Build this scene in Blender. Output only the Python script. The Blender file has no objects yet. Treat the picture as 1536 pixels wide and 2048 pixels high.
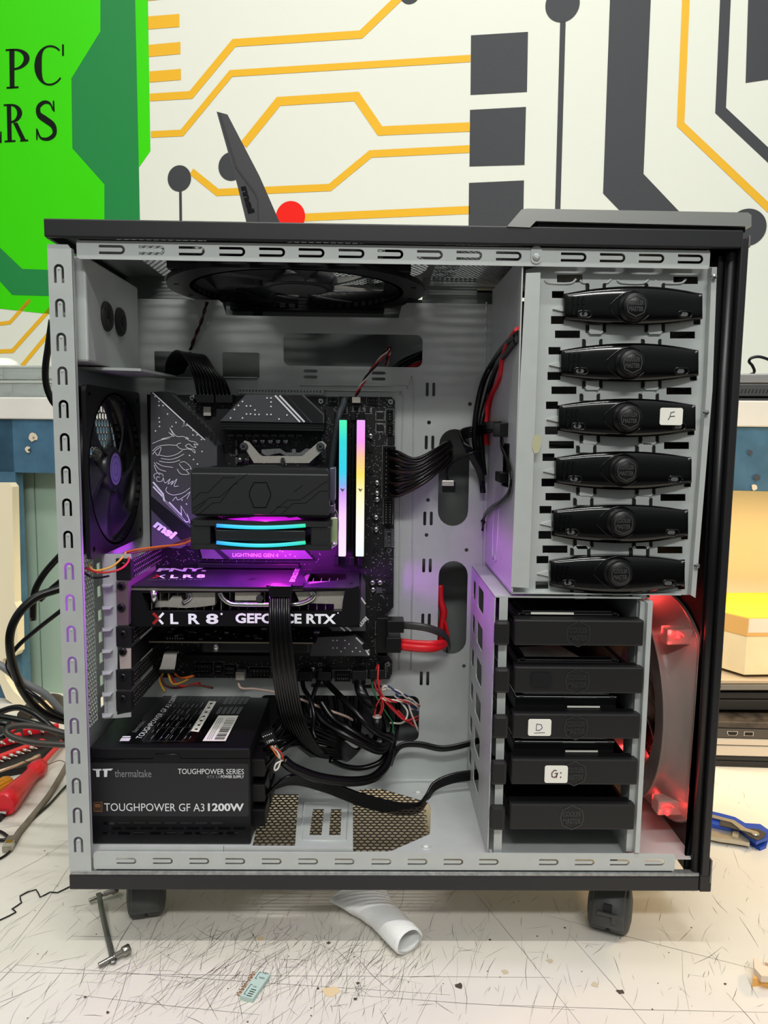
import bpy, bmesh, math, random
from mathutils import Vector as V, Matrix
from mathutils.geometry import tessellate_polygon
random.seed(7)
SC = bpy.context.scene
COL = SC.collection
PI = math.pi

# ------------------------------------------------------------------ camera
F, CX, CY = 1480.0, 768.0, 1024.0          # focal length and centre, for a 1536x2048 frame
down = V((-170, 13576, F)).normalized()    # world down, as (right, down, forward) of the camera
yv = V((-22, -(F * F + 170 * 22) / 13576, F)).normalized()
zv = -down
xv = yv.cross(zv)
CAM = V((0, -0.66, 0.45))
cd = bpy.data.cameras.new('camera')
cam = bpy.data.objects.new('camera', cd)
COL.objects.link(cam)
cd.sensor_fit = 'VERTICAL'
cd.sensor_height = 36.0
cd.lens = F / 2048 * 36.0
cd.clip_start = 0.01
right = V((xv.x, yv.x, zv.x)); dn = V((xv.y, yv.y, zv.y)); fw = V((xv.z, yv.z, zv.z))
m = Matrix.Identity(4)
for i in range(3):
    m[i][0] = right[i]; m[i][1] = -dn[i]; m[i][2] = -fw[i]; m[i][3] = CAM[i]
cam.matrix_world = m
SC.camera = cam

# ------------------------------------------------------------------ view, world, lights
SC.view_settings.view_transform = 'Standard'
SC.view_settings.look = 'None'
SC.view_settings.gamma = 1
SC.view_settings.use_curve_mapping = False
SC.view_settings.exposure = 0.05
w = bpy.data.worlds.new('room'); SC.world = w
w.use_nodes = True
wt = w.node_tree
tcw = wt.nodes.new('ShaderNodeTexCoord'); spw = wt.nodes.new('ShaderNodeSeparateXYZ'); rpw = wt.nodes.new('ShaderNodeValToRGB'); mrw = wt.nodes.new('ShaderNodeMapRange')
wt.links.new(tcw.outputs['Generated'], spw.inputs[0]); wt.links.new(spw.outputs['Z'], mrw.inputs['Value'])
mrw.inputs['From Min'].default_value = -1; mrw.inputs['From Max'].default_value = 1
wt.links.new(mrw.outputs[0], rpw.inputs['Fac']); wt.links.new(rpw.outputs['Color'], wt.nodes['Background'].inputs[0])
el = rpw.color_ramp.elements
el[0].position = 0.40; el[0].color = (0.05, 0.05, 0.05, 1)
el[1].position = 0.52; el[1].color = (0.28, 0.30, 0.29, 1)
e_ = el.new(0.70); e_.color = (0.62, 0.65, 0.63, 1)
e_ = el.new(0.9); e_.color = (1.0, 1.05, 1.0, 1)
wt.nodes['Background'].inputs[1].default_value = 0.52


def area(name, loc, target, sx, sy, power, col):
    d = bpy.data.lights.new(name, 'AREA')
    d.shape = 'RECTANGLE'; d.size = sx; d.size_y = sy; d.energy = power; d.color = col
    o = bpy.data.objects.new(name, d); COL.objects.link(o)
    o.location = loc
    o.rotation_euler = (V(target) - V(loc)).to_track_quat('-Z', 'Y').to_euler()
    return o


area('ceiling_tube_light', (0.0, -0.60, 2.3), (0.0, -0.1, 0.2), 1.2, 0.05, 21, (1.0, 0.99, 0.95))
area('ceiling_tube_light', (0.15, -1.9, 2.05), (0.0, 0.0, 0.30), 1.4, 0.12, 32, (1.0, 1.0, 0.97))
area('ceiling_tube_light', (0.05, 0.03, 2.35), (0.05, 0.10, 0), 1.2, 0.05, 9, (0.96, 1.0, 0.96))
area('ceiling_tube_light', (-1.3, -0.2, 2.2), (-0.5, 0.3, 0.1), 0.8, 0.1, 6, (1.0, 0.93, 0.80))
area('bench_lamp', (0.90, 0.18, 0.40), (0.56, 0.30, -0.04), 0.10, 0.06, 2.6, (1.0, 0.68, 0.30))
area('under_ledge_lamp', (0.62, 0.46, 0.450), (0.58, 0.30, 0.0), 0.5, 0.02, 1.6, (1.0, 0.75, 0.42))
area('under_ledge_lamp', (-0.02, 0.585, 0.450), (-0.06, 0.25, -0.05), 0.6, 0.02, 4.2, (1.0, 0.80, 0.50))


# ------------------------------------------------------------------ pixel readers (a ray of the photo meets a plane of the place)
def ray(px, py):
    d = V(((px - CX) / F, (py - CY) / F, 1))
    return V((d.dot(xv), d.dot(yv), d.dot(zv)))


def at(px, py, Y):
    r = ray(px, py); return CAM + r * ((Y - CAM.y) / r.y)


TABZ = -0.046                               # height of the bench top


def atz(px, py, Z=-0.046):
    r = ray(px, py); return CAM + r * ((Z - CAM.z) / r.z)


def atx(px, py, X):
    r = ray(px, py); return CAM + r * ((X - CAM.x) / r.x)


WK = 0.20                                   # the wall and the hutch are turned towards the right


def wl(px, py, Y0):
    r = ray(px, py); n = V((WK, 1, 0))
    return CAM + r * ((Y0 - n.dot(CAM)) / n.dot(r))


WN = V((WK, 1, 0)).normalized()


def rect(px0, py0, px1, py1, Y):
    a = at(px0, py0, Y); b = at(px1, py0, Y); c = at(px0, py1, Y); d = at(px1, py1, Y)
    return ((a.x + c.x) / 2, (b.x + d.x) / 2, (c.z + d.z) / 2, (a.z + b.z) / 2)


# ------------------------------------------------------------------ materials
def lin(c):
    c = c / 255
    return c / 12.92 if c <= 0.04045 else ((c + 0.055) / 1.055) ** 2.4


MATS = {}


def mat(name, rgb, rough=0.5, metal=0.0, spec=0.5, emit=None, estr=0, alpha=1, trans=0, bump=0, bscale=200, mott=0, mscale=30, ior=1.45, coat=0):
    if name in MATS: return MATS[name]
    mt = bpy.data.materials.new(name); mt.use_nodes = True
    nt = mt.node_tree; p = nt.nodes['Principled BSDF']
    c = (lin(rgb[0]), lin(rgb[1]), lin(rgb[2]), 1)
    p.inputs['Base Color'].default_value = c
    p.inputs['Roughness'].default_value = rough
    p.inputs['Metallic'].default_value = metal
    p.inputs['Specular IOR Level'].default_value = spec
    p.inputs['IOR'].default_value = ior
    p.inputs['Transmission Weight'].default_value = trans
    p.inputs['Alpha'].default_value = alpha
    p.inputs['Coat Weight'].default_value = coat
    if emit:
        p.inputs['Emission Color'].default_value = (lin(emit[0]), lin(emit[1]), lin(emit[2]), 1)
        p.inputs['Emission Strength'].default_value = estr
    if bump or mott:
        tc = nt.nodes.new('ShaderNodeTexCoord')
    if bump:
        n = nt.nodes.new('ShaderNodeTexNoise'); n.inputs['Scale'].default_value = bscale
        n.inputs['Detail'].default_value = 3
        b = nt.nodes.new('ShaderNodeBump'); b.inputs['Strength'].default_value = bump
        b.inputs['Distance'].default_value = 0.001
        nt.links.new(tc.outputs['Object'], n.inputs['Vector'])
        nt.links.new(n.outputs['Fac'], b.inputs['Height'])
        nt.links.new(b.outputs['Normal'], p.inputs['Normal'])
    if mott:
        n = nt.nodes.new('ShaderNodeTexNoise'); n.inputs['Scale'].default_value = mscale
        n.inputs['Detail'].default_value = 6
        r = nt.nodes.new('ShaderNodeValToRGB')
        r.color_ramp.elements[0].position = 0.35; r.color_ramp.elements[1].position = 0.7
        r.color_ramp.elements[0].color = tuple(x * (1 - mott) for x in c[:3]) + (1,)
        r.color_ramp.elements[1].color = c
        nt.links.new(tc.outputs['Object'], n.inputs['Vector'])
        nt.links.new(n.outputs['Fac'], r.inputs['Fac'])
        nt.links.new(r.outputs['Color'], p.inputs['Base Color'])
    MATS[name] = mt
    return mt


def ramp_emit(name, axis, lo, hi, stops, strength):
    """a lit strip whose colour changes along it"""
    mt = bpy.data.materials.new(name); mt.use_nodes = True
    nt = mt.node_tree; p = nt.nodes['Principled BSDF']; p.inputs['Specular IOR Level'].default_value = 0.2
    tc = nt.nodes.new('ShaderNodeTexCoord'); sp = nt.nodes.new('ShaderNodeSeparateXYZ')
    mr = nt.nodes.new('ShaderNodeMapRange'); r = nt.nodes.new('ShaderNodeValToRGB')
    nt.links.new(tc.outputs['Object'], sp.inputs[0])
    nt.links.new(sp.outputs[axis], mr.inputs['Value'])
    mr.inputs['From Min'].default_value = lo; mr.inputs['From Max'].default_value = hi
    nt.links.new(mr.outputs[0], r.inputs['Fac'])
    e = r.color_ramp.elements
    while len(e) < len(stops): e.new(0.5)
    for el, (pos, rgb) in zip(e, stops):
        el.position = pos; el.color = (lin(rgb[0]), lin(rgb[1]), lin(rgb[2]), 1)
    nt.links.new(r.outputs['Color'], p.inputs['Emission Color'])
    p.inputs['Emission Strength'].default_value = strength
    p.inputs['Base Color'].default_value = (0.06, 0.06, 0.06, 1)
    p.inputs['Roughness'].default_value = 0.4
    return mt


STEEL = mat('galvanised_steel', (186, 190, 188), 0.40, 0.15, bump=0.03, bscale=900, mott=0.06, mscale=60)
STEELD = mat('grey_painted_steel', (132, 136, 135), 0.5, 0.1)
SILVER = mat('silver_trim', (176, 176, 172), 0.3, 0.8)
CHROME = mat('bright_metal', (205, 205, 205), 0.18, 1.0)
NICKEL = mat('dull_nickel', (205, 200, 190), 0.35, 0.45, mott=0.1, mscale=300)
BLACKP = mat('black_painted_steel', (30, 30, 32), 0.42, 0.0, bump=0.02, bscale=1500)
BLACKM = mat('black_matte_plastic', (16, 16, 18), 0.55, spec=0.35)
BLACKS = mat('black_satin_plastic', (11, 11, 13), 0.38, spec=0.4)
BLACKG = mat('black_gloss_plastic', (6, 6, 7), 0.13)
PCBM = mat('black_circuit_board', (17, 17, 19), 0.5, mott=0.35, mscale=500)
SHROUD = mat('dark_grey_heatsink', (80, 80, 84), 0.42, 0.2)
SHROUDD = mat('black_heatsink', (26, 26, 29), 0.4, 0.2)
WHITEP = mat('white_print', (225, 226, 228), 0.5)
GREYP = mat('grey_print', (135, 136, 138), 0.5)
DIMP = mat('dim_print', (90, 92, 94), 0.5)
CABLE = mat('black_cable', (4, 4, 5), 0.27, spec=0.4)
CABLEG = mat('dark_grey_cable', (48, 47, 46), 0.4)
REDC = mat('red_cable', (205, 22, 32), 0.38)
PAPER = mat('white_sticker', (232, 230, 220), 0.6)


# ------------------------------------------------------------------ mesh builder
class MB:
    def __init__(s):
        s.bm = bmesh.new(); s.mi = 0; s.mats = []

    def use(s, m):
        if m not in s.mats: s.mats.append(m)
        s.mi = s.mats.index(m); return s

    def _f(s, vs, smooth=False):
        try:
            f = s.bm.faces.new(vs)
        except ValueError:
            return None
        f.smooth = smooth; f.material_index = s.mi; return f

    def v(s, p): return s.bm.verts.new(p)

    def box(s, x0, x1, y0, y1, z0, z1, b=0, seg=2):
        return s.obox(V((x0, y0, z0)), V((x1 - x0, 0, 0)), V((0, y1 - y0, 0)), V((0, 0, z1 - z0)), b, seg)

    def obox(s, o, a, c, d, b=0, seg=2):
        o, a, c, d = V(o), V(a), V(c), V(d)
        if a.cross(c).dot(d) < 0: o = o + a; a = -a
        P = [s.v(o + a * i + c * j + d * k) for k in (0, 1) for j in (0, 1) for i in (0, 1)]
        fs = [s._f([P[i] for i in q]) for q in ((0, 2, 3, 1), (4, 5, 7, 6), (0, 1, 5, 4), (2, 6, 7, 3), (0, 4, 6, 2), (1, 3, 7, 5))]
        if b:
            ed = set(e for f in fs for e in f.edges)
            r = bmesh.ops.bevel(s.bm, geom=list(ed), offset=b, segments=seg, profile=0.5, affect='EDGES', clamp_overlap=True)
            for f in r['faces']: f.material_index = s.mi
        return s

    def plate(s, outer, holes, o, u, v, t):
        """flat plate with holes: 2D outlines on (o,u,v), thickness vector t"""
        o, u, v, t = V(o), V(u), V(v), V(t)
        loops = [list(outer)] + [list(h) for h in holes]
        flat = [V((a, b, 0)) for l in loops for a, b in l]
        tris = tessellate_polygon([[V((a, b, 0)) for a, b in l] for l in loops])
        A = [s.v(o + u * p.x + v * p.y) for p in flat]
        B = [s.v(o + u * p.x + v * p.y + t) for p in flat]
        for q in tris:
            s._f([A[i] for i in q]); s._f([B[i] for i in reversed(q)])
        k = 0
        for l in loops:
            n = len(l)
            for i in range(n):
                a, b = k + i, k + (i + 1) % n
                s._f([A[a], A[b], B[b], B[a]])
            k += n
        return s

    def prism(s, pts, t, holes=()):
        """polygon of 3D points (flat) pushed along t"""
        pts = [V(p) for p in pts]; t = V(t)
        o = pts[0]
        n = t.normalized()
        u = (pts[1] - o); u = (u - n * u.dot(n)).normalized(); v = n.cross(u)
        f2 = lambda p: ((V(p) - o).dot(u), (V(p) - o).dot(v))
        return s.plate([f2(p) for p in pts], [[f2(p) for p in h] for h in holes], o, u, v, t)

    def pxp(s, pp, Y, t, holes=()):
        """outline read in the photo at depth Y, pushed back by t"""
        return s.prism([at(a, b, Y) for a, b in pp], V((0, t, 0)), [[at(a, b, Y) for a, b in h] for h in holes])

    def face(s, pts, smooth=False):
        s._f([s.v(V(p)) for p in pts], smooth); return s

    def tube(s, pts, r, seg=8, sub=5, closed=False, flat=None, up=None):
        pts = [V(p) for p in pts]
        if sub > 1 and len(pts) > 2: pts = spline(pts, sub, closed)
        n = len(pts)
        rings = []
        T = []
        for i in range(n):
            a = pts[(i - 1) % n] if (closed or i > 0) else pts[i]
            b = pts[(i + 1) % n] if (closed or i < n - 1) else pts[i]
            d = b - a
            T.append(d.normalized() if d.length > 1e-9 else V((0, 0, 1)))
        nrm = V(up) if up is not None else V((0.13, 0.31, 0.94))
        for i in range(n):
            base = V(up) if up is not None else nrm
            nn = base - T[i] * base.dot(T[i])
            if nn.length < 1e-4: nn = T[i].orthogonal()
            nrm = nn.normalized(); bi = T[i].cross(nrm)
            rr = r[min(len(r) - 1, int(i * (len(r) - 1) / max(1, n - 1) + 0.5))] if isinstance(r, (list, tuple)) else r
            ra, rb = (rr, rr) if not flat else (flat[0], flat[1])
            rings.append([s.v(pts[i] + nrm * (math.cos(2 * PI * k / seg) * ra) + bi * (math.sin(2 * PI * k / seg) * rb)) for k in range(seg)])
        m = n if closed else n - 1
        for i in range(m):
            A, B = rings[i], rings[(i + 1) % n]
            for k in range(seg):
                s._f([A[k], A[(k + 1) % seg], B[(k + 1) % seg], B[k]], True)
        if not closed:
            s._f(list(reversed(rings[0]))); s._f(rings[-1])
        return s

    def cyl(s, p0, p1, r0, r1=None, seg=24):
        return s.lathe([(0, 0), (r0, 0), (r0 if r1 is None else r1, 1), (0, 1)], p0, V(p1) - V(p0), seg, unit=True)

    def lathe(s, prof, o, axis, seg=32, unit=False, smooth=True, closed=False):
        o, ax = V(o), V(axis)
        L = ax.length if unit else 1
        n = ax.normalized(); u = n.orthogonal().normalized(); v = n.cross(u)
        rings = []
        for r, h in prof:
            c = o + n * (h * L)
            if r < 1e-7: rings.append([s.v(c)] * seg)
            else: rings.append([s.v(c + u * (r * math.cos(2 * PI * k / seg)) + v * (r * math.sin(2 * PI * k / seg))) for k in range(seg)])
        pr = list(range(len(rings) - 1)) + ([len(rings) - 1] if closed else [])
        for i in pr:
            A, B = rings[i], rings[(i + 1) % len(rings)]
            for k in range(seg):
                q = [A[k], A[(k + 1) % seg], B[(k + 1) % seg], B[k]]
                q = [x for j, x in enumerate(q) if x not in q[:j]]
                if len(q) >= 3: s._f(q, smooth and abs(prof[i][0] - prof[(i + 1) % len(prof)][0]) < 1e-6 or (smooth and len(prof) > 5))
        return s

    def text(s, body, o, u, v, lift=(0, 0, 0), bold=0.0, depth=0.0):
        """lettering fitted into the parallelogram o, o+u, o+v"""
        c = bpy.data.curves.new('t', 'FONT'); c.body = body; c.size = 1; c.resolution_u = 3; c.offset = bold
        ob = bpy.data.objects.new('t', c)
        me = bpy.data.meshes.new_from_object(ob)
        if len(me.vertices):
            xs = [q.co.x for q in me.vertices]; ys = [q.co.y for q in me.vertices]
            x0, x1, y0, y1 = min(xs), max(xs), min(ys), max(ys)
            o, u, v, lift = V(o), V(u), V(v), V(lift)
            vs = [s.v(o + u * ((q.co.x - x0) / (x1 - x0)) + v * ((q.co.y - y0) / (y1 - y0)) + lift) for q in me.vertices]
            for pl in me.polygons: s._f([vs[i] for i in pl.vertices])
        bpy.data.objects.remove(ob); bpy.data.curves.remove(c); bpy.data.meshes.remove(me)
        return s

    def pxtext(s, body, x0, y0, x1, y1, Y, bold=0.0, lift=0.0004):
        """lettering between (x0,y0) lower left and (x1,y1) upper right, read at depth Y"""
        a = at(x0, y0, Y); b = at(x1, y0 , Y); c = at(x0, y1, Y)
        a.z = b.z = (a.z + b.z) / 2
        c.x = a.x
        return s.text(body, a, V((b.x - a.x, 0, 0)), V((0, 0, c.z - a.z)), (0, -lift, 0), bold)

    def stroke(s, pts, wd, n, closed=False, lift=0.0):
        """a flat painted line of width wd on the surface with normal n, mitred"""
        pts = [V(p) for p in pts]; n = V(n).normalized()
        L, R = [], []
        k = len(pts)
        for i, p in enumerate(pts):
            a = pts[i - 1] if (i > 0 or closed) else None
            b = pts[(i + 1) % k] if (i < k - 1 or closed) else None
            ds = []
            if a is not None: ds.append((p - a).normalized())
            if b is not None: ds.append((b - p).normalized())
            sd = [n.cross(d).normalized() for d in ds]
            if len(sd) == 2:
                q = sd[0] + sd[1]
                q = q / max(0.35, q.dot(sd[0])) if q.length > 1e-5 else sd[0]
            else: q = sd[0]
            w2 = (wd[i] if isinstance(wd, (list, tuple)) else wd) / 2
            L.append(s.v(p + q * w2 + n * lift)); R.append(s.v(p - q * w2 + n * lift))
        for i in range(k if closed else k - 1):
            j = (i + 1) % k
            s._f([L[i], R[i], R[j], L[j]])
        return s

    def disc(s, c, r, n, seg=28, u=None):
        c = V(c); n = V(n).normalized(); u = n.orthogonal().normalized() if u is None else V(u).normalized(); v = n.cross(u)
        s._f([s.v(c + u * (r * math.cos(2 * PI * k / seg)) + v * (r * math.sin(2 * PI * k / seg))) for k in range(seg)]); return s

    def hexes(s, o, u, v, t, na, nb, pitch, wall, inside):
        """perforated sheet: hexagonal holes on a grid of (u,v); inside(a,b) keeps a cell"""
        o, u, v, t = V(o), V(u), V(v), V(t)
        R = pitch / math.sqrt(3); ri = R - wall / math.sqrt(3)
        cs = [(math.cos(PI / 6 + k * PI / 3), math.sin(PI / 6 + k * PI / 3)) for k in range(6)]
        for j in range(nb):
            for i in range(na):
                a = (i + 0.5 * (j % 2)) * pitch; b = j * R * 1.5
                if not inside(a, b): continue
                O = [s.v(o + u * (a + R * c) + v * (b + R * d)) for c, d in cs]
                I = [s.v(o + u * (a + ri * c) + v * (b + ri * d)) for c, d in cs]
                K = [s.v(o + u * (a + ri * c) + v * (b + ri * d) + t) for c, d in cs]
                for k in range(6):
                    l = (k + 1) % 6
                    s._f([O[k], O[l], I[l], I[k]]); s._f([I[k], I[l], K[l], K[k]])
        return s

    def build(s, name, mt=None, parent=None, label=None):
        s.bm.normal_update()
        me = bpy.data.meshes.new(name)
        s.bm.to_mesh(me); s.bm.free()
        o = bpy.data.objects.new(name, me); COL.objects.link(o)
        ms = s.mats if s.mats else [mt]
        for q in ms: me.materials.append(q)
        if parent is not None:
            o.parent = parent
            o.matrix_parent_inverse = Matrix.Translation(-BASE.get(parent.name, V((0, 0, 0))))
        if label: o['label'] = label
        return o


BASE = {}


def spline(p, sub, closed=False):
    out = []
    n = len(p)
    rng = n if closed else n - 1
    for i in range(rng):
        a = p[(i - 1) % n] if (closed or i > 0) else p[0] * 2 - p[1]
        b = p[i]; c = p[(i + 1) % n]
        d = p[(i + 2) % n] if (closed or i < n - 2) else p[-1] * 2 - p[-2]
        for k in range(sub):
            t = k / sub
            out.append(0.5 * ((2 * b) + (c - a) * t + (2 * a - 5 * b + 4 * c - d) * t * t + (3 * b - a - 3 * c + d) * t ** 3))
    if not closed: out.append(p[-1])
    return out


def thing(name, label, cat, loc=(0, 0, 0), group=None):
    o = bpy.data.objects.new(name, None); COL.objects.link(o)
    o.empty_display_size = 0.02
    o.location = loc
    BASE[o.name] = V(loc)
    return tag(o, label, cat, group)


def tag(o, label, cat, group=None, kind=None):
    if label: o['label'] = label
    if cat: o['category'] = cat
    if group: o['group'] = group
    if kind: o['kind'] = kind
    return o


def circ(cx, cy, r, n=24, r2=None):
    r2 = r if r2 is None else r2
    return [(cx + r * math.cos(2 * PI * k / n), cy + r2 * math.sin(2 * PI * k / n)) for k in range(n)]


def rrect(x0, y0, x1, y1, r, n=5):
    out = []
    if x0 > x1: x0, x1 = x1, x0
    if y0 > y1: y0, y1 = y1, y0
    r = min(r, (x1 - x0) / 2, (y1 - y0) / 2)
    for cx, cy, a in ((x1 - r, y1 - r, 0), (x0 + r, y1 - r, 90), (x0 + r, y0 + r, 180), (x1 - r, y0 + r, 270)):
        for k in range(n + 1):
            t = math.radians(a + 90 * k / n)
            out.append((cx + r * math.cos(t), cy + r * math.sin(t)))
    return out


def uslot(tip, arm, wid, st, d):
    """outline of a U-shaped slot: tip = middle of the arch, arms run back along -d"""
    dx, dy = d; nx, ny = -dy, dx
    ro, ri = wid / 2, wid / 2 - st
    cx, cy = tip[0] - dx * ro, tip[1] - dy * ro
    P = lambda a, b: (cx + dx * a + nx * b, cy + dy * a + ny * b)
    out = [P(-arm, -ro)]
    out += [P(ro * math.sin(t), -ro * math.cos(t)) for t in [PI * k / 8 for k in range(9)]]
    out += [P(-arm, ro), P(-arm, ri)]
    out += [P(ri * math.sin(t), -ri * math.cos(t)) for t in [PI - PI * k / 8 for k in range(9)]]
    out += [P(-arm, -ri)]
    return out


def inpoly(a, b, P):
    c = False; n = len(P)
    for i in range(n):
        x0, y0 = P[i]; x1, y1 = P[(i + 1) % n]
        if (y0 > b) != (y1 > b) and a < (x1 - x0) * (b - y0) / (y1 - y0) + x0: c = not c
    return c


def screw(mb, c, n, r, h, dark=None, head=CHROME):
    """screw head with a cross recess"""
    c = V(c); n = V(n).normalized()
    mb.use(head).lathe([(0, 0), (r, 0), (r, h * 0.6), (r * 0.75, h), (0, h)], c, n, 16)
    u = n.orthogonal().normalized(); v = n.cross(u)
    mb.use(dark or BLACKM)
    for a, b in ((u, v), (v, u)):
        q = c + n * (h * 1.03)
        mb.face([q - a * r * 0.55 - b * r * 0.12, q + a * r * 0.55 - b * r * 0.12, q + a * r * 0.55 + b * r * 0.12, q - a * r * 0.55 + b * r * 0.12])


def emblem(mb, c, u, v, n, s, st=0.09):
    """raised six-sided badge reading COOLER MASTER, two lines"""
    c, u, v, n = V(c), V(u), V(v), V(n)
    hx = [(-0.78, 0.62), (0, 1.0), (0.78, 0.62), (0.92, 0), (0.78, -0.62), (0, -1.0), (-0.78, -0.62), (-0.92, 0)]
    mb.stroke([c + u * (a * s) + v * (b * s) for a, b in hx], st * s, n, closed=True, lift=0.0003)
    mb.text('COOLER', c + u * (-0.72 * s) + v * (0.08 * s), u * (1.44 * s), v * (0.46 * s), n * 0.0003, 0.035)
    mb.text('MASTER', c + u * (-0.72 * s) + v * (-0.52 * s), u * (1.44 * s), v * (0.46 * s), n * 0.0003, 0.035)

# ================================================================== THE SETTING
WY, HY = 0.88, 0.53                          # wall and hutch front, distance at X = 0
wu = V((1, -WK, 0)).normalized()             # along the wall
X3, Y3, Z3 = V((1, 0, 0)), V((0, 1, 0)), V((0, 0, 1))
WHITEW = mat('white_wall_paint', (224, 225, 213), 0.55, spec=0.15, bump=0.12, bscale=160)
GREENL = mat('bright_green_paint', (62, 212, 12), 0.45, spec=0.15, bump=0.15, bscale=160)
GREEND = mat('dark_green_paint', (40, 132, 70), 0.45, spec=0.15, bump=0.15, bscale=160)
YELP = mat('ochre_yellow_paint', (233, 178, 46), 0.45, spec=0.15, bump=0.12, bscale=160)
CHARP = mat('charcoal_paint', (66, 67, 70), 0.5, spec=0.15, bump=0.2, bscale=160)
REDP = mat('red_paint', (238, 36, 26), 0.5, spec=0.15)
INKP = mat('black_letter_paint', (14, 22, 14), 0.5, spec=0.15)

mb = MB(); mb.use(WHITEW)
c0 = V((0, WY, 0))
mb.obox(c0 - wu * 1.6 + V((0, 0, -0.8)), wu * 3.2, WN * 0.08, V((0, 0, 2.9)))
wp = lambda a, b, k=0.0: wl(a, b, WY) - WN * (0.0006 + k)
NW = -WN


def paint(pp, m, k=0.0):
    mb.use(m).face([wp(a, b, k) for a, b in pp])


def pline(pp, wd, m, k=0.0):
    d = (wp(769, 300) - wp(768, 300)).length
    mb.use(m).stroke([wp(a, b, k) for a, b in pp], wd * d, NW)


paint([(-160, -120), (201, -120), (201, 63), (143, 157), (145, 297), (209, 369), (209, 640), (-160, 600)], GREENL)
paint([(201, -120), (268, -120), (278, 335), (280, 440), (284, 700), (209, 700), (209, 369), (145, 297), (143, 157), (201, 63)], GREEND)
paint([(-160, 420), (0, 495), (45, 538), (97, 540), (209, 545), (209, 600), (97, 592), (25, 590), (0, 562), (-160, 480)], GREEND, 0.0004)
paint([(268, -120), (294, -120), (301, 302), (278, 335)], GREENL)
for q in ([(294, -30), (336, -33), (336, -2), (294, 2)], [(296, 33), (359, 28), (359, 54), (296, 59)], [(297, 90), (361, 84), (361, 108), (298, 114)], [(299, 143), (362, 138), (362, 160), (299, 165)]):
    paint(q, YELP)
for pp, wd in (([(300, 195), (382, 190), (468, 86), (722, 69), (800, -6), (860, -60)], 15),
               ([(302, 269), (364, 266), (462, 147), (941, 117)], 13),
               ([(487, 290), (557, 203), (713, 193), (760, 262), (940, 254)], 17),
               ([(383, 343), (435, 385), (660, 375), (741, 308), (940, 298)], 14),
               ([(608, 435), (940, 420)], 15),
               ([(1373, -30), (1361, 249), (1536, 415), (1640, 515)], 13),
               ([(-60, 705), (25, 702), (97, 622), (150, 560)], 9), ([(44, 732), (100, 664), (160, 600)], 9),
               ([(-60, 655), (20, 645), (60, 600)], 8)):
    pline(pp, wd, YELP)
pline([(361, 380), (362, 470)], 6, CHARP)
pline([(1126, 35), (1114, 470)], 10, CHARP)
pline([(1452, -30), (1441, 221), (1640, 408)], 18, CHARP)
for q in ([(942, 71), (1056, 64), (1054, 184), (941, 190)], [(940, 220), (1052, 214), (1049, 330), (939, 333)], [(938, 366), (1048, 361), (1046, 470), (937, 470)],
          [(1222, -60), (1304, -60), (1287, 348), (1360, 425), (1440, 500), (1310, 500), (1238, 420), (1206, 387)], [(1498, -60), (1600, -60), (1600, 150), (1491, 166)]):
    paint(q, CHARP)
dd = (wp(769, 300) - wp(768, 300)).length
for a, b, r, q in ((359, 357, 26, CHARP), (463, 333, 28, CHARP), (581, 434, 31, REDP), (1125, 9, 31, CHARP), (820, -14, 20, CHARP), (1494, 455, 33, CHARP)):
    mb.use(q).disc(wp(a, b, 0.0003), r * dd, NW, 40)


def glyph(polys, quad):
    """letters drawn in a unit box, set into a four-cornered place on the wall"""
    (ax, ay), (bx, by), (cx, cy), (ex, ey) = quad     # lower left, lower right, upper right, upper left
    for P in polys:
        mb.use(INKP).face([wp((ax * (1 - s) + bx * s) * (1 - t) + (ex * (1 - s) + cx * s) * t, (ay * (1 - s) + by * s) * (1 - t) + (ey * (1 - s) + cy * s) * t, 0.0008) for s, t in P])


def band(fn, n):
    out = []
    for i in range(n):
        a, b = fn(i / n), fn((i + 1) / n)
        out.append([a[0], b[0], b[1], a[1]])
    return out


stem = [[(0.14, 0), (0.34, 0), (0.34, 1), (0.14, 1)], [(0, 0), (0.52, 0), (0.52, 0.045), (0, 0.045)], [(0, 0.955), (0.3, 0.955), (0.3, 1), (0, 1)]]


def bowl(h, yc, rx):
    def fn(s):
        t = PI / 2 - s * PI
        return ((0.32 + rx * math.cos(t), yc + h * math.sin(t)), (0.32 + (rx - 0.23) * math.cos(t), yc + (h - 0.05) * math.sin(t)))
    return band(fn, 14)


def cfn(s):
    t = math.radians(48 + s * 270)
    th = 0.05 + 0.19 * max(0, math.cos(t + PI)) ** 1.2
    return ((0.5 + 0.5 * math.cos(t), 0.5 + 0.5 * math.sin(t)), (0.5 + (0.5 - th) * math.cos(t), 0.5 + (0.455) * math.sin(t)))


def sfn(s):
    P = [(0.86, 0.76), (0.72, 0.93), (0.45, 0.97), (0.18, 0.86), (0.2, 0.66), (0.5, 0.52), (0.83, 0.36), (0.86, 0.15), (0.58, 0.03), (0.25, 0.06), (0.1, 0.26)]
    q = spline([V((a, b, 0)) for a, b in P], 4)
    i = min(len(q) - 2, int(s * (len(q) - 1) + 1e-6)) if s < 1 else len(q) - 2
    p = q[i] if s < 1 else q[-1]
    d = (q[i + 1] - q[i]).normalized(); nn = V((-d.y, d.x, 0))
    th = 0.035 + 0.09 * math.sin(PI * s) ** 2
    return ((p.x + nn.x * th, p.y + nn.y * th * 0.7), (p.x - nn.x * th, p.y - nn.y * th * 0.7))


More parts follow.
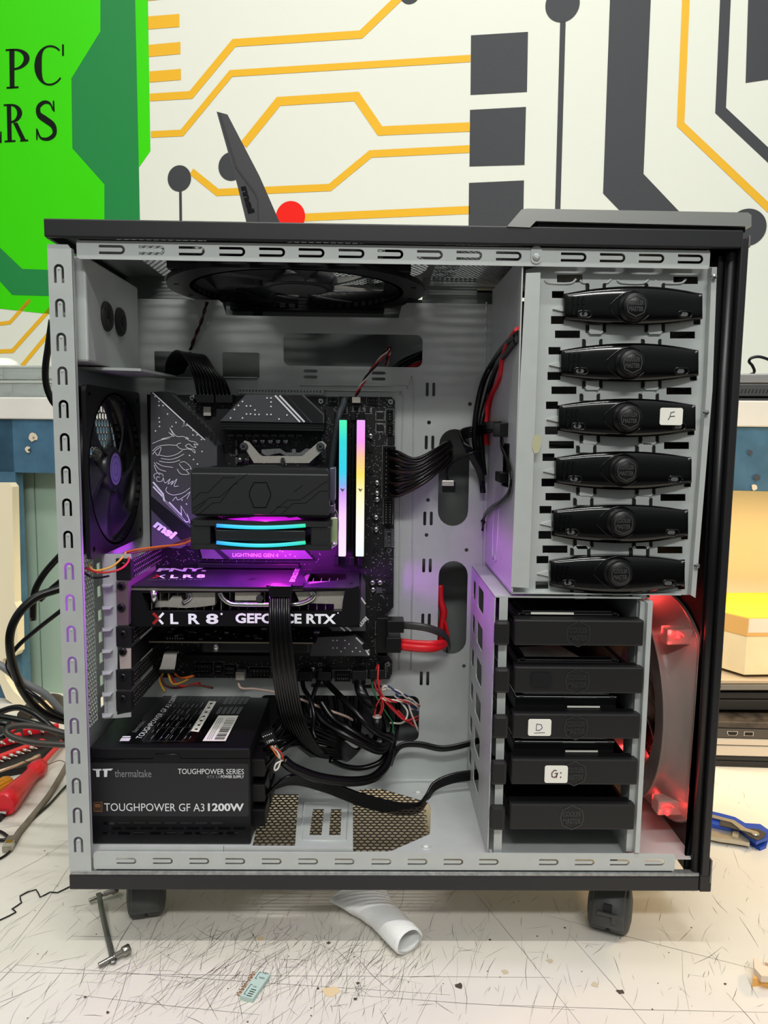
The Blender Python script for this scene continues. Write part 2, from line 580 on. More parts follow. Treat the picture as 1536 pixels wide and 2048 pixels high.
glyph(stem + bowl(0.27, 0.73, 0.62), [(14, 178), (60, 175), (64, 96), (12, 99)])
glyph(band(cfn, 30) + [[(0.9, 0.72), (0.96, 0.72), (0.96, 1.0), (0.9, 1.0)]], [(70, 173), (131, 170), (131, 89), (69, 93)])
glyph(stem + bowl(0.25, 0.75, 0.52) + [[(0.42, 0.5), (0.62, 0.5), (1.0, 0.045), (0.78, 0.045)], [(0.74, 0), (1.12, 0), (1.12, 0.045), (0.74, 0.045)]], [(10, 285), (52, 283), (52, 207), (8, 209)])
glyph(band(sfn, 40) + [[(0.86, 0.72), (0.93, 0.72), (0.93, 1.0), (0.86, 0.98)], [(0.05, 0.02), (0.11, 0.0), (0.12, 0.3), (0.05, 0.3)]], [(71, 281), (116, 280), (112, 201), (70, 204)])
glyph([[(0.16, 0), (0.34, 0), (0.34, 1), (0.16, 1)], [(0, 0), (0.98, 0), (1, 0.06), (0, 0.06)], [(0.9, 0), (1, 0), (1, 0.3), (0.95, 0.3)], [(0, 0.94), (0.93, 0.94), (0.93, 1), (0, 1)]], [(-46, 289), (4, 286), (4, 210), (-46, 212)])
wall = mb.build('wall_back'); tag(wall, 'white wall painted with a circuit-board mural and a green panel', 'wall', kind='structure')

mb = MB(); mb.box(-2.2, 2.2, -2.6, 1.6, -0.80, -0.78)
tag(mb.build('floor', mat('grey_concrete', (128, 126, 122), 0.7, mott=0.1, mscale=4)), 'grey concrete floor under the workbench', 'floor', kind='structure')
BLUE = mat('worn_blue_paint', (74, 112, 138), 0.5, mott=0.3, mscale=26, spec=0.3)
# ------------------------------------------------------------------ workbench
TABLE = mat('worn_white_laminate', (216, 210, 200), 0.32, mott=0.07, mscale=9, bump=0.04, bscale=300)
bench = thing('workbench', 'scratched white laminate workbench top the computer stands on', 'table', (0, 0.1, -0.04))
mb = MB()
bo = V((0, WY, TABZ - 0.04)) - WN * 0.004
mb.obox(bo - wu * 1.35, wu * 2.7, -WN * 1.16, Z3 * 0.04, 0.003)
top = mb.build('bench_top', TABLE, bench)
for a, b in ((-1.25, -0.1), (-1.25, -1.08), (1.25, -0.1), (1.25, -1.08)):
    mb = MB(); q = bo + wu * a + WN * b; mb.box(q.x - 0.03, q.x + 0.03, q.y - 0.03, q.y + 0.03, -0.78, TABZ - 0.04, 0.002); mb.build('leg', BLUE, bench)
# scratches and dirt: marks worn into the laminate
SCR = mat('dark_scratch', (84, 78, 72), 0.7)
mb = MB(); mb.use(SCR)
UPZ = V((0, 0, 1))
for i in range(1500):
    px = random.uniform(-40, 1580) if i < 1150 else random.uniform(-900, 2500); py = random.uniform(1480, 2060 if i < 1150 else 2600)
    if random.random() < 0.45: px = random.gauss(560, 190); py = random.gauss(1925, 60)
    p = atz(px, py)
    if not (-0.22 < p.y < 0.5 and abs(p.x) < 1.1): continue
    if random.random() < 0.8: ang = PI / 2 - random.gauss(0.35, 0.35)
    else: ang = random.uniform(0, PI)
    L = min(0.11, 0.006 + random.expovariate(1 / 0.018))
    d = V((math.cos(ang), math.sin(ang), 0)); nn = V((-d.y, d.x, 0))
    bow = random.uniform(-0.06, 0.06) * L
    q = [p - d * L / 2, p + nn * bow, p + d * L / 2]
    wd = random.choice((0.00018, 0.00025, 0.00025, 0.00045))
    mb.stroke([x + V((0, 0, 0.0002)) for x in q], [wd * 0.3, wd, wd * 0.3], UPZ)
for (a, b, c, d) in ((0, 1945, 1100, 1955), (150, 1990, 520, 2030), (930, 1760, 1160, 2048), (1140, 1870, 1300, 2060), (700, 1990, 1150, 2020), (1090, 1830, 1536, 1945), (30, 1930, 900, 1990), (1000, 2010, 1536, 2025), (0, 1760, 140, 1680), (20, 1900, 160, 1700)):
    mb.stroke([atz(a, b) + V((0, 0, 0.0002)), atz((a + c) / 2 + 4, (b + d) / 2 + 2) + V((0, 0, 0.0002)), atz(c, d) + V((0, 0, 0.0002))], [0.0002, 0.0004, 0.0002], UPZ)
tag(mb.build('scratches', None, bench), None, None, kind='stuff')
DIRT = mat('brown_dirt', (70, 58, 48), 0.8); RUST = mat('rust_stain', (214, 190, 150), 0.6)
mb = MB()
def blob(px, py, r, m, n=9, z=0.0003):
    c = atz(px, py); mb.use(m)
    mb.face([c + V((math.cos(2 * PI * k / n) * r * random.uniform(0.5, 1.2), math.sin(2 * PI * k / n) * r * random.uniform(0.5, 1.2), z)) for k in range(n)])
for q in ((920, 1972, 0.0042, DIRT), (657, 1886, 0.0022, DIRT), (716, 1967, 0.0018, DIRT), (711, 1998, 0.002, DIRT), (636, 1977, 0.0018, DIRT), (1240, 1984, 0.0038, DIRT), (980, 1880, 0.0015, DIRT), (1450, 1968, 0.0016, DIRT), (1010, 1945, 0.0035, mat('tan_stain', (190, 176, 150), 0.7)), (1100, 1922, 0.004, MATS['tan_stain']), (663, 1983, 0.009, RUST), (520, 1878, 0.004, RUST), (1130, 1856, 0.0016, DIRT), (1240, 1876, 0.001, DIRT), (170, 1995, 0.0014, DIRT), (215, 2025, 0.0018, DIRT), (1190, 1970, 0.004, MATS['tan_stain'])): blob(*q)
for i in range(90): blob(random.uniform(0, 1536), random.uniform(1560, 2048), random.uniform(0.0003, 0.0011), DIRT, 6)
tag(mb.build('dirt_specks', None, bench), None, None, kind='stuff')

# ------------------------------------------------------------------ hutch behind (blue frame, openings, white ledge)
PALEG = mat('pale_green_panel', (158, 182, 166), 0.5)
WARMLIT = mat('warm_lit_panel', (232, 214, 182), 0.5)  # warm lamplight on this panel is mixed into its colour
LEDGE = mat('worn_white_ledge', (226, 222, 214), 0.5, mott=0.1, mscale=15)
hp = lambda a, b, k=0.0: wl(a, b, HY) + WN * k
hut = thing('bench_hutch', 'blue-painted wooden hutch along the back of the workbench', 'cabinet', (0, HY + 0.15, 0))
zt = hp(768, 798).z; zb = hp(768, 846).z                      # ledge top and underside
e0 = V((0, HY, 0))
mb = MB()
mb.obox(e0 - wu * 0.95 + V((0, 0, zb)) - WN * 0.004, wu * 1.9, WN * 0.30, V((0, 0, zt - zb)), 0.002)
mb.use(LEDGE); ledge = mb.build('ledge', LEDGE, hut)
mb = MB(); zr = hp(60, 946).z
mb.use(BLUE).obox(e0 - wu * 0.95 + V((0, 0, zr)), wu * 1.9, WN * 0.02, V((0, 0, zb - zr)), 0.001)
chip = mat('chipped_bare_wood', (214, 200, 176), 0.7); chd = mat('chip_dark', (60, 64, 70), 0.7)
for a, b, r, q in ((67, 874, 0.009, chip), (57, 898, 0.006, chip), (68, 876, 0.003, chd), (60, 900, 0.003, chd), (1509, 974, 0.005, chip), (1500, 905, 0.004, chd), (1512, 955, 0.005, chd)):
    c = hp(a, b, -0.0015)
    mb.use(q).face([c + wu * (math.cos(k) * r * random.uniform(0.6, 1.2)) + V((0, 0, math.sin(k) * r * random.uniform(0.6, 1.2))) for k in [2 * PI * j / 10 for j in range(10)]])
mb.build('top_rail', None, hut)
xl = hp(36, 1100)
mb = MB(); mb.obox(V((xl.x, xl.y, TABZ)) - wu * 0.12, wu * 0.12, WN * 0.022, V((0, 0, zb - TABZ)), 0.001); mb.build('stile', BLUE, hut)
mb = MB(); q = e0 + WN * 0.045
sx = wl(76, 1100, HY + 0.05)
s0 = (sx - q).dot(wu)
mb.obox(q - wu * 0.95 + V((0, 0, TABZ)), wu * (0.95 + s0 - 0.001), WN * 0.008, V((0, 0, zb - TABZ)))
mb.build('back_panel', PALEG, hut)
mb = MB(); mb.obox(q + wu * (s0 + 0.002) + V((0, 0, TABZ)), wu * 0.3, WN * 0.008, V((0, 0, zb - TABZ))); mb.build('back_panel', PALEG, hut)
mb = MB(); mb.obox(V((0, HY, TABZ)) + WN * 0.27 + wu * (s0 + 0.31), wu * (0.94 - s0 - 0.31), WN * 0.008, V((0, 0, zb - TABZ))); mb.build('back_panel', WARMLIT, hut, 'back panel coloured warm as by lamplight')
for k in (-0.945, 0.93):
    mb = MB(); mb.obox(e0 + wu * k + WN * 0.02 + Z3 * TABZ, wu * 0.015, WN * 0.26, V((0, 0, zb - TABZ))); mb.build('side_panel', BLUE, hut)

# cream strip standing against the hutch at the left
CREAM = mat('cream_plastic', (236, 224, 194), 0.4)
mb = MB()
pts = [wl(a, b, HY - 0.022) for a, b in ((-25, 966), (18, 966), (24, 974), (29, 1205), (34, 1216), (36, 1303), (30, 1312), (6, 1318), (4, 1330), (13, 1360), (28, 1383), (48, 1402), (80, 1424), (46, 1421), (12, 1398), (-6, 1352), (-25, 1330))]
mb.prism(pts, WN * 0.018)
bmesh.ops.bevel(mb.bm, geom=[e for e in mb.bm.edges if len(e.link_faces) == 2 and e.calc_face_angle(0) > 1.2], offset=0.004, segments=2, profile=0.5, affect='EDGES', clamp_overlap=True)
tag(mb.build('cream_moulding', CREAM), 'cream plastic moulding leaning on the blue hutch left of the computer', 'plastic part')


# ================================================================== THE COMPUTER TOWER
tower = thing('computer_tower', 'open grey and black computer tower standing on castors with its side removed', 'computer case', (0.02, 0.12, 0))
XL, XR, ZB, ZT, YB = -0.281, 0.3234, 0.0175, 0.6265, 0.245
YT = 0.165                                           # face of the motherboard tray
FZ = 0.047                                           # face of the floor
XZ = lambda Y: (V((0, Y, 0)), V((1, 0, 0)), V((0, 0, 1)))
X3, Y3, Z3 = V((1, 0, 0)), V((0, 1, 0)), V((0, 0, 1))

# lid: rim and grille frame, the middle is open mesh
mb = MB()
mb.box(XL - 0.001, 0.3178, -0.004, 0.001, 0.6111, ZT, 0.0012)
mb.box(XL - 0.001, XL + 0.002, 0.001, YB, 0.6111, ZT)
mb.box(0.3165, 0.3195, 0.001, YB, 0.6111, ZT)
mb.box(XL - 0.001, 0.3178, YB, YB + 0.003, 0.6111, ZT, 0.001)
mb.plate([(XL, 0.0), (0.3178, 0.0), (0.3178, YB), (XL, YB)], [rrect(-0.235, 0.02, -0.01, 0.225, 0.01), rrect(0.0, 0.02, 0.12, 0.225, 0.01)], (0, 0, 0.6235), X3, Y3, Z3 * 0.003)
lid = mb.build('lid', BLACKP, tower)
# silver visor on the lid
mb = MB()
P = [at(a, b, -0.005) for a, b in ((1014, 453), (1043, 419), (1054, 417), (1496, 425), (1503, 430), (1503, 453), (1072, 442), (1060, 455))]
mb.use(SILVER).prism(P, Y3 * 0.248)
mb.use(BLACKS).box(at(1075, 450, 0).x, 0.321, 0.0, 0.24, ZT - 0.001, at(1300, 449, 0).z)
mb.build('lid_visor', None, tower, 'silver visor on the lid')

mb = MB()
mb.box(XL, 0.3155, -0.002, 0.001, ZB, 0.0318, 0.001)
mb.box(XL, XL + 0.003, 0.001, YB, ZB, 0.0318)
mb.box(XL, 0.3155, YB - 0.001, YB + 0.002, ZB, 0.0318)
mb.box(0.3155, 0.3267, -0.0035, YB + 0.002, ZB, 0.0345, 0.0012)
mb.build('bottom_panel', BLACKP, tower)
mb = MB(); mb.box(XL + 0.001, 0.3155, -0.0015, 0.006, 0.0318, 0.0352, 0.0008)
mb.build('bottom_lip', mat('scuffed_silver_lip', (170, 172, 172), 0.35, 0.7, mott=0.35, mscale=240), tower, 'scuffed silver lip')

# rear column with U slots
zc0, zc1 = at(120, 489, 0).z, at(160, 1742, 0).z
xc = (at(143, 489, 0).x + at(183, 1735, 0).x) / 2
z_a, z_b = at(118, 528, 0).z, at(158, 1673, 0).z
holes = []
xs = (at(118, 545, 0).x + at(157.5, 1690, 0).x) / 2
for i in range(19):
    z = z_a + (z_b - z_a) * i / 18
    holes.append(uslot((xs, z), 0.0115, 0.0088, 0.0023, (0, 1)))
mb = MB()
mb.plate([(XL, zc1), (xc, zc1), (xc, zc0 - 0.004), (xc - 0.003, zc0), (XL, zc0)], holes, *XZ(-0.0005), Y3 * 0.0012)
mb.box(xc - 0.001, xc, 0, 0.005, zc1, zc0 - 0.003)
mb.box(XL, XL + 0.001, 0, 0.012, zc1, zc0)
for i in range(19):
    z = z_a + (z_b - z_a) * i / 18 - 0.0042
    mb.lathe([(0, 0), (0.0012, 0.0001), (0.0008, 0.0006), (0, 0.0007)], (xs, -0.0005, z), (0, -1, 0), 8)
mb.build('rear_column', STEEL, tower)

# top and bottom rails
def rail(name, x0, x1, z0, z1, tips, zc, wid, arm, Y=0.0012):
    mb = MB()
    mb.plate(rrect(x0, z0, x1, z1, 0.003, 3), [uslot((t, zc), arm, wid, wid * 0.29, (1, 0)) for t in tips], *XZ(Y), Y3 * 0.0012)
    mb.box(x0 + 0.002, x1 - 0.002, Y, Y + 0.012, z1 - 0.001 if name == 'top_rail' else z0, z1 if name == 'top_rail' else z0 + 0.001)
    return mb
tr = [at(px, 497 + (px - 249) * 0.0175, 0).x for px in (249, 329, 409, 490, 570, 649, 729, 807, 886, 965, 1044, 1174, 1252, 1330, 1408)]
ztop = [at(a, b, 0).z for a, b in ((160, 483), (800, 491), (1415, 502))]; zbot = [at(a, b, 0).z for a, b in ((160, 518), (800, 528), (1415, 536))]
zr1, zr0 = sum(ztop) / 3, sum(zbot) / 3
mb = rail('top_rail', at(152, 500, 0).x, at(1421, 518, 0).x, zr0, 0.611, tr, (zr1 + zr0) / 2 + 0.0008, 0.0078, 0.0185)
rv = at(1073, 513, 0)
mb.plate(rrect(rv.x - 0.0048, rv.z - 0.006, rv.x + 0.0048, rv.z + 0.009, 0.0045), [], *XZ(0.0003), Y3 * 0.0008)
mb.use(STEEL)
mb.lathe([(0, 0), (0.0034, 0), (0.0034, 0.001), (0.0018, 0.0022), (0, 0.0023)], (rv.x, 0.0003, rv.z), (0, -1, 0), 16)
mb.build('top_rail', STEEL, tower)
brx = [at(px, 1724, 0).x for px in (272, 345, 418, 490, 563, 636, 709, 783, 855, 927, 998, 1118, 1190, 1260, 1330)]
zb1, zb0 = at(700, 1707, 0).z, 0.0352
rail('bottom_rail', at(186, 1720, 0).x, at(1351, 1725, 0).x, zb0, zb1, brx, at(700, 1725, 0).z, 0.0064, 0.0155).build('bottom_rail', STEEL, tower)

# rear panel (plane X = const): fan opening, perforations and slot windows
XP = -0.2795
yz = (V((XP, 0, 0)), Y3, Z3)
fanc = (0.0855, (atx(183, 770, -0.2555).z + atx(195, 1115, -0.2555).z) / 2)
hl = [circ(fanc[0], fanc[1], 0.07, 40), rrect(0.054, 0.152, 0.0775, 0.332, 0.002), rrect(0.105, 0.15, 0.155, 0.335, 0.003)]
hl += [rrect(0.0865, z - 0.0055, 0.0965, z + 0.0055, 0.0008, 2) for z in (0.307, 0.283, 0.258, 0.235, 0.213, 0.189, 0.166)]
mb = MB()
mb.plate([(0, 0.034), (YB, 0.034), (YB, 0.606), (0, 0.606)], hl, *yz, X3 * -0.0012)
mb.hexes((XP, fanc[0] - 0.075, fanc[1] - 0.075), Y3, Z3, X3 * -0.0012, 20, 24, 0.0082, 0.0014, lambda a, b: math.hypot(a - 0.075, b - 0.075) < 0.072)
mb.hexes((XP, 0.0565, 0.154), Y3, Z3, X3 * -0.0012, 4, 40, 0.0052, 0.0016, lambda a, b: True)
mb.build('rear_panel', STEEL, tower)
# inward box at the top rear with two rubber grommets
mb = MB(); XG = -0.2535
zg0, zg1 = atx(171, 722, XG).z, 0.6
mb.box(XP, XG, 0.012, 0.158, zg0, zg1, 0.002)
gb = mb.build('grommet_panel', STEEL, tower)
for a, b in ((212, 633), (239, 644)):
    c = atx(a, b, XG)
    mb = MB()
    mb.use(mat('black_rubber', (30, 30, 31), 0.7)).lathe([(0.0035, 0.003), (0.0085, 0.0034), (0.0125, 0.0032), (0.014, 0.0015), (0.014, 0), (0.0035, 0)], c, X3, 28)
    for k in range(6):
        t = k * PI / 3
        d = V((0, math.cos(t), math.sin(t)))
        mb.obox(c + X3 * 0.0028 + d * 0.001 - d.cross(X3) * 0.0006, d * 0.007, d.cross(X3) * 0.0012, X3 * 0.0008)
    mb.use(PAPER).disc(c + X3 * 0.0005, 0.0034, X3, 16)
    mb.build('grommet', None, gb)
mb = MB()                                               # folded tab under the box
mb.prism([(-0.262, 0.05, zg0 - 0.004), (-0.222, 0.06, zg0 - 0.004), (-0.212, 0.15, zg0 - 0.004), (-0.262, 0.155, zg0 - 0.004)], Z3 * 0.0025)
mb.box(-0.279, -0.262, 0.05, 0.155, zg0 - 0.004, zg0 - 0.0015)
mb.build('support_tab', STEEL, tower)

# motherboard tray
def R2(a, b, c, d, r, Y=YT): q = rect(a, b, c, d, Y); return rrect(q[0], q[2], q[1], q[3], r)
zt0 = at(700, 604, YT).z
hl = [R2(567, 668, 845, 733, 0.007), R2(309, 703, 384, 757, 0.001), R2(445, 705, 519, 757, 0.002), R2(877, 858, 938, 1052, 0.018), R2(876, 1122, 934, 1308, 0.017), R2(520, 1391, 838, 1482, 0.008)]
ties_h = ((621, 748), (757, 752)); ties_v = ((861, 779), (859, 885), (856, 1037), (854, 1131), (852, 1241), (849, 1357))
def slots(px, py, vert):
    o = []
    for s in (-1, 1):
        if vert: o.append(R2(px + s * 6.5 - 3, py - 14, px + s * 6.5 + 3, py + 14, 0.0016))
        else: o.append(R2(px - 14, py + s * 6 - 3, px + 14, py + s * 6 + 3, 0.0016))
    return o
for a, b in ties_h: hl += slots(a, b, False)
for a, b in ties_v: hl += slots(a, b, True)
for a, b in ((640, 1371), (745, 1373)): hl.append(R2(a - 18, b - 4, a + 18, b + 4, 0.002))
for a, b in ((415, 647), (940, 808), (858, 845), (856, 1000), (853, 1070), (933, 1100), (928, 1332)):
    c = at(a, b, YT); hl.append(circ(c.x, c.z, 0.0022, 10))
xt1 = 0.262
n0, n1, nz = at(445, 620, YT).x, at(803, 620, YT).x, at(600, 633, YT).z
mb = MB()
mb.plate([(XP, FZ), (xt1, FZ), (xt1, zt0), (n1 + 0.006, zt0), (n1, zt0 - 0.004), (n1 - 0.003, nz), (n0 + 0.004, nz), (n0, zt0 - 0.003), (n0 - 0.004, zt0), (XP, zt0)], hl, *XZ(YT), Y3 * 0.0012)
for pp in ([(600, 771), (795, 772), (815, 778), (827, 800), (822, 1340)], [(640, 781), (790, 783), (800, 790), (806, 812), (800, 1010), (798, 1340)]):
    mb.tube([at(a, b, YT) for a, b in pp], 0.0009, 6, 3)
mb.tube([at(a, b, YT) for a, b in ((973, 604), (967, 900), (963, 1200), (957, 1540))], 0.0008, 6, 2)
for x0, x1 in ((330, 384), (449, 516)):
    q = rect(x0, 757, x1, 750, YT); mb.box(q[0], q[1], YT - 0.006, YT + 0.001, min(q[2:]), min(q[2:]) + 0.0012, 0.0005)
a_, b_ = at(478, 776, YT), at(648, 790, YT)
mb.plate([(a_.x, b_.z), (b_.x, b_.z), (b_.x, a_.z), (a_.x, a_.z)], [rrect(a_.x + 0.0035 * k + 0.001, b_.z + 0.002, a_.x + 0.0035 * k + 0.003, b_.z + 0.0045, 0.0003, 1) for k in range(26)], *XZ(YT - 0.004), Y3 * 0.001)
mb.build('motherboard_tray', STEEL, tower)
mb = MB(); mb.box(XP, 0.30, YB - 0.004, YB - 0.0028, 0.034, 0.606); mb.build('far_side_panel', STEELD, tower)
# narrow back strip above the tray
mb = MB()
mb.box(XP, n0 - 0.002, YT + 0.03, YT + 0.0312, zt0 - 0.01, 0.619)
mb.build('upper_back_strip', STEELD, tower); mb = MB()
mb.box(at(846, 600, YT).x, at(957, 600, YT).x, YT + 0.012, YT + 0.0132, zt0 - 0.012, 0.619)
mb.build('upper_back_strip', STEELD, tower); mb = MB()
mb.box(at(957, 600, YT).x, 0.14, YT + 0.02, YT + 0.0212, zt0 - 0.014, 0.605)
mb.build('upper_back_strip', STEELD, tower); mb = MB()
c = at(861, 609, YT + 0.01); mb.lathe([(0.0012, 0), (0.0026, 0), (0.0024, 0.003), (0.0012, 0.003)], (c.x, YT + 0.012, c.z), (0, -1, 0), 14, closed=True)
mb.build('standoff', CHROME, tower)

# perforated top panel
mb = MB()
mb.plate([(XP, 0.004), (0.30, 0.004), (0.30, YB), (XP, YB)], [rrect(-0.235, 0.018, -0.152, 0.226, 0.004), circ(-0.045, 0.125, 0.1, 40), rrect(0.062, 0.018, 0.15, 0.226, 0.004)], (0, 0, 0.6185), X3, Y3, Z3 * 0.001)
mb.hexes((-0.24, 0.014, 0.6188), X3, Y3, Z3 * 0.001, 50, 38, 0.0066, 0.0015, lambda a, b: (0.002 < a < 0.088) or (0.302 < a < 0.325))
mb.hexes((-0.15, 0.02, 0.6188), X3, Y3, Z3 * 0.001, 34, 36, 0.0066, 0.0015, lambda a, b: math.hypot(a - 0.105, b - 0.105) < 0.103)
mb.use(BLACKS)
mb.hexes((0.06, 0.014, 0.6182), X3, Y3, Z3 * 0.001, 34, 48, 0.005, 0.0022, lambda a, b: a < 0.088)
mb.mats.insert(0, STEELD); 
for f in mb.bm.faces: f.material_index = 0
mb.build('top_panel', None, tower)

# floor with three perforated areas
def FP(pp): return [(q.x, q.y) for q in (atz(a, b, FZ) for a, b in pp)]
gA = FP([(505, 1692), (530, 1588), (597, 1588), (590, 1692)])
gB = FP([(619, 1670), (626, 1618), (648, 1618), (643, 1670)]); gC = FP([(658, 1670), (662, 1618), (683, 1618), (681, 1670)])
gD = FP([(706, 1703), (706, 1590), (722, 1578), (762, 1577), (856, 1604), (862, 1620), (860, 1668), (780, 1703)])
mb = MB()
mb.plate([(XP, 0.004), (0.312, 0.004), (0.312, YB), (XP, YB)], [gA, gB, gC, gD], (0, 0, FZ), X3, Y3, Z3 * -0.001)
mb.build('floor_panel', STEEL, tower)
mb = MB()
allg = (gA, gB, gC, gD)
mb.hexes((-0.125, 0.0, FZ - 0.0002), X3, Y3, Z3 * -0.0008, 30, 30, 0.0062, 0.0013, lambda a, b: any(inpoly(a - 0.125, b, g) or inpoly(a - 0.1285, b, g) or inpoly(a - 0.1215, b, g) or inpoly(a - 0.125, b + 0.0035, g) or inpoly(a - 0.125, b - 0.0035, g) for g in allg))
mb.build('floor_grille', mat('dark_grille', (52, 44, 38), 0.5, 0.3), tower, 'dark honeycomb grille')
mb = MB()                                               # raised power supply plate in front of the floor
q0 = at(200, 1700, 0.004); q1 = at(448, 1700, 0.004); q2 = at(706, 1700, 0.004)
mb.box(q0.x, q1.x - 0.0005, 0.0035, 0.006, at(300, 1707, 0.004).z, at(300, 1692, 0.004).z)
mb.build('floor_bracket', STEEL, tower); mb = MB()
mb.box(q1.x, q2.x, 0.004, 0.0065, at(500, 1707, 0.004).z, at(500, 1694, 0.004).z)
mb.build('floor_bracket', STEEL, tower); mb = MB()
P = [FP([(x, y)])[0] for x, y in ((602, 1682), (608, 1606), (696, 1606), (694, 1682))]
mb.tube([(a, b, FZ) for a, b in P], 0.0012, 6, 1, closed=True); mb.build('floor_rib', STEEL, tower)
for a, b in ((636, 1580), (836, 1585), (852, 1694)):
    mb = MB(); c = atz(a, b, FZ); mb.lathe([(0.0022, 0.0004), (0.004, 0.0008), (0.0055, 0)], c, Z3, 18); mb.use(PAPER); mb.mats.insert(0, STEEL); mb.disc(c + Z3 * 0.0004, 0.0022, Z3, 14)
    for f in list(mb.bm.faces)[-1:]: f.material_index = 1
    mb.build('floor_dimple', None, tower)

# ------------------------------------------------------------------ drive bay (upper right)
YP = 0.012
mb = MB()
LC = [(1262, 615), (1255, 727), (1250, 836), (1243, 940), (1237, 1045), (1231, 1145)]
hl = []
def pr(x0, y0, x1, y1):
    return [(x0, y0), (x1, y0), (x1, y1), (x0, y1)]
for i, (cx, cy) in enumerate(LC):
    for (x0, y0, x1, y1) in ((-158, -33, -134, -18), (-160, 17, -134, 33), (127, -26, 139, -10), (125, 18, 139, 34)):
        hl.append(pr(cx + x0, cy + y0, cx + x1, cy + y1))
    if i < 5:
        hl.append(pr(cx - 152, cy + 46, cx - 102, cy + 61)); hl.append(pr(cx + 78, cy + 48, cx + 128, cy + 62))
hl.append(pr(1114, 549, 1165, 565)); hl.append(pr(1347, 553, 1396, 568))
mb.pxp([(1076, 532), (1432, 534), (1423, 780), (1388, 1190), (1022, 1186), (1040, 780), (1052, 540)], YP, 0.0012, hl)
# left flange and right fold
mb.pxp([(1052, 546), (1081, 545), (1058, 1176), (1022, 1174), (1036, 840)], 0.002, 0.0012)
mb.pxp([(1424, 534), (1434, 534), (1425, 780), (1391, 1196), (1382, 1190), (1413, 780)], 0.004, 0.009)
# embossed ribs at the top, bottom tabs
for a in (1090, 1160, 1235, 1310): mb.tube([at(a, 560, YP), at(a + 8, 566, YP), at(a + 50, 567, YP), at(a + 62, 558, YP)], 0.0012, 6, 3)
mb.prism([at(1145, 1188, YP), at(1205, 1188, YP), at(1205, 1196, YP), at(1145, 1196, YP)], Y3 * 0.01)
mb.prism([at(1225, 1188, YP), at(1300, 1188, YP), at(1300, 1196, YP), at(1225, 1196, YP)], Y3 * 0.01)
# the bay's left wall in depth, its bottom and its far wall
XBY = 0.1285
ft_, fb_ = at(1053, 540, 0.0035), at(1023, 1184, 0.0035)
def bayw(y, z, k=0.0):
    f = (z - fb_.z) / (ft_.z - fb_.z); return V((fb_.x + (ft_.x - fb_.x) * f + k, y, z))
mb.prism([bayw(0.003, fb_.z), bayw(YT, fb_.z), bayw(YT, 0.604), bayw(0.003, 0.604)], X3 * 0.0012, [[bayw(y, z) for y, z in rrect(0.035, 0.398, 0.075, 0.44, 0.002)]])
mb.tube([bayw(y, z, -0.0003) for y, z in ((0.115, 0.56), (0.098, 0.575), (0.085, 0.56), (0.085, 0.34), (0.1, 0.325), (0.115, 0.34))], 0.0014, 6, 4, closed=True)
zbb = at(1022, 1186, 0.003).z
mb.box(XBY, 0.285, 0.004, YT, zbb - 0.001, zbb)
bay = mb.build('drive_bay', STEEL, tower)
# raised locking tabs and their dark cut-outs around each latch
DARKH = mat('dark_recess', (16, 16, 17), 0.8)
for i, (cx, cy) in enumerate(LC):
    for dx in (-70, 48):
        for sy in (-1, 1):
            mb = MB()
            y0 = cy + sy * 35; y1 = cy + sy * 48
            for s in (-1, 1):
                mb.use(DARKH).pxp([(cx + dx + s * 20, y0), (cx + dx + s * 9, y0), (cx + dx + s * 9, y0 + sy * 14), (cx + dx + s * 20, y0 + sy * 14)], YP - 0.0012, 0.0010)
            mb.use(STEEL).pxp([(cx + dx - 13, y0), (cx + dx + 13, y0), (cx + dx + 13, y1 - sy * 2), (cx + dx + 15, y1), (cx + dx + 11, y1 + sy * 5), (cx + dx - 11, y1 + sy * 5), (cx + dx - 15, y1), (cx + dx - 13, y1 - sy * 2)], YP - 0.0026, 0.0024)
            mb.build('lock_tab', None, bay)
    mb = MB(); mb.use(STEEL).pxp([(cx - 156, cy + 3), (cx - 134, cy - 4), (cx - 134, cy + 8)], YP - 0.002, 0.002); mb.build('spring_tab', None, bay)
mb = MB(); mb.use(mat('glue_residue', (176, 174, 140), 0.5)).pxp([(1067, 872), (1077, 869), (1084, 875), (1082, 888), (1077, 905), (1069, 907), (1064, 895)], 0.002 - 0.0006, 0.0005)
mb.build('glue_residue', None, bay, 'dried yellowish glue')
for a, b in ((1427, 554), (1411, 825), (1393, 1131)):
    mb = MB(); mb.use(CHROME).lathe([(0, 0.003), (0.0022, 0.0025), (0.0024, 0), (0, 0)], at(a, b, 0.003), (0, -1, 0), 12); mb.build('rivet', None, bay)
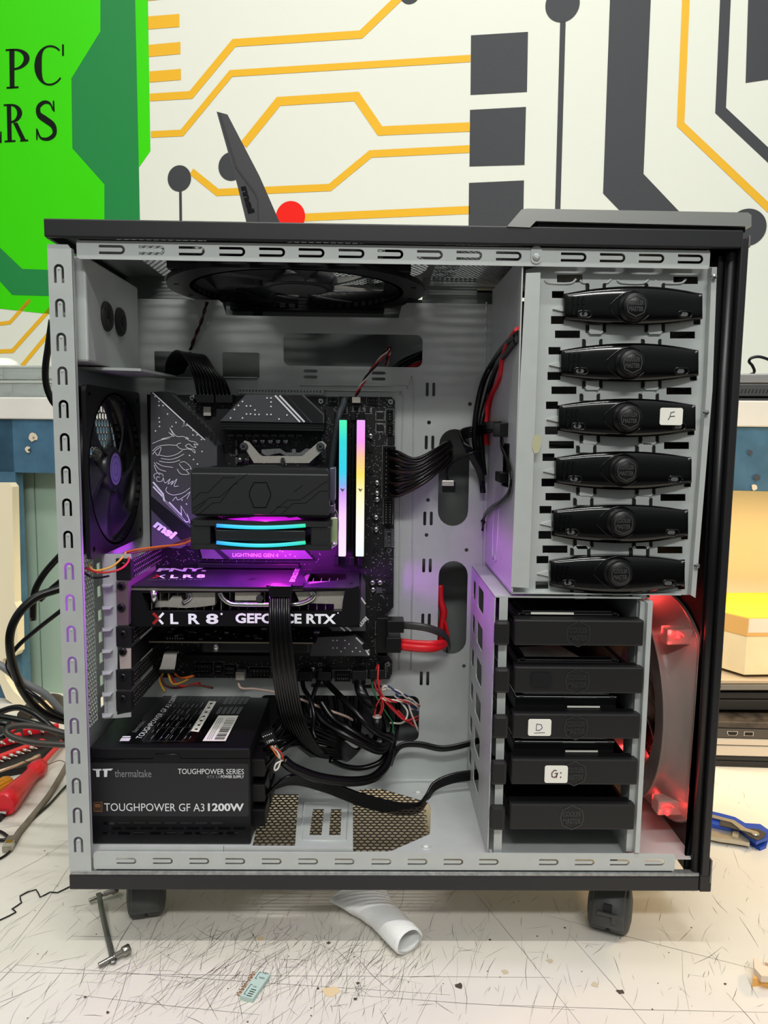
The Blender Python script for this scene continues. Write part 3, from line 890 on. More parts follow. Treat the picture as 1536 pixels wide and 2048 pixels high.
# six black bay latches
def latch(i, cx, cy):
    S = 137 - i * 0.8
    mb = MB(); mb.use(BLACKG)
    nx, ny = 28, 8
    def P(s, t, back=False):
        hh = 38 - 13 * s * s
        p = at(cx + S * s, cy + (hh * t), YP)
        d = 0.0135 * (1 - 0.55 * s * s) * (1 - 0.22 * t ** 4) if abs(s) < 0.985 else 0.006
        return V((p.x, YP - (0.0 if back else d), p.z))
    G = [[mb.v(P(-1 + 2 * a / nx, -1 + 2 * b / ny)) for b in range(ny + 1)] for a in range(nx + 1)]
    H = [[mb.v(P(-1 + 2 * a / nx, -1 + 2 * b, True)) for b in (0, 1)] for a in range(nx + 1)]
    for a in range(nx):
        for b in range(ny): mb._f([G[a][b], G[a + 1][b], G[a + 1][b + 1], G[a][b + 1]], True)
        mb._f([G[a][0], H[a][0], H[a + 1][0], G[a + 1][0]]); mb._f([G[a][ny], G[a + 1][ny], H[a + 1][1], H[a][1]])
    for a in (0, nx): mb._f([G[a][b] for b in range(ny + 1)] + [H[a][1], H[a][0]])
    L = mb
    yf = YP - 0.0135
    # eye-shaped dish round the knob
    ex = [(-74 + 0, 0)] + [(-74 + 148 * k / 10, -30 * math.sin(PI * k / 10) ** 0.8) for k in range(1, 10)] + [(74, 0)] + [(74 - 148 * k / 10, 30 * math.sin(PI * k / 10) ** 0.8) for k in range(1, 10)]
    pts = [at(cx + 2 + a * 0.62, cy + b * 1.06, yf + 0.0015 + 0.003 * abs(a / 74) ** 2 * 0) for a, b in ex]
    pts = [V((p.x, yf + 0.0006 + 0.0008 * abs(a / 74), p.z)) for p, (a, b) in zip(pts, ex)]
    L.tube(pts, 0.0008, 6, 2, closed=True)
    L.use(BLACKM).prism([p + Y3 * 0.0 for p in pts], Y3 * 0.0005)
    # oblong windows near both ends
    for sx in (-1, 1):
        c = at(cx + sx * 99, cy + 17, YP)
        yy = YP - 0.0135 * (1 - 0.55 * 0.53) - 0.0004
        L.use(BLACKG).tube([V((p[0], yy, p[1])) for p in rrect(c.x - 0.0062, c.z - 0.0028, c.x + 0.0062, c.z + 0.0028, 0.0028, 4)], 0.0007, 6, 1, closed=True)
        L.use(mat('grey_recess', (84, 86, 86), 0.5)).prism([V((p[0], yy, p[1])) for p in rrect(c.x - 0.0045, c.z - 0.0018, c.x + 0.0025, c.z + 0.0018, 0.0018, 4)], Y3 * 0.0004)
    # ribs at the left end
    for k in range(3):
        for s in (-1, 1):
            a = cx - 120 + k * 9
            q = at(a, cy + s * 10, YP)
            L.use(BLACKG).box(q.x - 0.001, q.x + 0.001, YP - 0.0092 - 0.0008 * k, YP - 0.006, q.z - 0.0034, q.z + 0.0034)
    o = L.build('bay_latch', None, tower)
    c = at(cx + 4, cy, yf)
    k = MB(); k.use(BLACKS)
    k.lathe([(0.0128, 0), (0.0128, 0.002), (0.0112, 0.0024), (0.0112, 0.0085), (0.0105, 0.0094), (0, 0.0094)], (c.x, yf + 0.001, c.z), (0, -1, 0), 32)
    k.use(mat('worn_black_emboss', (58, 58, 58), 0.4))
    emblem(k, (c.x, yf + 0.001 - 0.0094, c.z), X3, Z3, -Y3, 0.0088)
    k.build('knob', None, o)
    return o
for i, (cx, cy) in enumerate(LC):
    o = latch(i, cx, cy)
    if i == 2:
        q = at(1341, 833, YP - 0.0105)
        mb = MB(); mb.use(PAPER).plate(rrect(q.x - 0.0102, q.z - 0.0076, q.x + 0.0102, q.z + 0.0076, 0.002), [], (0, YP - 0.0124, 0), X3, Z3, Y3 * 0.0022)
        mb.use(INKP)
        f = lambda a, b: V((q.x + a, YP - 0.0126, q.z + b))
        mb.stroke([f(0.0028, 0.0042), f(-0.0006, 0.0034), f(-0.0016, -0.0012), f(-0.003, -0.003)], 0.0006, -Y3)
        mb.stroke([f(-0.0012, 0.0), f(0.0032, 0.0004)], 0.0006, -Y3)
        mb.build('sticker', None, o, 'white sticker with a handwritten F')

# ------------------------------------------------------------------ hard drive cage (lower right)
XC0 = 0.1135                                            # left wall of the cage
zc_t = at(1000, 1192, 0.01).z
mb = MB()
hl = []
for r in range(6):
    z = 0.075 + r * 0.0385
    hl.append(rrect(0.072, z - 0.002, 0.112, z + 0.022, 0.003, 2)); hl.append(rrect(0.13, z, 0.15, z + 0.02, 0.003, 2))
mb.plate([(0.006, FZ + 0.0005), (YT - 0.001, FZ + 0.0005), (YT - 0.001, zc_t), (0.006, zc_t)], hl, (XC0, 0, 0), Y3, Z3, X3 * 0.001)
for r in range(42):
    mb.lathe([(0.0008, 0), (0.0012, 0.0003), (0.0004, 0.0004)], (XC0, 0.01, 0.06 + r * 0.0053), -X3, 6)
mb.pxp([(999, 1196), (1016, 1196), (1003, 1706), (987, 1706)], 0.005, 0.001)
mb.pxp([(1281, 1203), (1298, 1206), (1268, 1703), (1252, 1703)], 0.006, 0.02)
mb.pxp([(1296, 1206), (1306, 1203), (1279, 1706), (1270, 1706)], -0.0005, 0.012)
mb.plate([(0.012, FZ + 0.0005), (YT - 0.001, FZ + 0.0005), (YT - 0.001, zc_t), (0.012, zc_t)], [rrect(0.03, 0.2, 0.13, 0.262, 0.012), rrect(0.03, 0.08, 0.13, 0.18, 0.012)], (0.2475, 0, 0), Y3, Z3, X3 * 0.001)
a = at(1016, 1192, 0.006); b = at(1282, 1194, 0.006)
mb.box(XC0, b.x, 0.006, YT - 0.002, a.z - 0.0015, a.z)
mb.build('drive_cage', STEEL, tower)
mb = MB()                                               # mounting foot with two screws in front of the cage
mb.prism([(q.x, q.y, FZ + 0.0006) for q in (atz(x, y, FZ) for x, y in ((934, 1562), (948, 1560), (990, 1706), (972, 1706)))], Z3 * 0.001)
for a, b in ((945, 1571), (961, 1637), (981, 1704)):
    mb.lathe([(0.0024, 0), (0.0024, 0.002), (0.001, 0.003), (0, 0.003)], atz(a, b, FZ + 0.0016), Z3, 12)
mb.build('cage_foot', STEEL, tower)

# ------------------------------------------------------------------ front bezel (right)
mb = MB()
mb.box(0.3165, XR, -0.004, YB + 0.002, 0.034, 0.6205, 0.0012)
mb.build('front_bezel', BLACKP, tower)
mb = MB()
mb.tube([at(1462, 505, 0.004), at(1389, 1746, 0.004)], 0.0042, 16, 1)
p0, p1 = at(1440, 520, 0.02), at(1371, 1742, 0.02)
mb.prism([at(1438, 512, 0.0085), at(1455, 512, 0.0085), at(1385, 1744, 0.0085), at(1368, 1744, 0.0085), at(1396, 1570, 0.0085), at(1401, 1300, 0.0085)], Y3 * 0.002)
mb.plate([(0.014, 0.036), (YB, 0.036), (YB, 0.61), (0.014, 0.61)], [rrect(0.02, 0.09, 0.16, 0.25, 0.003)] + [rrect(0.03, z, 0.15, z + 0.034, 0.003) for z in (0.34, 0.384, 0.428, 0.472, 0.516)], (0.3125, 0, 0), Y3, Z3, X3 * 0.0012)
mb.build('front_chassis', BLACKS, tower)
mb = MB()
mb.hexes((0.3128, 0.015, 0.085), Y3, Z3, X3 * 0.0008, 24, 34, 0.0062, 0.0018, lambda a, b: True)
mb.hexes((0.3128, 0.02, 0.335), Y3, Z3, X3 * 0.0008, 32, 60, 0.0045, 0.0014, lambda a, b: b < 0.23 and a < 0.14)
mb.build('front_mesh', mat('brown_black_mesh', (52, 34, 30), 0.45, 0.3), tower)
# silver side strip down the bezel edge
mb = MB(); mb.box(XR, XR + 0.0022, 0.01, YB, 0.05, 0.62); mb.build('bezel_strip', SILVER, tower, 'silver bezel strip')
mb = MB()
a = at(1410, 475, -0.004)
mb.box(0.3226, 0.3245, -0.0042, 0.008, at(1500, 497, 0).z, at(1500, 474, 0).z, 0.0006)
mb.build('bezel_clip', mat('clip_grey', (120, 112, 110), 0.4, 0.4), tower); mb = MB()
mb.box(0.3246, 0.3262, -0.004, 0.01, at(1418, 1762, 0).z, at(1418, 1716, 0).z, 0.0006)
mb.build('bezel_clip', mat('clip_grey', (120, 112, 110), 0.4, 0.4), tower)

# ------------------------------------------------------------------ expansion slot frame (left)
YS = 0.045
mb = MB()
mb.pxp([(207, 1108), (233, 1108), (262, 1108), (262, 1160), (236, 1160), (234, 1430), (262, 1424), (262, 1434), (209, 1438)], YS, 0.001)
for y in (1168, 1212, 1255, 1298, 1341, 1384, 1426):
    a = at(206, y, YS); mb.prism([a + V((-0.001, 0, 0)), a + V((0.010, 0, 0)), a + V((0.010, -0.008, 0)), a + V((0.003, -0.010, 0))], Z3 * -0.0012)
a = at(207, 1108, YS).z; b = at(209, 1438, YS).z
mb.box(-0.2585, -0.2575, YS, 0.15, b, a)
mb.build('slot_frame', STEEL, tower)
XS = -0.2295
def cover(y0, y1, hasface, facemat, nscr=1):
    mb = MB(); mb.use(facemat)
    z1, z0 = at(245, y0, YS).z, at(245, y1, YS).z
    x0, x1 = at(233, y0, YS).x, at(262, y0, YS).x
    mb.box(x0, x1 + 0.0006, YS - 0.0025, YS - 0.0008, z0, z1, 0.0006)
    if hasface:
        za, zb = z0 + 0.002, z1 - 0.002
        n = 17
        hl = []
        for k in range(n):
            for j in range(3):
                y = YS + 0.006 + k * 0.0056 + (j % 2) * 0.0028
                hl.append(circ(y, za + (zb - za) * (0.2 + 0.3 * j), 0.0018, 6, 0.0014))
        for k in range(n):  # nickel flecks added between the holes for the speckle of light there
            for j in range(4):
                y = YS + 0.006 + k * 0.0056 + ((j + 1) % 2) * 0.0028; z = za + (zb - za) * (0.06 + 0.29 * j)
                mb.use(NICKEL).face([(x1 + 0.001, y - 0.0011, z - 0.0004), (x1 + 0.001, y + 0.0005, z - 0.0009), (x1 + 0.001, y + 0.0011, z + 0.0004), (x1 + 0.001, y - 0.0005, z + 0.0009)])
        mb.use(facemat)
        mb.plate([(YS - 0.001, za), (YS + 0.104, za), (YS + 0.104, zb), (YS - 0.001, zb)], hl, (x1, 0, 0), Y3, Z3, X3 * 0.0008)
    o = mb.build('slot_cover', None, tower)
    for k in range(nscr):
        s = MB(); screw(s, ((x0 + x1) / 2, YS - 0.0025, z1 - 0.007 - k * 0.02), (0, -1, 0), 0.0036, 0.0022, BLACKG, BLACKS)
        s.build('screw', None, o)
    return o
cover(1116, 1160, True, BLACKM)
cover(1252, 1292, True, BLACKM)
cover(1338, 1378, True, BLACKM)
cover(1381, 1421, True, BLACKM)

# ------------------------------------------------------------------ castors
RUB = mat('dark_grey_castor_plastic', (62, 63, 62), 0.55, mott=0.15, mscale=150)
def caster(c, ang, r, wd, hood):
    mb = MB(); u = V((math.cos(ang), math.sin(ang), 0)); n = V((-u.y, u.x, 0))      # u = axle direction
    c = V(c)
    for s in (-1, 1):
        mb.lathe([(0, 0), (r * 0.93, 0), (r, wd * 0.06), (r, wd * 0.33), (r * 0.96, wd * 0.39), (r * 0.8, wd * 0.44), (r * 0.45, wd * 0.48), (0, wd * 0.49)], c + u * (s * wd * 0.02), u * s, 36)
    o = mb.build('caster', RUB, tower)
    mb = MB()                                                # mudguard shell over both wheels, and the stem
    R0, R1 = r * 1.03, r * 1.12
    A = []
    for k in range(19):
        t = math.radians(-38 + 9.5 * k) if False else math.radians(198 - 9.2 * k)
        d = n * math.cos(t) + Z3 * math.sin(t)
        if k == 0: pass
        A.append([mb.v(c + d * q + u * e) for q, e in ((R0, -wd * 0.37), (R1, -wd * 0.34), (R1, wd * 0.34), (R0, wd * 0.37))])
    for k in range(18):
        for j in range(4): mb._f([A[k][j], A[k][(j + 1) % 4], A[k + 1][(j + 1) % 4], A[k + 1][j]], j == 1)
    mb._f(A[0]); mb._f(list(reversed(A[-1])))
    mb.cyl(c + Z3 * (r * 0.9), V((c.x, c.y, FZ - 0.002)), 0.005)
    mb.build('mudguard', RUB, o)
    if hood:
        b = c - n * (R1 * 0.98) + Z3 * 0.003
        mb = MB(); mb.obox(b - u * 0.010 + Z3 * 0.003, u * 0.020, -n * 0.0035, Z3 * 0.003, 0.0008)
        mb.obox(b + u * 0.004 - Z3 * 0.004, u * 0.005, -n * 0.003, Z3 * 0.008, 0.0006)
        mb.build('brake_lever', RUB, o)
        mb = MB(); mb.obox(b - u * 0.004 + Z3 * 0.0065, u * 0.008, -n * 0.0012, Z3 * 0.008); mb.build('lever_slot', BLACKM, o)
    return o
def ground(px, py): return atz(px, py)
cl = ground(292, 1829); caster((cl.x, cl.y + 0.004, TABZ + 0.0235), math.radians(14), 0.0235, 0.038, False)
cr = ground(1222, 1862); caster((cr.x, cr.y + 0.006, TABZ + 0.0235), math.radians(-24), 0.0235, 0.042, True)

# ================================================================== MOTHERBOARD
YM = 0.155                                              # face of the board
P0 = at(790, 800, YM)
mobo = thing('motherboard', 'black motherboard with dark grey heatsinks in the tower', 'motherboard', (-0.1, YM, 0.35))
YMB = 0.0016
mb = MB()
xlm = -0.2455
zmt, zmb = at(600, 793, YM).z, at(600, 1357, YM).z
rt = [at(a, b, YM) for a, b in ((783, 794), (790, 802), (787, 1214), (774, 1227), (773, 1308), (785, 1322), (784, 1350), (778, 1357))]
mb.prism([(xlm, YM, zmt)] + [(p.x, YM, p.z) for p in rt[:-1]] + [(rt[-1].x, YM, zmb), (xlm, YM, zmb)], Y3 * YMB)
mb.build('circuit_board', PCBM, mobo)
# fine white and grey board print and solder dots
random.seed(11)
mb = MB(); BP = mat('board_print', (176, 178, 180), 0.6); SD = mat('solder_tin', (196, 196, 192), 0.4, 0.4)
def bpx(px, py): return at(px, py, YM - 0.0004)
areas = [(640, 795, 790, 900), (700, 860, 790, 1120), (728, 1120, 785, 1215), (735, 1215, 772, 1310), (390, 1310, 785, 1355), (300, 1085, 640, 1130), (370, 790, 470, 830), (455, 870, 640, 935), (310, 1265, 480, 1345)]
for (x0, y0, x1, y1) in areas:
    n = int((x1 - x0) * (y1 - y0) / 60)
    for i in range(n):
        a, b = random.uniform(x0, x1), random.uniform(y0, y1)
        w_, h_ = random.choice(((2, 0.7), (0.7, 2), (1.2, 1.2), (3.5, 0.6), (0.6, 3.5), (1.6, 1)))
        q = rect(a, b, a + w_, b + h_, YM - 0.0003)
        mb.use(random.choice((BP, BP, SD, DIMP, SHROUD))).box(q[0], q[1], YM - 0.0005, YM, q[2], q[3])
tag(mb.build('surface_components', None, mobo), None, None, kind='stuff')

def chip(x0, y0, x1, y1, d=0.0016, legs='h', m=BLACKM):
    q = rect(x0, y0, x1, y1, YM)
    mb = MB(); mb.use(m).box(q[0], q[1], YM - d, YM, q[2], q[3], 0.0002, 1)
    mb.use(SD)
    if legs:
        n = 4
        for k in range(n):
            f = (k + 0.5) / n
            if legs == 'h':
                z = q[2] + (q[3] - q[2]) * f
                for x, s in ((q[0], -1), (q[1], 1)): mb.box(min(x, x + s * 0.0014), max(x, x + s * 0.0014), YM - 0.0007, YM - 0.0001, z - 0.0003, z + 0.0003)
            else:
                x = q[0] + (q[1] - q[0]) * f
                for z, s in ((q[2], -1), (q[3], 1)): mb.box(x - 0.0003, x + 0.0003, YM - 0.0007, YM - 0.0001, min(z, z + s * 0.0014), max(z, z + s * 0.0014))
    if legs:
        mb.use(BP); z_ = YM - 0.0002
        x0_, x1_, z0_, z1_ = q[0] - 0.0018, q[1] + 0.0018, min(q[2:]) - 0.0012, max(q[2:]) + 0.0012
        mb.stroke([(x0_, z_, z0_), (x1_, z_, z0_), (x1_, z_, z1_), (x0_, z_, z1_)], 0.0003, -Y3, closed=True)
    mb.build('chip', None, mobo)
for q in ((685, 815, 692, 825), (708, 815, 717, 825), (731, 815, 740, 825), (755, 825, 766, 838), (755, 849, 766, 862)): chip(*q, legs='h' if q[0] < 750 else 'v')
for q in ((736, 894, 746, 905), (743, 1030, 751, 1040), (774, 1048, 782, 1057), (736, 937, 746, 948), (770, 1143, 782, 1155), (770, 1160, 780, 1170), (752, 1174, 764, 1186), (771, 1175, 783, 1186), (358, 1110, 368, 1120), (747, 1098, 757, 1104), (660, 1328, 672, 1336)): chip(*q, legs=None, m=SHROUDD if q[0] != 752 else SHROUD)
# electrolytic capacitors: one mesh, many places
cap = MB()
cap.use(mat('capacitor_can', (200, 200, 200), 0.25, 0.9)).lathe([(0, 0.0058), (0.0024, 0.0058), (0.0028, 0.0052), (0.0028, 0.001), (0.0025, 0.0006), (0.0028, 0), (0, 0)], (0, 0, 0), (0, -1, 0), 18)
cap.use(BLACKM)
for s in (-1, 1): cap.box(-0.0018, 0.0018, -0.0059, -0.00585, s * 0.0009 - 0.0002, s * 0.0009 + 0.0002)
cap.box(-0.0002, 0.0002, -0.0059, -0.00585, -0.0018, 0.0018)
cap0 = None
for a, b in ((511, 882), (526, 882), (542, 882), (557, 882), (572, 882), (481, 920), (495, 920), (741, 872), (754, 965), (754, 986), (754, 998), (752, 1034), (752, 1058), (745, 1164), (760, 1164), (746, 1178), (626, 1336)):
    if cap0 is None:
        o = cap0 = cap.build('capacitor', None, mobo)
    else:
        o = cap0.copy(); COL.objects.link(o)
    p = at(a, b, YM); o.location = p
# board screws
for a, b in ((642, 803), (781, 804), (777, 1100), (640, 1328), (774, 1328), (385, 796)):
    s = MB(); screw(s, at(a, b, YM), (0, -1, 0), 0.0034, 0.002, BLACKM, CHROME); s.build('screw', None, mobo)
# headers and sockets
def sock(name, x0, y0, x1, y1, d, pins=None, m=BLACKS, outline=True):
    q = rect(x0, y0, x1, y1, YM); mb = MB()
    mb.use(m).plate([(q[0], q[2]), (q[1], q[2]), (q[1], q[3]), (q[0], q[3])], [[(q[0] + 0.0012, q[2] + 0.0012), (q[1] - 0.0012, q[2] + 0.0012), (q[1] - 0.0012, q[3] - 0.0012), (q[0] + 0.0012, q[3] - 0.0012)]], (0, YM, 0), X3, Z3, Y3 * -d)
    mb.box(q[0], q[1], YM - 0.002, YM, q[2], q[3])
    if pins:
        nx, nz = pins
        mb.use(SD)
        for i in range(nx):
            for j in range(nz):
                x = q[0] + (q[1] - q[0]) * (i + 0.5) / nx; z = q[2] + (q[3] - q[2]) * (j + 0.5) / nz
                mb.box(x - 0.0003, x + 0.0003, YM - d * 0.85, YM - 0.002, z - 0.0003, z + 0.0003)
    mb.use(BP); z_ = YM - 0.0003
    x0_, x1_, z0_, z1_ = q[0] - 0.001, q[1] + 0.001, min(q[2:]) - 0.001, max(q[2:]) + 0.001
    mb.stroke([(x0_, z_, z0_), (x1_, z_, z0_), (x1_, z_, z1_), (x0_, z_, z1_)], 0.0003, -Y3, closed=True)
    return mb.build(name, None, mobo)
sock('fan_header', 735, 795, 756, 806, 0.006, (4, 1)); sock('fan_header', 773, 820, 786, 841, 0.006, (1, 4)); sock('fan_header', 773, 848, 786, 868, 0.006, (1, 4))
sock('fan_header', 656, 795, 675, 806, 0.005, (2, 2))
sock('debug_leds', 776, 871, 789, 889, 0.001, (1, 4), BLACKM)
sock('usb_header', 768, 1000, 784, 1046, 0.009, (2, 9)); sock('usb_header', 772, 1060, 784, 1092, 0.008, (1, 4), SHROUD)
for q in ((391, 1325, 425, 1345), (430, 1325, 446, 1345), (450, 1330, 472, 1348), (500, 1335, 540, 1352)): sock('pin_header', *q, 0.007, (6, 2))
sock('usb_header', 596, 1342, 625, 1358, 0.008, (5, 2)); sock('usb_header', 632, 1342, 664, 1358, 0.008, (5, 2)); sock('usb_header', 670, 1342, 702, 1358, 0.009, (8, 2)); sock('usb_header', 704, 1342, 732, 1358, 0.009, (8, 2))
sock('panel_header', 744, 1336, 770, 1352, 0.007, (6, 2))
sock('sata_port', 753, 1245, 773, 1268, 0.016, None); sock('sata_port', 753, 1278, 775, 1305, 0.016, None)
sock('eps_socket', 391, 797, 428, 811, 0.012, (4, 2)); sock('eps_socket', 429, 797, 465, 811, 0.012, (4, 2))
sock('atx_socket', 766, 893, 790, 994, 0.011, (2, 12))
# memory sockets
for a in (672, 703, 720):
    mb = MB(); p = rect(a, 832, a + 6, 1118, YM); mb.box(p[0], p[1], YM - 0.011, YM, p[2], p[3], 0.0006)
    for z in (p[2], p[3]): mb.box(p[0] - 0.0012, p[1] + 0.0012, YM - 0.016, YM, z - 0.005, z + 0.005, 0.0008)
    mb.build('memory_socket', BLACKS, mobo)
# expansion sockets
for (x0, y0, x1, y1) in ((400, 1124, 600, 1133), (370, 1305, 560, 1316)):
    q = rect(x0, y0, x1, y1, YM); mb = MB()
    mb.use(BLACKS).box(q[0], q[1], YM - 0.011, YM, q[2], q[3], 0.0005)
    mb.use(SD)
    for k in range(44): mb.box(q[0] + (q[1] - q[0]) * (k + 0.3) / 44, q[0] + (q[1] - q[0]) * (k + 0.6) / 44, YM - 0.0003, YM, q[2] - 0.0012, q[2])
    mb.build('expansion_socket', None, mobo)
# row of power chokes along the processor area
mb = MB()
for k in range(9):
    q = rect(457 + k * 17, 868, 471 + k * 17, 874, YM); mb.box(q[0], q[1], YM - 0.006, YM, q[2], q[3], 0.0005)
for k in range(4):
    q = rect(472, 880 + k * 17, 477, 894 + k * 17, YM); mb.box(q[0], q[1], YM - 0.006, YM, q[2], q[3], 0.0005)
mb.build('power_chokes', SHROUD, mobo)
q = rect(409, 813, 424, 832, YM); mb = MB(); mb.box(q[0], q[1], YM - 0.006, YM, q[2], q[3], 0.0004); mb.build('crystal_can', NICKEL, mobo, 'pale metal can')
# processor socket clamp
mb = MB()
for pp in ([(523, 899), (560, 897), (572, 905), (600, 905), (612, 897), (640, 899), (636, 912), (610, 908), (602, 911), (570, 911), (560, 906), (535, 911), (523, 908)],):
    mb.pxp(pp, YM - 0.007, 0.0012)
for a in (546, 588): 
    p = at(a, 902, YM - 0.008); mb.cyl((p.x, YM - 0.009, p.z), (p.x, YM - 0.003, p.z), 0.0024)
mb.build('processor_clamp', CHROME, mobo)
# print along the memory
mb = MB(); mb.use(DIMP)
p = at(652, 925, YM - 0.0006)
mb.text('A BOOST', p, V((0, 0, at(652, 888, YM).z - p.z)), V((-0.0048, 0, 0)), bold=0.02)
p = at(789, 908, YM - 0.0006)
mb.text('EZ Debug LED', p, V((0, 0, at(789, 868, YM).z - p.z)), V((-0.003, 0, 0)))
mb.build('board_lettering', None, mobo)

# left heatsink with the white dragon line drawing
YI = 0.118
LT = mat('pale_lavender_print', (186, 182, 196), 0.45)
mb = MB()
mb.use(SHROUD).pxp([(301, 784), (330, 782), (372, 822), (405, 855), (434, 890), (434, 960), (434, 1060), (360, 1097), (303, 1092)], YI, YM - YI)
ih = mb.build('io_heatsink', None, mobo)
mb = MB()
mb.use(SHROUDD).pxp([(305, 784), (338, 783), (412, 857), (410, 878), (405, 874)], YI - 0.0012, 0.001)
for k in range(7): mb.pxp([(378 + k * 8, 822 + k * 8), (384 + k * 8, 824 + k * 8), (384 + k * 8, 842 + k * 8), (378 + k * 8, 836 + k * 8)], YI - 0.002, 0.002)
mb.build('black_band', None, ih); mb = MB(); mb.use(SHROUDD)
mb.pxp([(302, 992), (400, 1072), (372, 1090), (302, 1018)], YI - 0.0008, 0.0006)
mb.build('black_band', None, ih)
mb = MB(); mb.use(mat('heatsink_print', (236, 236, 240), 0.45))
ip = lambda a, b: at(a, b, YI - 0.0009)
S = lambda pp, wd: mb.stroke([ip(a, b) for a, b in pp], wd, -Y3)
C = lambda pp, wd: mb.stroke(spline([ip(a, b) for a, b in pp], 4), wd, -Y3)
mb.stroke([at(a, b, YI - 0.0016) for a, b in ((305, 785), (369, 844))], 0.0012, -Y3)
S([(369, 842), (366, 852), (376, 850), (410, 880)], 0.0012)
S([(367, 845), (366, 853), (374, 849), (374, 843)], 0.0008)
S([(306, 964), (326, 988), (328, 1000), (368, 1040)], 0.0018); S([(306, 973), (326, 994)], 0.0016)
S([(338, 1004), (363, 1030), (362, 1012), (375, 1034), (374, 1026), (380, 1046)], 0.0014); S([(330, 1002), (372, 1044), (381, 1043)], 0.0010)
for k, (a, b) in enumerate(((310, 793), (318, 803), (326, 811), (318, 811), (335, 828), (344, 853), (352, 845), (311, 862), (319, 853), (318, 836), (319, 844), (386, 861), (386, 870), (394, 870), (403, 879), (379, 911), (387, 919), (404, 903), (395, 928), (364, 1000), (373, 1008))):
    mb.disc(ip(a, b), 0.0008, -Y3, 10)
# flowing line drawing: head, neck, wing bars, claw and tail
for pp in ([(305, 887), (322, 880), (340, 877), (322, 878), (345, 872), (334, 862)], [(334, 862), (348, 873), (339, 855), (352, 872), (366, 873), (372, 876), (380, 882), (390, 884), (396, 890), (388, 888), (392, 895), (384, 893), (378, 888), (371, 892), (378, 897), (388, 899), (390, 906), (383, 900), (375, 898), (366, 899), (357, 895), (354, 889), (362, 886)],
           [(372, 874), (377, 877), (371, 878)], [(305, 902), (316, 893), (335, 890), (354, 891)], [(305, 909), (312, 900), (322, 895), (316, 911), (310, 904)],
           [(318, 910), (335, 913), (352, 909), (365, 901)], [(322, 917), (340, 919), (355, 915), (368, 908)], [(318, 922), (334, 925), (348, 924), (360, 920)], [(312, 925), (326, 932), (340, 934), (346, 935)],
           [(308, 925), (318, 938), (332, 943)], [(308, 930), (314, 944), (320, 950)], [(360, 925), (370, 924), (382, 936), (370, 940), (362, 933), (358, 927)], [(354, 938), (362, 948), (378, 948), (372, 940), (383, 938)],
           [(310, 958), (308, 950), (316, 946), (326, 950), (324, 962), (314, 962), (314, 954), (320, 955)], [(326, 952), (330, 966), (340, 958), (336, 968), (346, 962), (342, 970), (354, 958), (348, 972), (357, 972)],
           [(334, 974), (332, 982), (345, 990), (365, 986), (380, 976)], [(345, 1002), (352, 994), (356, 1000), (370, 992), (380, 984), (374, 998)]):
    C(pp, 0.0006)
p = at(311, 1056, YI - 0.0012)
o_ = ip(305, 1053); u_ = ip(343, 1079) - o_; v_ = ip(318, 1040) - o_
mb.text('msi', o_, u_, v_, bold=0.05)
mb.build('dragon_print', None, ih)

# upper heatsink
YH = 0.122
mb = MB(); mb.use(SHROUDD)
mb.pxp([(433, 818), (648, 818), (650, 836), (646, 862), (455, 860), (432, 842)], YH, YM - YH)
for k in range(3): mb.pxp([(436, 846 + k * 5), (648, 850 + k * 5), (648, 852 + k * 5), (436, 848 + k * 5)], YH - 0.0008, 0.0006)
vh = mb.build('upper_heatsink', None, mobo)
mb = MB(); mb.use(SHROUD).pxp([(492, 789), (607, 789), (648, 828), (648, 846), (440, 842), (458, 823)], YH - 0.003, 0.004)
mb.use(SHROUDD).pxp([(556, 790), (572, 790), (622, 845), (606, 845)], YH - 0.0034, 0.0004).pxp([(573, 790), (603, 790), (646, 830), (646, 845), (625, 845)], YH - 0.0033, 0.0004)
mb.build('cover_plate', None, vh)
mb = MB(); mb.use(MATS['heatsink_print'])
up = lambda a, b: at(a, b, YH - 0.0042)
for pp in ([(550, 791), (600, 844)], [(559, 791), (609, 844)]): mb.stroke([up(a, b) for a, b in pp], 0.0018, -Y3)
for a, b in ((485, 803), (477, 811), (469, 819), (461, 836), (493, 812), (501, 812), (510, 820), (493, 828), (501, 828), (510, 829), (518, 829), (485, 836), (534, 796), (542, 796), (542, 804), (542, 813), (534, 829), (542, 829), (574, 830), (558, 838)): mb.disc(up(a, b), 0.0009, -Y3, 10)
mb.build('heatsink_marks', None, vh)
# drive covers on the board
PINKP = mat('lightning_cover', (96, 92, 100), 0.4, 0.3)
mb = MB(); mb.use(PINKP).pxp([(400, 1099), (605, 1096), (626, 1118), (440, 1118), (405, 1117)], YM - 0.012, 0.010)
mc = mb.build('drive_cover', None, mobo)
mb = MB(); mb.use(SHROUDD).pxp([(428, 1099), (440, 1099), (462, 1118), (448, 1118)], YM - 0.0125, 0.0004)
mb.use(WHITEP).pxtext('LIGHTNING GEN 4', 465, 1114, 557, 1106, YM - 0.0125, 0.02)
for a, b in ((565, 1103), (571, 1112), (580, 1109), (560, 1101), (590, 1113)): mb.disc(at(a, b, YM - 0.0126), 0.0008, -Y3, 8)
mb.build('cover_print', None, mc)
mb = MB(); mb.use(SHROUD).pxp([(625, 1275), (710, 1272), (740, 1300), (740, 1312), (620, 1312)], YM - 0.014, 0.012)
mc = mb.build('drive_cover', None, mobo)
mb = MB(); mb.use(MATS['heatsink_print'])
mp = lambda a, b: at(a, b, YM - 0.0144)
for pp in ([(712, 1275), (738, 1301)], [(724, 1285), (738, 1310)]): mb.stroke([mp(a, b) for a, b in pp], 0.0018, -Y3)
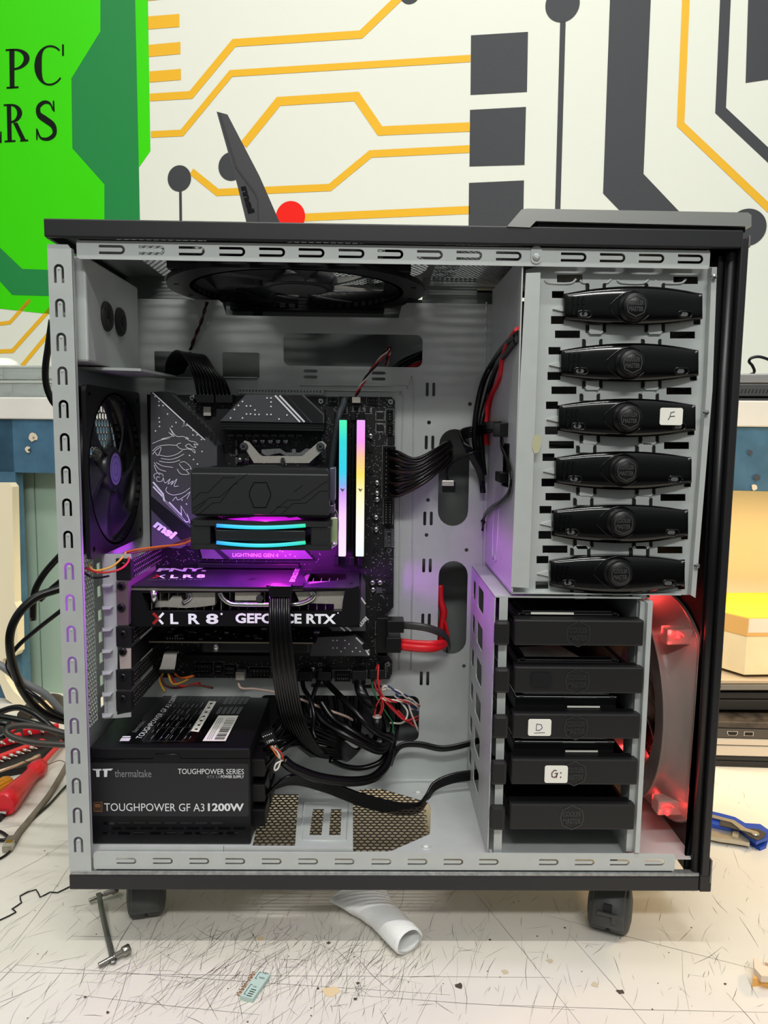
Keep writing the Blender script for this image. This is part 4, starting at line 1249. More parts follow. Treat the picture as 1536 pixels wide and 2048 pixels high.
for a, b in ((666, 1281), (674, 1281), (690, 1281), (666, 1296), (674, 1296), (690, 1296), (682, 1303), (705, 1303), (720, 1303), (698, 1288), (712, 1296)): mb.disc(mp(a, b), 0.0009, -Y3, 8)
mb.use(BLACKS).disc(at(733, 1292, YM - 0.0146), 0.0046, -Y3, 20)
mb.build('cover_print', None, mc)
mb = MB(); mb.use(SHROUD).pxp([(722, 1150), (731, 1165), (731, 1262), (665, 1262), (655, 1252), (716, 1246)], YM - 0.013, 0.011)
mc = mb.build('drive_cover', None, mobo)
mb = MB(); mb.use(MATS['heatsink_print'])
mp = lambda a, b: at(a, b, YM - 0.0134)
for pp in ([(680, 1253), (690, 1262)], [(690, 1252), (702, 1262)], [(722, 1195), (731, 1208)]): mb.stroke([mp(a, b) for a, b in pp], 0.0018, -Y3)
p = mp(717, 1249); mb.text('msi', p, mp(731, 1232) - p, mp(724, 1256) - p, bold=0.04)
mb.build('cover_print', None, mc)

# ================================================================== MEMORY MODULES
def ram(x0, x1, xb0, xb1, y0, y1, stops, label, nm):
    YR = 0.100
    t0, t1, b0, b1 = at(x0, y0, YR), at(x1, y0, YR), at(xb0, y1, YR), at(xb1, y1, YR)
    X0, X1 = (t0.x + b0.x) / 2, (t1.x + b1.x) / 2
    Z1, Z0 = t0.z, b0.z
    r = thing('memory_module', label, 'memory module', ((X0 + X1) / 2, YM - 0.004, (Z0 + Z1) / 2), 'lit memory modules')
    mb = MB(); mb.box(X0 - 0.0006, X1 + 0.0006, YR + 0.010, YM - 0.004, Z0 - 0.001, Z1 + 0.001, 0.0006)
    for z in (Z0 + 0.03, Z1 - 0.035): mb.box(X0 - 0.0012, X1 + 0.0012, YR + 0.018, YM - 0.02, z - 0.02, z + 0.02, 0.0004)
    mb.build('heat_spreader', BLACKM, r)
    mb = MB(); mb.box(X0, X1, YR, YR + 0.011, Z0, Z1, 0.0007)
    o = mb.build('light_bar', ramp_emit('light_bar_' + nm, 2, Z0, Z1, stops, 1.0), r, 'glowing rainbow light bar')
    c = V(((X0 + X1) / 2, YR - 0.0003, Z0 + (Z1 - Z0) * 0.49))
    mb = MB()
    mb.face([c + V((-0.0024, 0, 0.0022)), c + V((0, 0, -0.0018)), c + V((0.0003, 0, 0.0012))]); mb.face([c + V((0.0024, 0, 0.0020)), c + V((0.0002, 0, -0.0018)), c + V((0.0005, 0, 0.0012))])
    mb.build('emblem', SHROUD, o)
ram(678.5, 693.5, 677, 691, 840, 1113, [(0.0, (255, 228, 250)), (0.30, (250, 205, 250)), (0.47, (205, 150, 240)), (0.53, (120, 175, 235)), (0.62, (20, 205, 235)), (0.85, (10, 215, 215)), (0.97, (60, 240, 180))], 'left lit memory module glowing aqua above and violet-white below', 'a')
ram(713, 730.5, 712, 727, 840, 1113, [(0.0, (225, 255, 228)), (0.25, (252, 255, 235)), (0.45, (255, 246, 190)), (0.60, (255, 226, 90)), (0.74, (255, 190, 150)), (0.85, (250, 150, 240)), (1.0, (235, 160, 250))], 'right lit memory module glowing pink above and yellow-white below', 'b')

# ================================================================== PROCESSOR COOLER
YC = 0.012
cool = thing('cpu_cooler', 'black tower processor cooler with aqua light strips on its fan', 'cooler', (-0.045, 0.13, 0.40))
COOLM = mat('black_cooler_shell', (35, 36, 37), 0.45, 0.1)
x0, x1, z0, z1 = rect(382, 1034, 658, 938, YC)
z0, z1 = min(z0, z1), max(z0, z1)
mb = MB()
mb.prism([(x0, YC + 0.003, z0 + 0.003), (x0 + 0.004, YC + 0.003, z0), (x1 - 0.002, YC + 0.003, z0), (x1, YC + 0.003, z0 + 0.003), (x1, YC + 0.003, z1 - 0.003), (x1 - 0.003, YC + 0.003, z1), (x0 + 0.002, YC + 0.003, z1), (x0, YC + 0.003, z1 - 0.003)], Y3 * 0.022)
mb.box(x0, x1, YC, YC + 0.004, z0 + 0.0018, z1 - 0.004, 0.0012)
mb.prism([(x0 + 0.04, YC + 0.006, z1 - 0.001), (x0 + 0.05, YC + 0.012, z1 + 0.003), (x1 - 0.05, YC + 0.012, z1 + 0.003), (x1 - 0.04, YC + 0.006, z1 - 0.001)], Y3 * 0.012)
sh = mb.build('top_shell', COOLM, cool)
mb = MB(); mb.use(BLACKG)
cp = lambda a, b: at(a, b, YC - 0.0002)
mb.stroke([cp(a, b) for a, b in ((508, 965), (533, 965), (541, 985), (541, 993), (532, 1015), (508, 1015), (499, 993), (499, 982))], 0.0008, -Y3, closed=True)
for pp in ([(385, 1000), (400, 985), (416, 985), (446, 955), (470, 955)], [(385, 1018), (420, 995), (440, 994), (478, 960), (495, 948)], [(398, 1028), (425, 1006), (440, 1005), (468, 968), (476, 966)], [(388, 1025), (412, 1003)], [(540, 1028), (575, 1000), (600, 1000), (645, 968), (655, 962)], [(563, 1028), (586, 1007), (612, 1006), (640, 982), (655, 982)], [(588, 984), (606, 970)], [(552, 1014), (576, 1014)]):
    mb.stroke([cp(a, b) for a, b in pp], 0.0004, -Y3)
mb.build('engraved_lines', None, sh)
mb = MB()
for k in range(25):
    y = YC + 0.026 + k * 0.003
    mb.box(x0 + 0.002, x1 + 0.001, y, y + 0.0006, z0 + 0.002, z1 - 0.002)
mb.box(x0 + 0.03, x1 - 0.03, YC + 0.026, YC + 0.095, z0 + 0.008, z1 - 0.008)
mb.build('fin_stack', SHROUDD, cool)
mb = MB()
q = at(667, 942, 0.03)
mb.box(x1 - 0.0005, x1 + 0.0045, 0.028, 0.05, z1 - 0.03, z1 + 0.001, 0.0008); mb.box(x1 - 0.0005, x1 + 0.0040, 0.03, 0.05, z0 + 0.002, z1 - 0.034, 0.0008)
mb.build('side_clip', mat('smoky_grey_clip', (70, 66, 84), 0.3), cool)
# fan under the shell
fx0, fx1, fz0, fz1 = rect(378, 1100, 663, 1043, YC - 0.002)
fz0, fz1 = min(fz0, fz1), max(fz0, fz1)
fc = V(((fx0 + fx1) / 2, YC + 0.05, fz0)); fh = fz1 - fz0; fr = 0.052
fan = MB(); fan.use(COOLM)
sq = rrect(fx0, YC - 0.002, fx1, YC + 0.102, 0.006)
hole = circ(fc.x, fc.y, fr * 0.93, 48)
fan.plate(sq, [hole], (0, 0, fz0), X3, Y3, Z3 * 0.0045); fan.plate(sq, [hole], (0, 0, fz1 - 0.0045), X3, Y3, Z3 * 0.0045)
fan.lathe([(fr * 0.93, 0), (fr * 0.96, 0), (fr * 0.96, fh), (fr * 0.93, fh)], fc, Z3, 56, closed=True)
for s in (0, 1):
    xx = fx0 + 0.001 if s == 0 else fx1 - 0.019
    fan.box(xx, xx + 0.018, YC - 0.001, YC + 0.02, fz0 + 0.004, fz1 - 0.004, 0.001)
fan.box(fx0 + 0.024, fx1 - 0.024, YC - 0.0012, YC + 0.004, fz0 + 0.008, fz1 - 0.008, 0.001)
fo = fan.build('fan', None, cool)
AQ = ramp_emit('aqua_led_strip', 0, fx0 + 0.024, fx1 - 0.024, [(0.0, (10, 150, 245)), (0.12, (10, 200, 245)), (0.5, (40, 225, 235)), (0.85, (20, 215, 215)), (1.0, (10, 225, 170))], 1.0)
for ys, bow in ((1051, 4), (1085, 6)):
    mb = MB()
    mb.tube([at(433 + 178 * t, ys + bow * math.sin(PI * t), YC - 0.0035) for t in [k / 10 for k in range(11)]], 0.0017, 8, 2, flat=(0.0017, 0.0012), up=Z3)
    mb.build('light_strip', AQ, fo, 'glowing aqua light strip')
mb = MB()
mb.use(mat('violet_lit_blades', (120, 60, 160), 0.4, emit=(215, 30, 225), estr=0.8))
def blades(mb, o, u, v, n, r0, r1, nb, sweep, pitch, th=0.0012, cov=0.72):
    o, u, v, n = V(o), V(u), V(v), V(n)
    for k in range(nb):
        G = []
        for i in range(7):
            s = i / 6; r = r0 + (r1 - r0) * s
            row = []
            for j in range(6):
                t = j / 5
                ang = 2 * PI * k / nb + sweep * s * 0.5 + t * (2 * PI / nb) * (cov + 0.16 * s)
                row.append((o + u * (r * math.cos(ang)) + v * (r * math.sin(ang)) + n * (pitch * (t - 0.5) * (1 - 0.25 * s))))
            G.append(row)
        A = [[mb.v(p) for p in row] for row in G]; B = [[mb.v(p + n * th) for p in row] for row in G]
        for i in range(6):
            for j in range(5):
                mb._f([A[i][j], A[i + 1][j], A[i + 1][j + 1], A[i][j + 1]], True); mb._f([B[i][j], B[i][j + 1], B[i + 1][j + 1], B[i + 1][j]], True)
            for j in (0, 5): mb._f([A[i][j], A[i + 1][j], B[i + 1][j], B[i][j]])
        for i in (0, 6):
            for j in range(5): mb._f([A[i][j], A[i][j + 1], B[i][j + 1], B[i][j]])
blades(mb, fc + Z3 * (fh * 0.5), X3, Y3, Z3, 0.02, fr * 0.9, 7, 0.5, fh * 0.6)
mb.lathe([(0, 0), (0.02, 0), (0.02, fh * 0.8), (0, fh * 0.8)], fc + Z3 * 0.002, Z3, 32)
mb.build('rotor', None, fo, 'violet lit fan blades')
# the fan's own coloured lamps, shining down on the card and up into the fins
def led(name, p, col, power, r=0.006, parent=None):
    d = bpy.data.lights.new(name, 'POINT'); d.energy = power; d.color = col; d.shadow_soft_size = r
    o = bpy.data.objects.new(name, d); COL.objects.link(o); o.location = p
    return o
for dx, dy, col, pw in ((-0.030, 0.03, (0.10, 0.04, 1.0), 0.22), (-0.010, 0.025, (1.0, 0.02, 0.45), 0.16), (0.012, 0.05, (0.55, 0.03, 1.0), 0.45), (0.035, 0.055, (0.55, 0.05, 1.0), 0.20), (0.0, 0.085, (0.9, 0.03, 0.7), 0.30), (-0.058, 0.06, (0.40, 0.10, 1.0), 0.26), (0.062, 0.05, (0.42, 0.12, 1.0), 0.07)):
    led('fan_led', (fc.x + dx, YC + dy, fz0 - 0.006), col, pw)
led('fan_led', (fc.x, YC + 0.03, fz1 + 0.003), (0.9, 0.05, 0.8), 0.03, 0.002)
# mounting bracket in front of the processor
mb = MB()
YB_ = YM - 0.022
out = [(483, 889), (489, 881), (498, 884), (520, 910), (525, 912), (603, 912), (608, 909), (637, 884), (645, 882), (653, 890), (650, 897), (618, 926), (508, 926), (495, 905)]
mb.pxp(out, YB_, 0.003)
bk = mb.build('mounting_bracket', NICKEL, cool, 'silver mounting bracket')
for a, b, r in ((488, 893, 0.0044), (641, 893, 0.0044), (566, 920, 0.0028)):
    s = MB(); screw(s, at(a, b, YB_ - 0.0005), (0, -1, 0), r, 0.004, BLACKM, SHROUD if r > 0.004 else CHROME); s.build('screw', None, bk)
mb = MB()
mb.tube([at(a, b, 0.05) for a, b in ((655, 1018), (672, 1022), (676, 1050), (672, 1088), (660, 1092))], 0.001, 8, 4)
mb.build('wire_clip', CHROME, cool)
mb = MB(); mb.box(x1 + 0.0005, x1 + 0.007, 0.03, 0.034, fz0 + 0.002, fz1 + 0.002, 0.0008)
mb.build('clear_clip', mat('clear_plastic_clip', (200, 225, 170), 0.2, trans=0.6), cool)  # green glow from the memory is tinted into the clear plastic

# ================================================================== GRAPHICS CARD
YG = 0.050
gz = at(500, 1174, YG).z
gx0, gx1 = at(256, 1174, YG).x, at(719, 1174, YG).x
gpu = thing('graphics_card', 'black dual-slot graphics card lit violet on top and lettered GEFORCE RTX', 'graphics card', ((gx0 + gx1) / 2, YM, gz - 0.01))
BPL = mat('black_backplate', (40, 38, 44), 0.38, 0.4)
mb = MB()
zz = lambda a, b: tuple(atz(a, b, gz).xy)
win = [zz(a, b) for a, b in ((615, 1168), (606, 1150), (612, 1145), (690, 1141), (694, 1158))]
rim = [zz(a, b) for a, b in ((625, 1162), (655, 1150), (688, 1145), (690, 1150), (632, 1165))]
mb.plate([(gx0, YG), (gx1 - 0.003, YG), (gx1, YG + 0.004), (gx1 - 0.002, 0.141), (gx0, 0.141)], [win], (0, 0, gz), X3, Y3, Z3 * -0.0015)
bpl = mb.build('backplate', BPL, gpu)
mb = MB(); g4 = lambda a, b, l=0.0003: atz(a, b, gz) + Z3 * l
mb.use(WHITEP)
o_ = g4(312, 1144); mb.text('PNY.', o_, g4(412, 1143) - o_, g4(318, 1137) - o_, bold=0.04)
o_ = g4(340, 1157); mb.text('L R 8', o_, g4(410, 1156) - o_, g4(342, 1150) - o_, bold=0.04)
mb.stroke([g4(330, 1150), g4(320, 1153), g4(328, 1157)], 0.002, Z3); mb.use(REDC).stroke([g4(305, 1157), g4(317, 1153), g4(312, 1150)], 0.002, Z3)
mb.use(WHITEP)
o_ = g4(576, 1169); mb.text('GEFORCE RTX', o_, g4(596, 1134) - o_, g4(586, 1169) * 0 + (o_ - g4(588, 1169)) * 0.9, bold=0.03) if False else mb.text('GEFORCE RTX', g4(587, 1169), g4(602, 1134) - g4(587, 1169), g4(576, 1169) - g4(587, 1169), bold=0.03)
mb.use(DIMP)
o_ = g4(296, 1161); mb.text('GAMING', o_, g4(404, 1160) - o_, g4(298, 1159) - o_)
mb.use(BLACKS).disc(g4(506, 1158, 0.0004), 0.0035, Z3, 20)
mb.use(CHROME).disc(g4(702, 1167, 0.0004), 0.0022, Z3, 16)
mb.build('backplate_print', None, bpl)
mb = MB(); mb.box(gx0 + 0.001, gx1 - 0.055, YG + 0.001, YM, gz - 0.0045, gz - 0.0022)
mb.build('card_board', mat('card_edge', (120, 116, 108), 0.5), gpu)
mb = MB(); YF = YG - 0.001
mb.pxp([(256, 1183), (300, 1183), (300, 1184), (620, 1181), (690, 1180), (718, 1172), (719, 1249), (690, 1254), (680, 1251), (258, 1253)], YF, 0.006, [[(284, 1186), (600, 1184), (692, 1182), (684, 1222), (297, 1223)]])
b0, b1 = at(256, 1253, YF), at(719, 1253, YF)
mb.box(b0.x, b1.x, YF + 0.004, 0.138, b0.z, b0.z + 0.003)
mb.box(b0.x, b0.x + 0.002, YF + 0.005, 0.138, b0.z, gz - 0.006); mb.box(b1.x - 0.002, b1.x, YF + 0.005, 0.138, b0.z, gz - 0.002)
shd = mb.build('shroud', BLACKS, gpu)
mb = MB(); mb.use(mat('lit_white_lettering', (226, 228, 235), 0.4, emit=(226, 228, 235), estr=0.25))
mb.pxtext('L', 341, 1248, 357, 1227, YF - 0.0002, 0.03); mb.pxtext('R', 377, 1248, 400, 1227, YF - 0.0002, 0.03); mb.pxtext('8', 412, 1248, 437, 1227, YF - 0.0002, 0.03); mb.pxtext('GEFORCE RTX', 471, 1247, 672, 1226, YF - 0.0002, 0.035)
xs_ = lambda a, b: at(a, b, YF - 0.0004)
mb.stroke([xs_(327, 1226), xs_(318, 1236)], 0.0022, -Y3); mb.stroke([xs_(317, 1238), xs_(326, 1248)], 0.0022, -Y3)
mb.disc(xs_(443, 1228), 0.0011, -Y3, 12); mb.disc(xs_(676, 1226), 0.0007, -Y3, 10)
mb.use(mat('red_letter', (150, 30, 34), 0.5)).stroke([xs_(306, 1226), xs_(317, 1237), xs_(306, 1248)], 0.0028, -Y3)
mb.build('side_lettering', None, shd)
mb = MB(); YN = YG + 0.006
mb.pxp([(310, 1215), (312, 1203), (337, 1203), (345, 1192), (362, 1192), (366, 1204), (372, 1208), (380, 1200), (382, 1184), (430, 1184), (430, 1210), (400, 1214), (370, 1216), (330, 1214)], YN, 0.05)
mb.pxp([(470, 1184), (521, 1184), (521, 1201), (470, 1201)], YN - 0.002, 0.05)
mb.pxp([(590, 1184), (690, 1182), (686, 1200), (684, 1218), (668, 1218), (668, 1208), (600, 1206)], YN, 0.05)
for k in range(22):
    q = rect(300 + k * 17.5, 1186, 301.2 + k * 17.5, 1221, YN); mb.box(q[0], q[1], YN + 0.004, 0.13, q[2], q[3])
mb.build('heatsink_fins', NICKEL, gpu, 'shiny heatsink fins')
mb = MB()
mb.tube([at(a, b, YG + 0.004) for a, b in ((440, 1184), (446, 1196), (462, 1207), (490, 1209), (545, 1209), (595, 1208), (620, 1200), (628, 1190), (622, 1180))], 0.0029, 12, 6)
mb.tube([at(a, b, YG + 0.006) for a, b in ((378, 1184), (380, 1196), (366, 1206))], 0.0026, 12, 4)
mb.build('heat_pipe', CHROME, gpu)
mb = MB(); p = at(519, 1197, YG); mb.cyl((p.x, YG - 0.0005, p.z), (p.x, YG + 0.006, p.z), 0.0034); p = at(308, 1190, YG); mb.cyl(p + Z3 * 0.005, p - Z3 * 0.007, 0.0032)
mb.build('spring_screw', CHROME, gpu)
mb = MB(); q = rect(537, 1196, 580, 1174, YG - 0.004); mb.box(q[0], q[1], YG - 0.004, YG + 0.018, min(q[2:]), max(q[2:]), 0.0008)
mb.box(q[0] - 0.003, q[1] + 0.012, YG + 0.001, YG + 0.02, gz - 0.0015, gz + 0.0015)
mb.build('power_socket', BLACKS, gpu)
# two-slot bracket with its screws
mb = MB(); YK = YS - 0.003
mb.pxp([(232, 1164), (256, 1162), (256, 1250), (234, 1251)], YK, 0.001)
mb.pxp([(256, 1163), (257, 1163), (257, 1250), (256, 1250)], YK, 0.09)
gb_ = mb.build('bracket', mat('maroon_lit_steel', (128, 108, 114), 0.4, 0.6), gpu)  # maroon light on the bracket is mixed into its steel colour
for a, b in ((243, 1172), (243, 1215)):
    s = MB(); screw(s, at(a, b, YK), (0, -1, 0), 0.0040, 0.003, BLACKG, BLACKS); s.build('screw', None, gb_)

# ================================================================== SECOND CARD AND RIBBON BRACKET
YE = 0.082
ez = at(470, 1283, YE).z
c2 = thing('expansion_card', 'small black circuit card plugged in below the graphics card', 'circuit card', (-0.12, YM, ez))
mb = MB()
ex0, ex1 = at(298, 1283, YE).x, at(632, 1283, YE).x
mb.plate([(ex0, YE), (ex1 - 0.002, YE), (ex1, YE + 0.004), (ex1, YM - 0.002), (ex0 + 0.01, YM - 0.002)], [], (0, 0, ez), X3, Y3, Z3 * -0.0018)
ecb = mb.build('card_board', PCBM, c2)
mb = MB(); mb.box(ex0, ex1 - 0.003, YE - 0.0003, YE + 0.0004, ez - 0.0018, ez - 0.0004); mb.build('board_edge', mat('tan_board_edge', (128, 120, 104), 0.5), ecb)
random.seed(5)
mb = MB()
for i in range(130):
    x, y = random.uniform(ex0 + 0.01, ex1 - 0.004), random.uniform(YE + 0.004, YM - 0.012)
    a, b, h = random.choice(((0.001, 0.002, 0.0008), (0.002, 0.001, 0.0008), (0.004, 0.004, 0.0012), (0.0006, 0.003, 0.0004), (0.006, 0.005, 0.0015)))
    mb.use(random.choice((SD, BLACKM, BLACKM, DIMP, SHROUD))).box(x, x + a, y, y + b, ez, ez + h)
for k in range(7): mb.use(CHROME).cyl((ex0 + 0.017 + k * 0.0026, YE + 0.004, ez), (ex0 + 0.0185 + k * 0.0026, YE + 0.006, ez + 0.003), 0.0005, seg=6)
tag(mb.build('surface_components', None, ecb), None, None, kind='stuff')
mb = MB(); q = rect(400, 1308, 620, 1286, YE + 0.01)
mb.box(q[0], q[1], YE + 0.012, YM - 0.014, min(q[2:]), ez - 0.002, 0.003)
mb.build('card_heatsink', SHROUDD, c2)
mb = MB(); p = at(432, 1285, YE + 0.006); mb.cyl(p, p - Z3 * 0.009, 0.0030); mb.build('capacitor', mat('capacitor_can', (200, 200, 200)), c2)

rib = thing('ribbon_cable', 'grey ribbon cable with its silver slot bracket below the graphics card', 'cable', (-0.2, 0.09, 0.22))
mb = MB()
mb.use(mat('bracket_nickel', (196, 184, 176), 0.4, 0.4)).pxp([(238, 1298), (262, 1297), (262, 1337), (240, 1338)], YK, 0.001)
a = at(262, 1297, YK); b = at(262, 1337, YK)
mb.use(BLACKM).box(a.x - 0.001, a.x, YK + 0.004, YK + 0.1, b.z, a.z)
rb_ = mb.build('bracket', None, rib)
s = MB(); screw(s, at(246, 1303, YK), (0, -1, 0), 0.0040, 0.003, BLACKG, BLACKS); s.build('screw', None, rb_)
GREYR = mat('grey_ribbon', (168, 164, 158), 0.5)
mb = MB()
for k in range(14):
    f = k / 13
    mb.tube([at(345 + f * 12, 1303 + f * 2, 0.105), at(332 + f * 22, 1305 - f * 0, 0.098), at(328 + f * 24, 1312, 0.094), at(324 + f * 26, 1328, 0.093), at(319 + f * 28, 1342, 0.093)], 0.0008, 6, 4)
mb.build('flat_cable', GREYR, rib)
mb = MB(); mb.pxp([(318, 1340), (350, 1340), (350, 1346), (318, 1346)], 0.090, 0.007); mb.build('plug', BLACKS, rib)

# ================================================================== POWER SUPPLY
YPS = 0.025
px0, px1, pz0, pz1 = -0.2692, -0.1152, FZ, 0.1448
psu = thing('power_supply', 'black power supply lettered TOUGHPOWER GF A3 1200W on the tower floor', 'power supply', ((px0 + px1) / 2, 0.09, pz0))
PSM = mat('black_powder_coat', (12, 12, 15), 0.42, spec=0.4, bump=0.03, bscale=2500)
mb = MB()
mb.box(px0, px1, YPS, YT - 0.002, pz0 + 0.0004, pz1, 0.0014)
psb = mb.build('housing', PSM, psu)
mb = MB()
sq_ = lambda a, b: at(a, b, YPS - 0.0003)
mb.tube([sq_(a, b) for a, b in ((180, 1519), (306, 1519), (311, 1509), (357, 1509), (362, 1519), (499, 1519))], 0.0007, 6, 1)
mb.build('lid_seam', BLACKG, psb)
mb = MB(); q = rect(181, 1632, 497, 1526, YPS)
mb.plate(rrect(q[0], min(q[2:]), q[1], max(q[2:]), 0.002), [], (0, YPS - 0.0005, 0), X3, Z3, Y3 * 0.0006)
plb = mb.build('side_label', mat('label_charcoal', (33, 33, 36), 0.45), psb)
mb = MB(); YL = YPS - 0.0005
mb.use(GREYP).pxtext('thermaltake', 230, 1554, 303, 1539, YL)
mb.use(WHITEP).pxtext('TOUGHPOWER SERIES', 356, 1548, 488, 1537, YL)
mb.use(GREYP).pxtext('ATX 3.0', 414, 1556, 440, 1550, YL)
mb.use(WHITEP).pxtext('POWER SUPPLY', 442, 1556, 488, 1550, YL, 0.015)
mb.pxtext('TOUGHPOWER GF A3', 209, 1622, 409, 1606, YL)
mb.pxtext('1200W', 416, 1622, 488, 1606, YL, 0.03)
l2 = lambda a, b: at(a, b, YL - 0.0004)
mb.face([l2(a, b) for a, b in ((184, 1538), (203, 1538), (203, 1541), (188, 1541))]); mb.face([l2(a, b) for a, b in ((192, 1541), (199, 1541), (199, 1554), (193, 1554))])
mb.face([l2(a, b) for a, b in ((205, 1538), (224, 1537), (223, 1541), (205, 1541))]); mb.face([l2(a, b) for a, b in ((208, 1541), (215, 1541), (214, 1554), (208, 1554))]); mb.disc(l2(225, 1538), 0.0004, -Y3, 8)
mb.use(mat('bronze_print', (150, 104, 62), 0.5))
mb.stroke([l2(a, b) for a, b in ((188, 1605), (204, 1604), (204, 1623), (188, 1623))], 0.0005, -Y3, closed=True)
mb.pxtext('80', 190, 1615, 202, 1607, YL, 0.04); mb.pxtext('PLUS', 190, 1618, 202, 1616, YL); mb.pxtext('GOLD', 190, 1622, 202, 1619, YL)
mb.build('label_print', None, plb)
mb = MB()
for r in range(3):
    for k in range(9 if r else 8):
        a = 205 + k * 31 + (r % 2) * 14; b = 1644 + r * 10
        q = rect(a, b + 5, a + 24, b, YPS)
        mb.plate(rrect(q[0], min(q[2:]), q[1], max(q[2:]), 0.001), [], (0, YPS - 0.0002, 0), X3, Z3, Y3 * 0.0004)
mb.build('vent_slots', BLACKG, psb)
# specification label on the top face
TZ = pz1 + 0.0003
t3 = lambda a, b: atz(a, b, TZ + 0.0002)
mb = MB()
mb.use(BLACKG).face([t3(a, b) - Z3 * 0.0002 for a, b in ((236, 1486), (449, 1485), (502, 1388), (330, 1388))]); 
mb.use(WHITEP)
def ttext(body, o, u, v, bold=0.0):
    o = atz(o[0], o[1], TZ + 0.0004); u = atz(u[0], u[1], TZ + 0.0004); v = atz(v[0], v[1], TZ + 0.0004)
    mb.text(body, o, u - o, v - o, bold=bold)
ttext('TOUGHPOWER GF A3', (282, 1478), (344, 1409), (271, 1476)); ttext('1200W', (346, 1407), (358, 1388), (336, 1405), 0.04)
mb.use(GREYP); ttext('thermaltake', (272, 1465), (292, 1442), (262, 1464))
mb.use(WHITEP)
mb.face([t3(a, b) for a, b in ((246, 1472), (262, 1472), (260, 1475), (244, 1475))]); mb.face([t3(a, b) for a, b in ((243, 1476), (262, 1476), (258, 1482), (239, 1482))])
# table rules, rows of small print and symbols
ln = lambda a, b, c, d, w_: mb.stroke([t3(a, b), t3(c, d)], w_, Z3)
mb.use(DIMP)
for k in range(6): ln(284 + k * 16, 1482, 360 + k * 14, 1392, 0.0003)
ln(284, 1482, 372, 1482, 0.0003); ln(302, 1456, 400, 1454, 0.0003); ln(324, 1430, 420, 1428, 0.0003)
random.seed(3)
mb.use(GREYP)
for k in range(10):
    for j in range(7):
        if random.random() < 0.35: continue
        s = j / 7 + 0.03; e = s + random.uniform(0.04, 0.11)
        xa, xb = 290 + k * 9.6, 366 + k * 8.6
        ln(xa + (xb - xa) * s, 1480 - 88 * s, xa + (xb - xa) * e, 1480 - 88 * e, 0.0006)
for k in range(5):
    for j in range(2):
        xa, xb = 432 + k * 10 + j * 14, 441 + k * 10 + j * 14
        for r in range(3): ln(xa + r * 2.5, 1428 - j * 20, xb + r * 2.5, 1414 - j * 20, 0.0005)
mb.use(PAPER).face([t3(a, b) for a, b in ((381, 1462), (397, 1464), (433, 1403), (418, 1402))])
mb.use(BLACKM)
for k in range(7):
    f = (k + 0.5) / 7; mb.disc(t3(390 + 35 * f, 1463 - 60 * f) + Z3 * 0.0002, 0.0018, Z3, 10)
mb.use(PAPER).face([t3(a, b) for a, b in ((405, 1482), (451, 1482), (477, 1431), (437, 1431))])
mb.use(BLACKM)
for k in range(40):
    f = k / 40
    if random.random() < 0.3: continue
    a0, b0 = 428 + 26 * f, 1480 - 44 * f
    mb.stroke([t3(a0, b0) + Z3 * 0.0002, t3(a0 + 20 - 2 * f, b0) + Z3 * 0.0002], random.choice((0.0004, 0.0007, 0.001)), Z3)
mb.use(DIMP)
for k in range(3): mb.stroke([t3(414 + 4 * k, 1479) + Z3 * 0.0002, t3(438 + 4 * k, 1436) + Z3 * 0.0002], 0.0005, Z3)
mb.build('top_label', None, psb)
mb = MB()
for z, y0 in ((0.118, 0.04), (0.118, 0.085), (0.092, 0.04), (0.092, 0.085), (0.066, 0.04), (0.066, 0.085)):
    mb.box(px1 - 0.001, px1 + 0.012, y0, y0 + 0.035, z - 0.009, z + 0.009, 0.001)
mb.build('plug_block', BLACKS, psb)

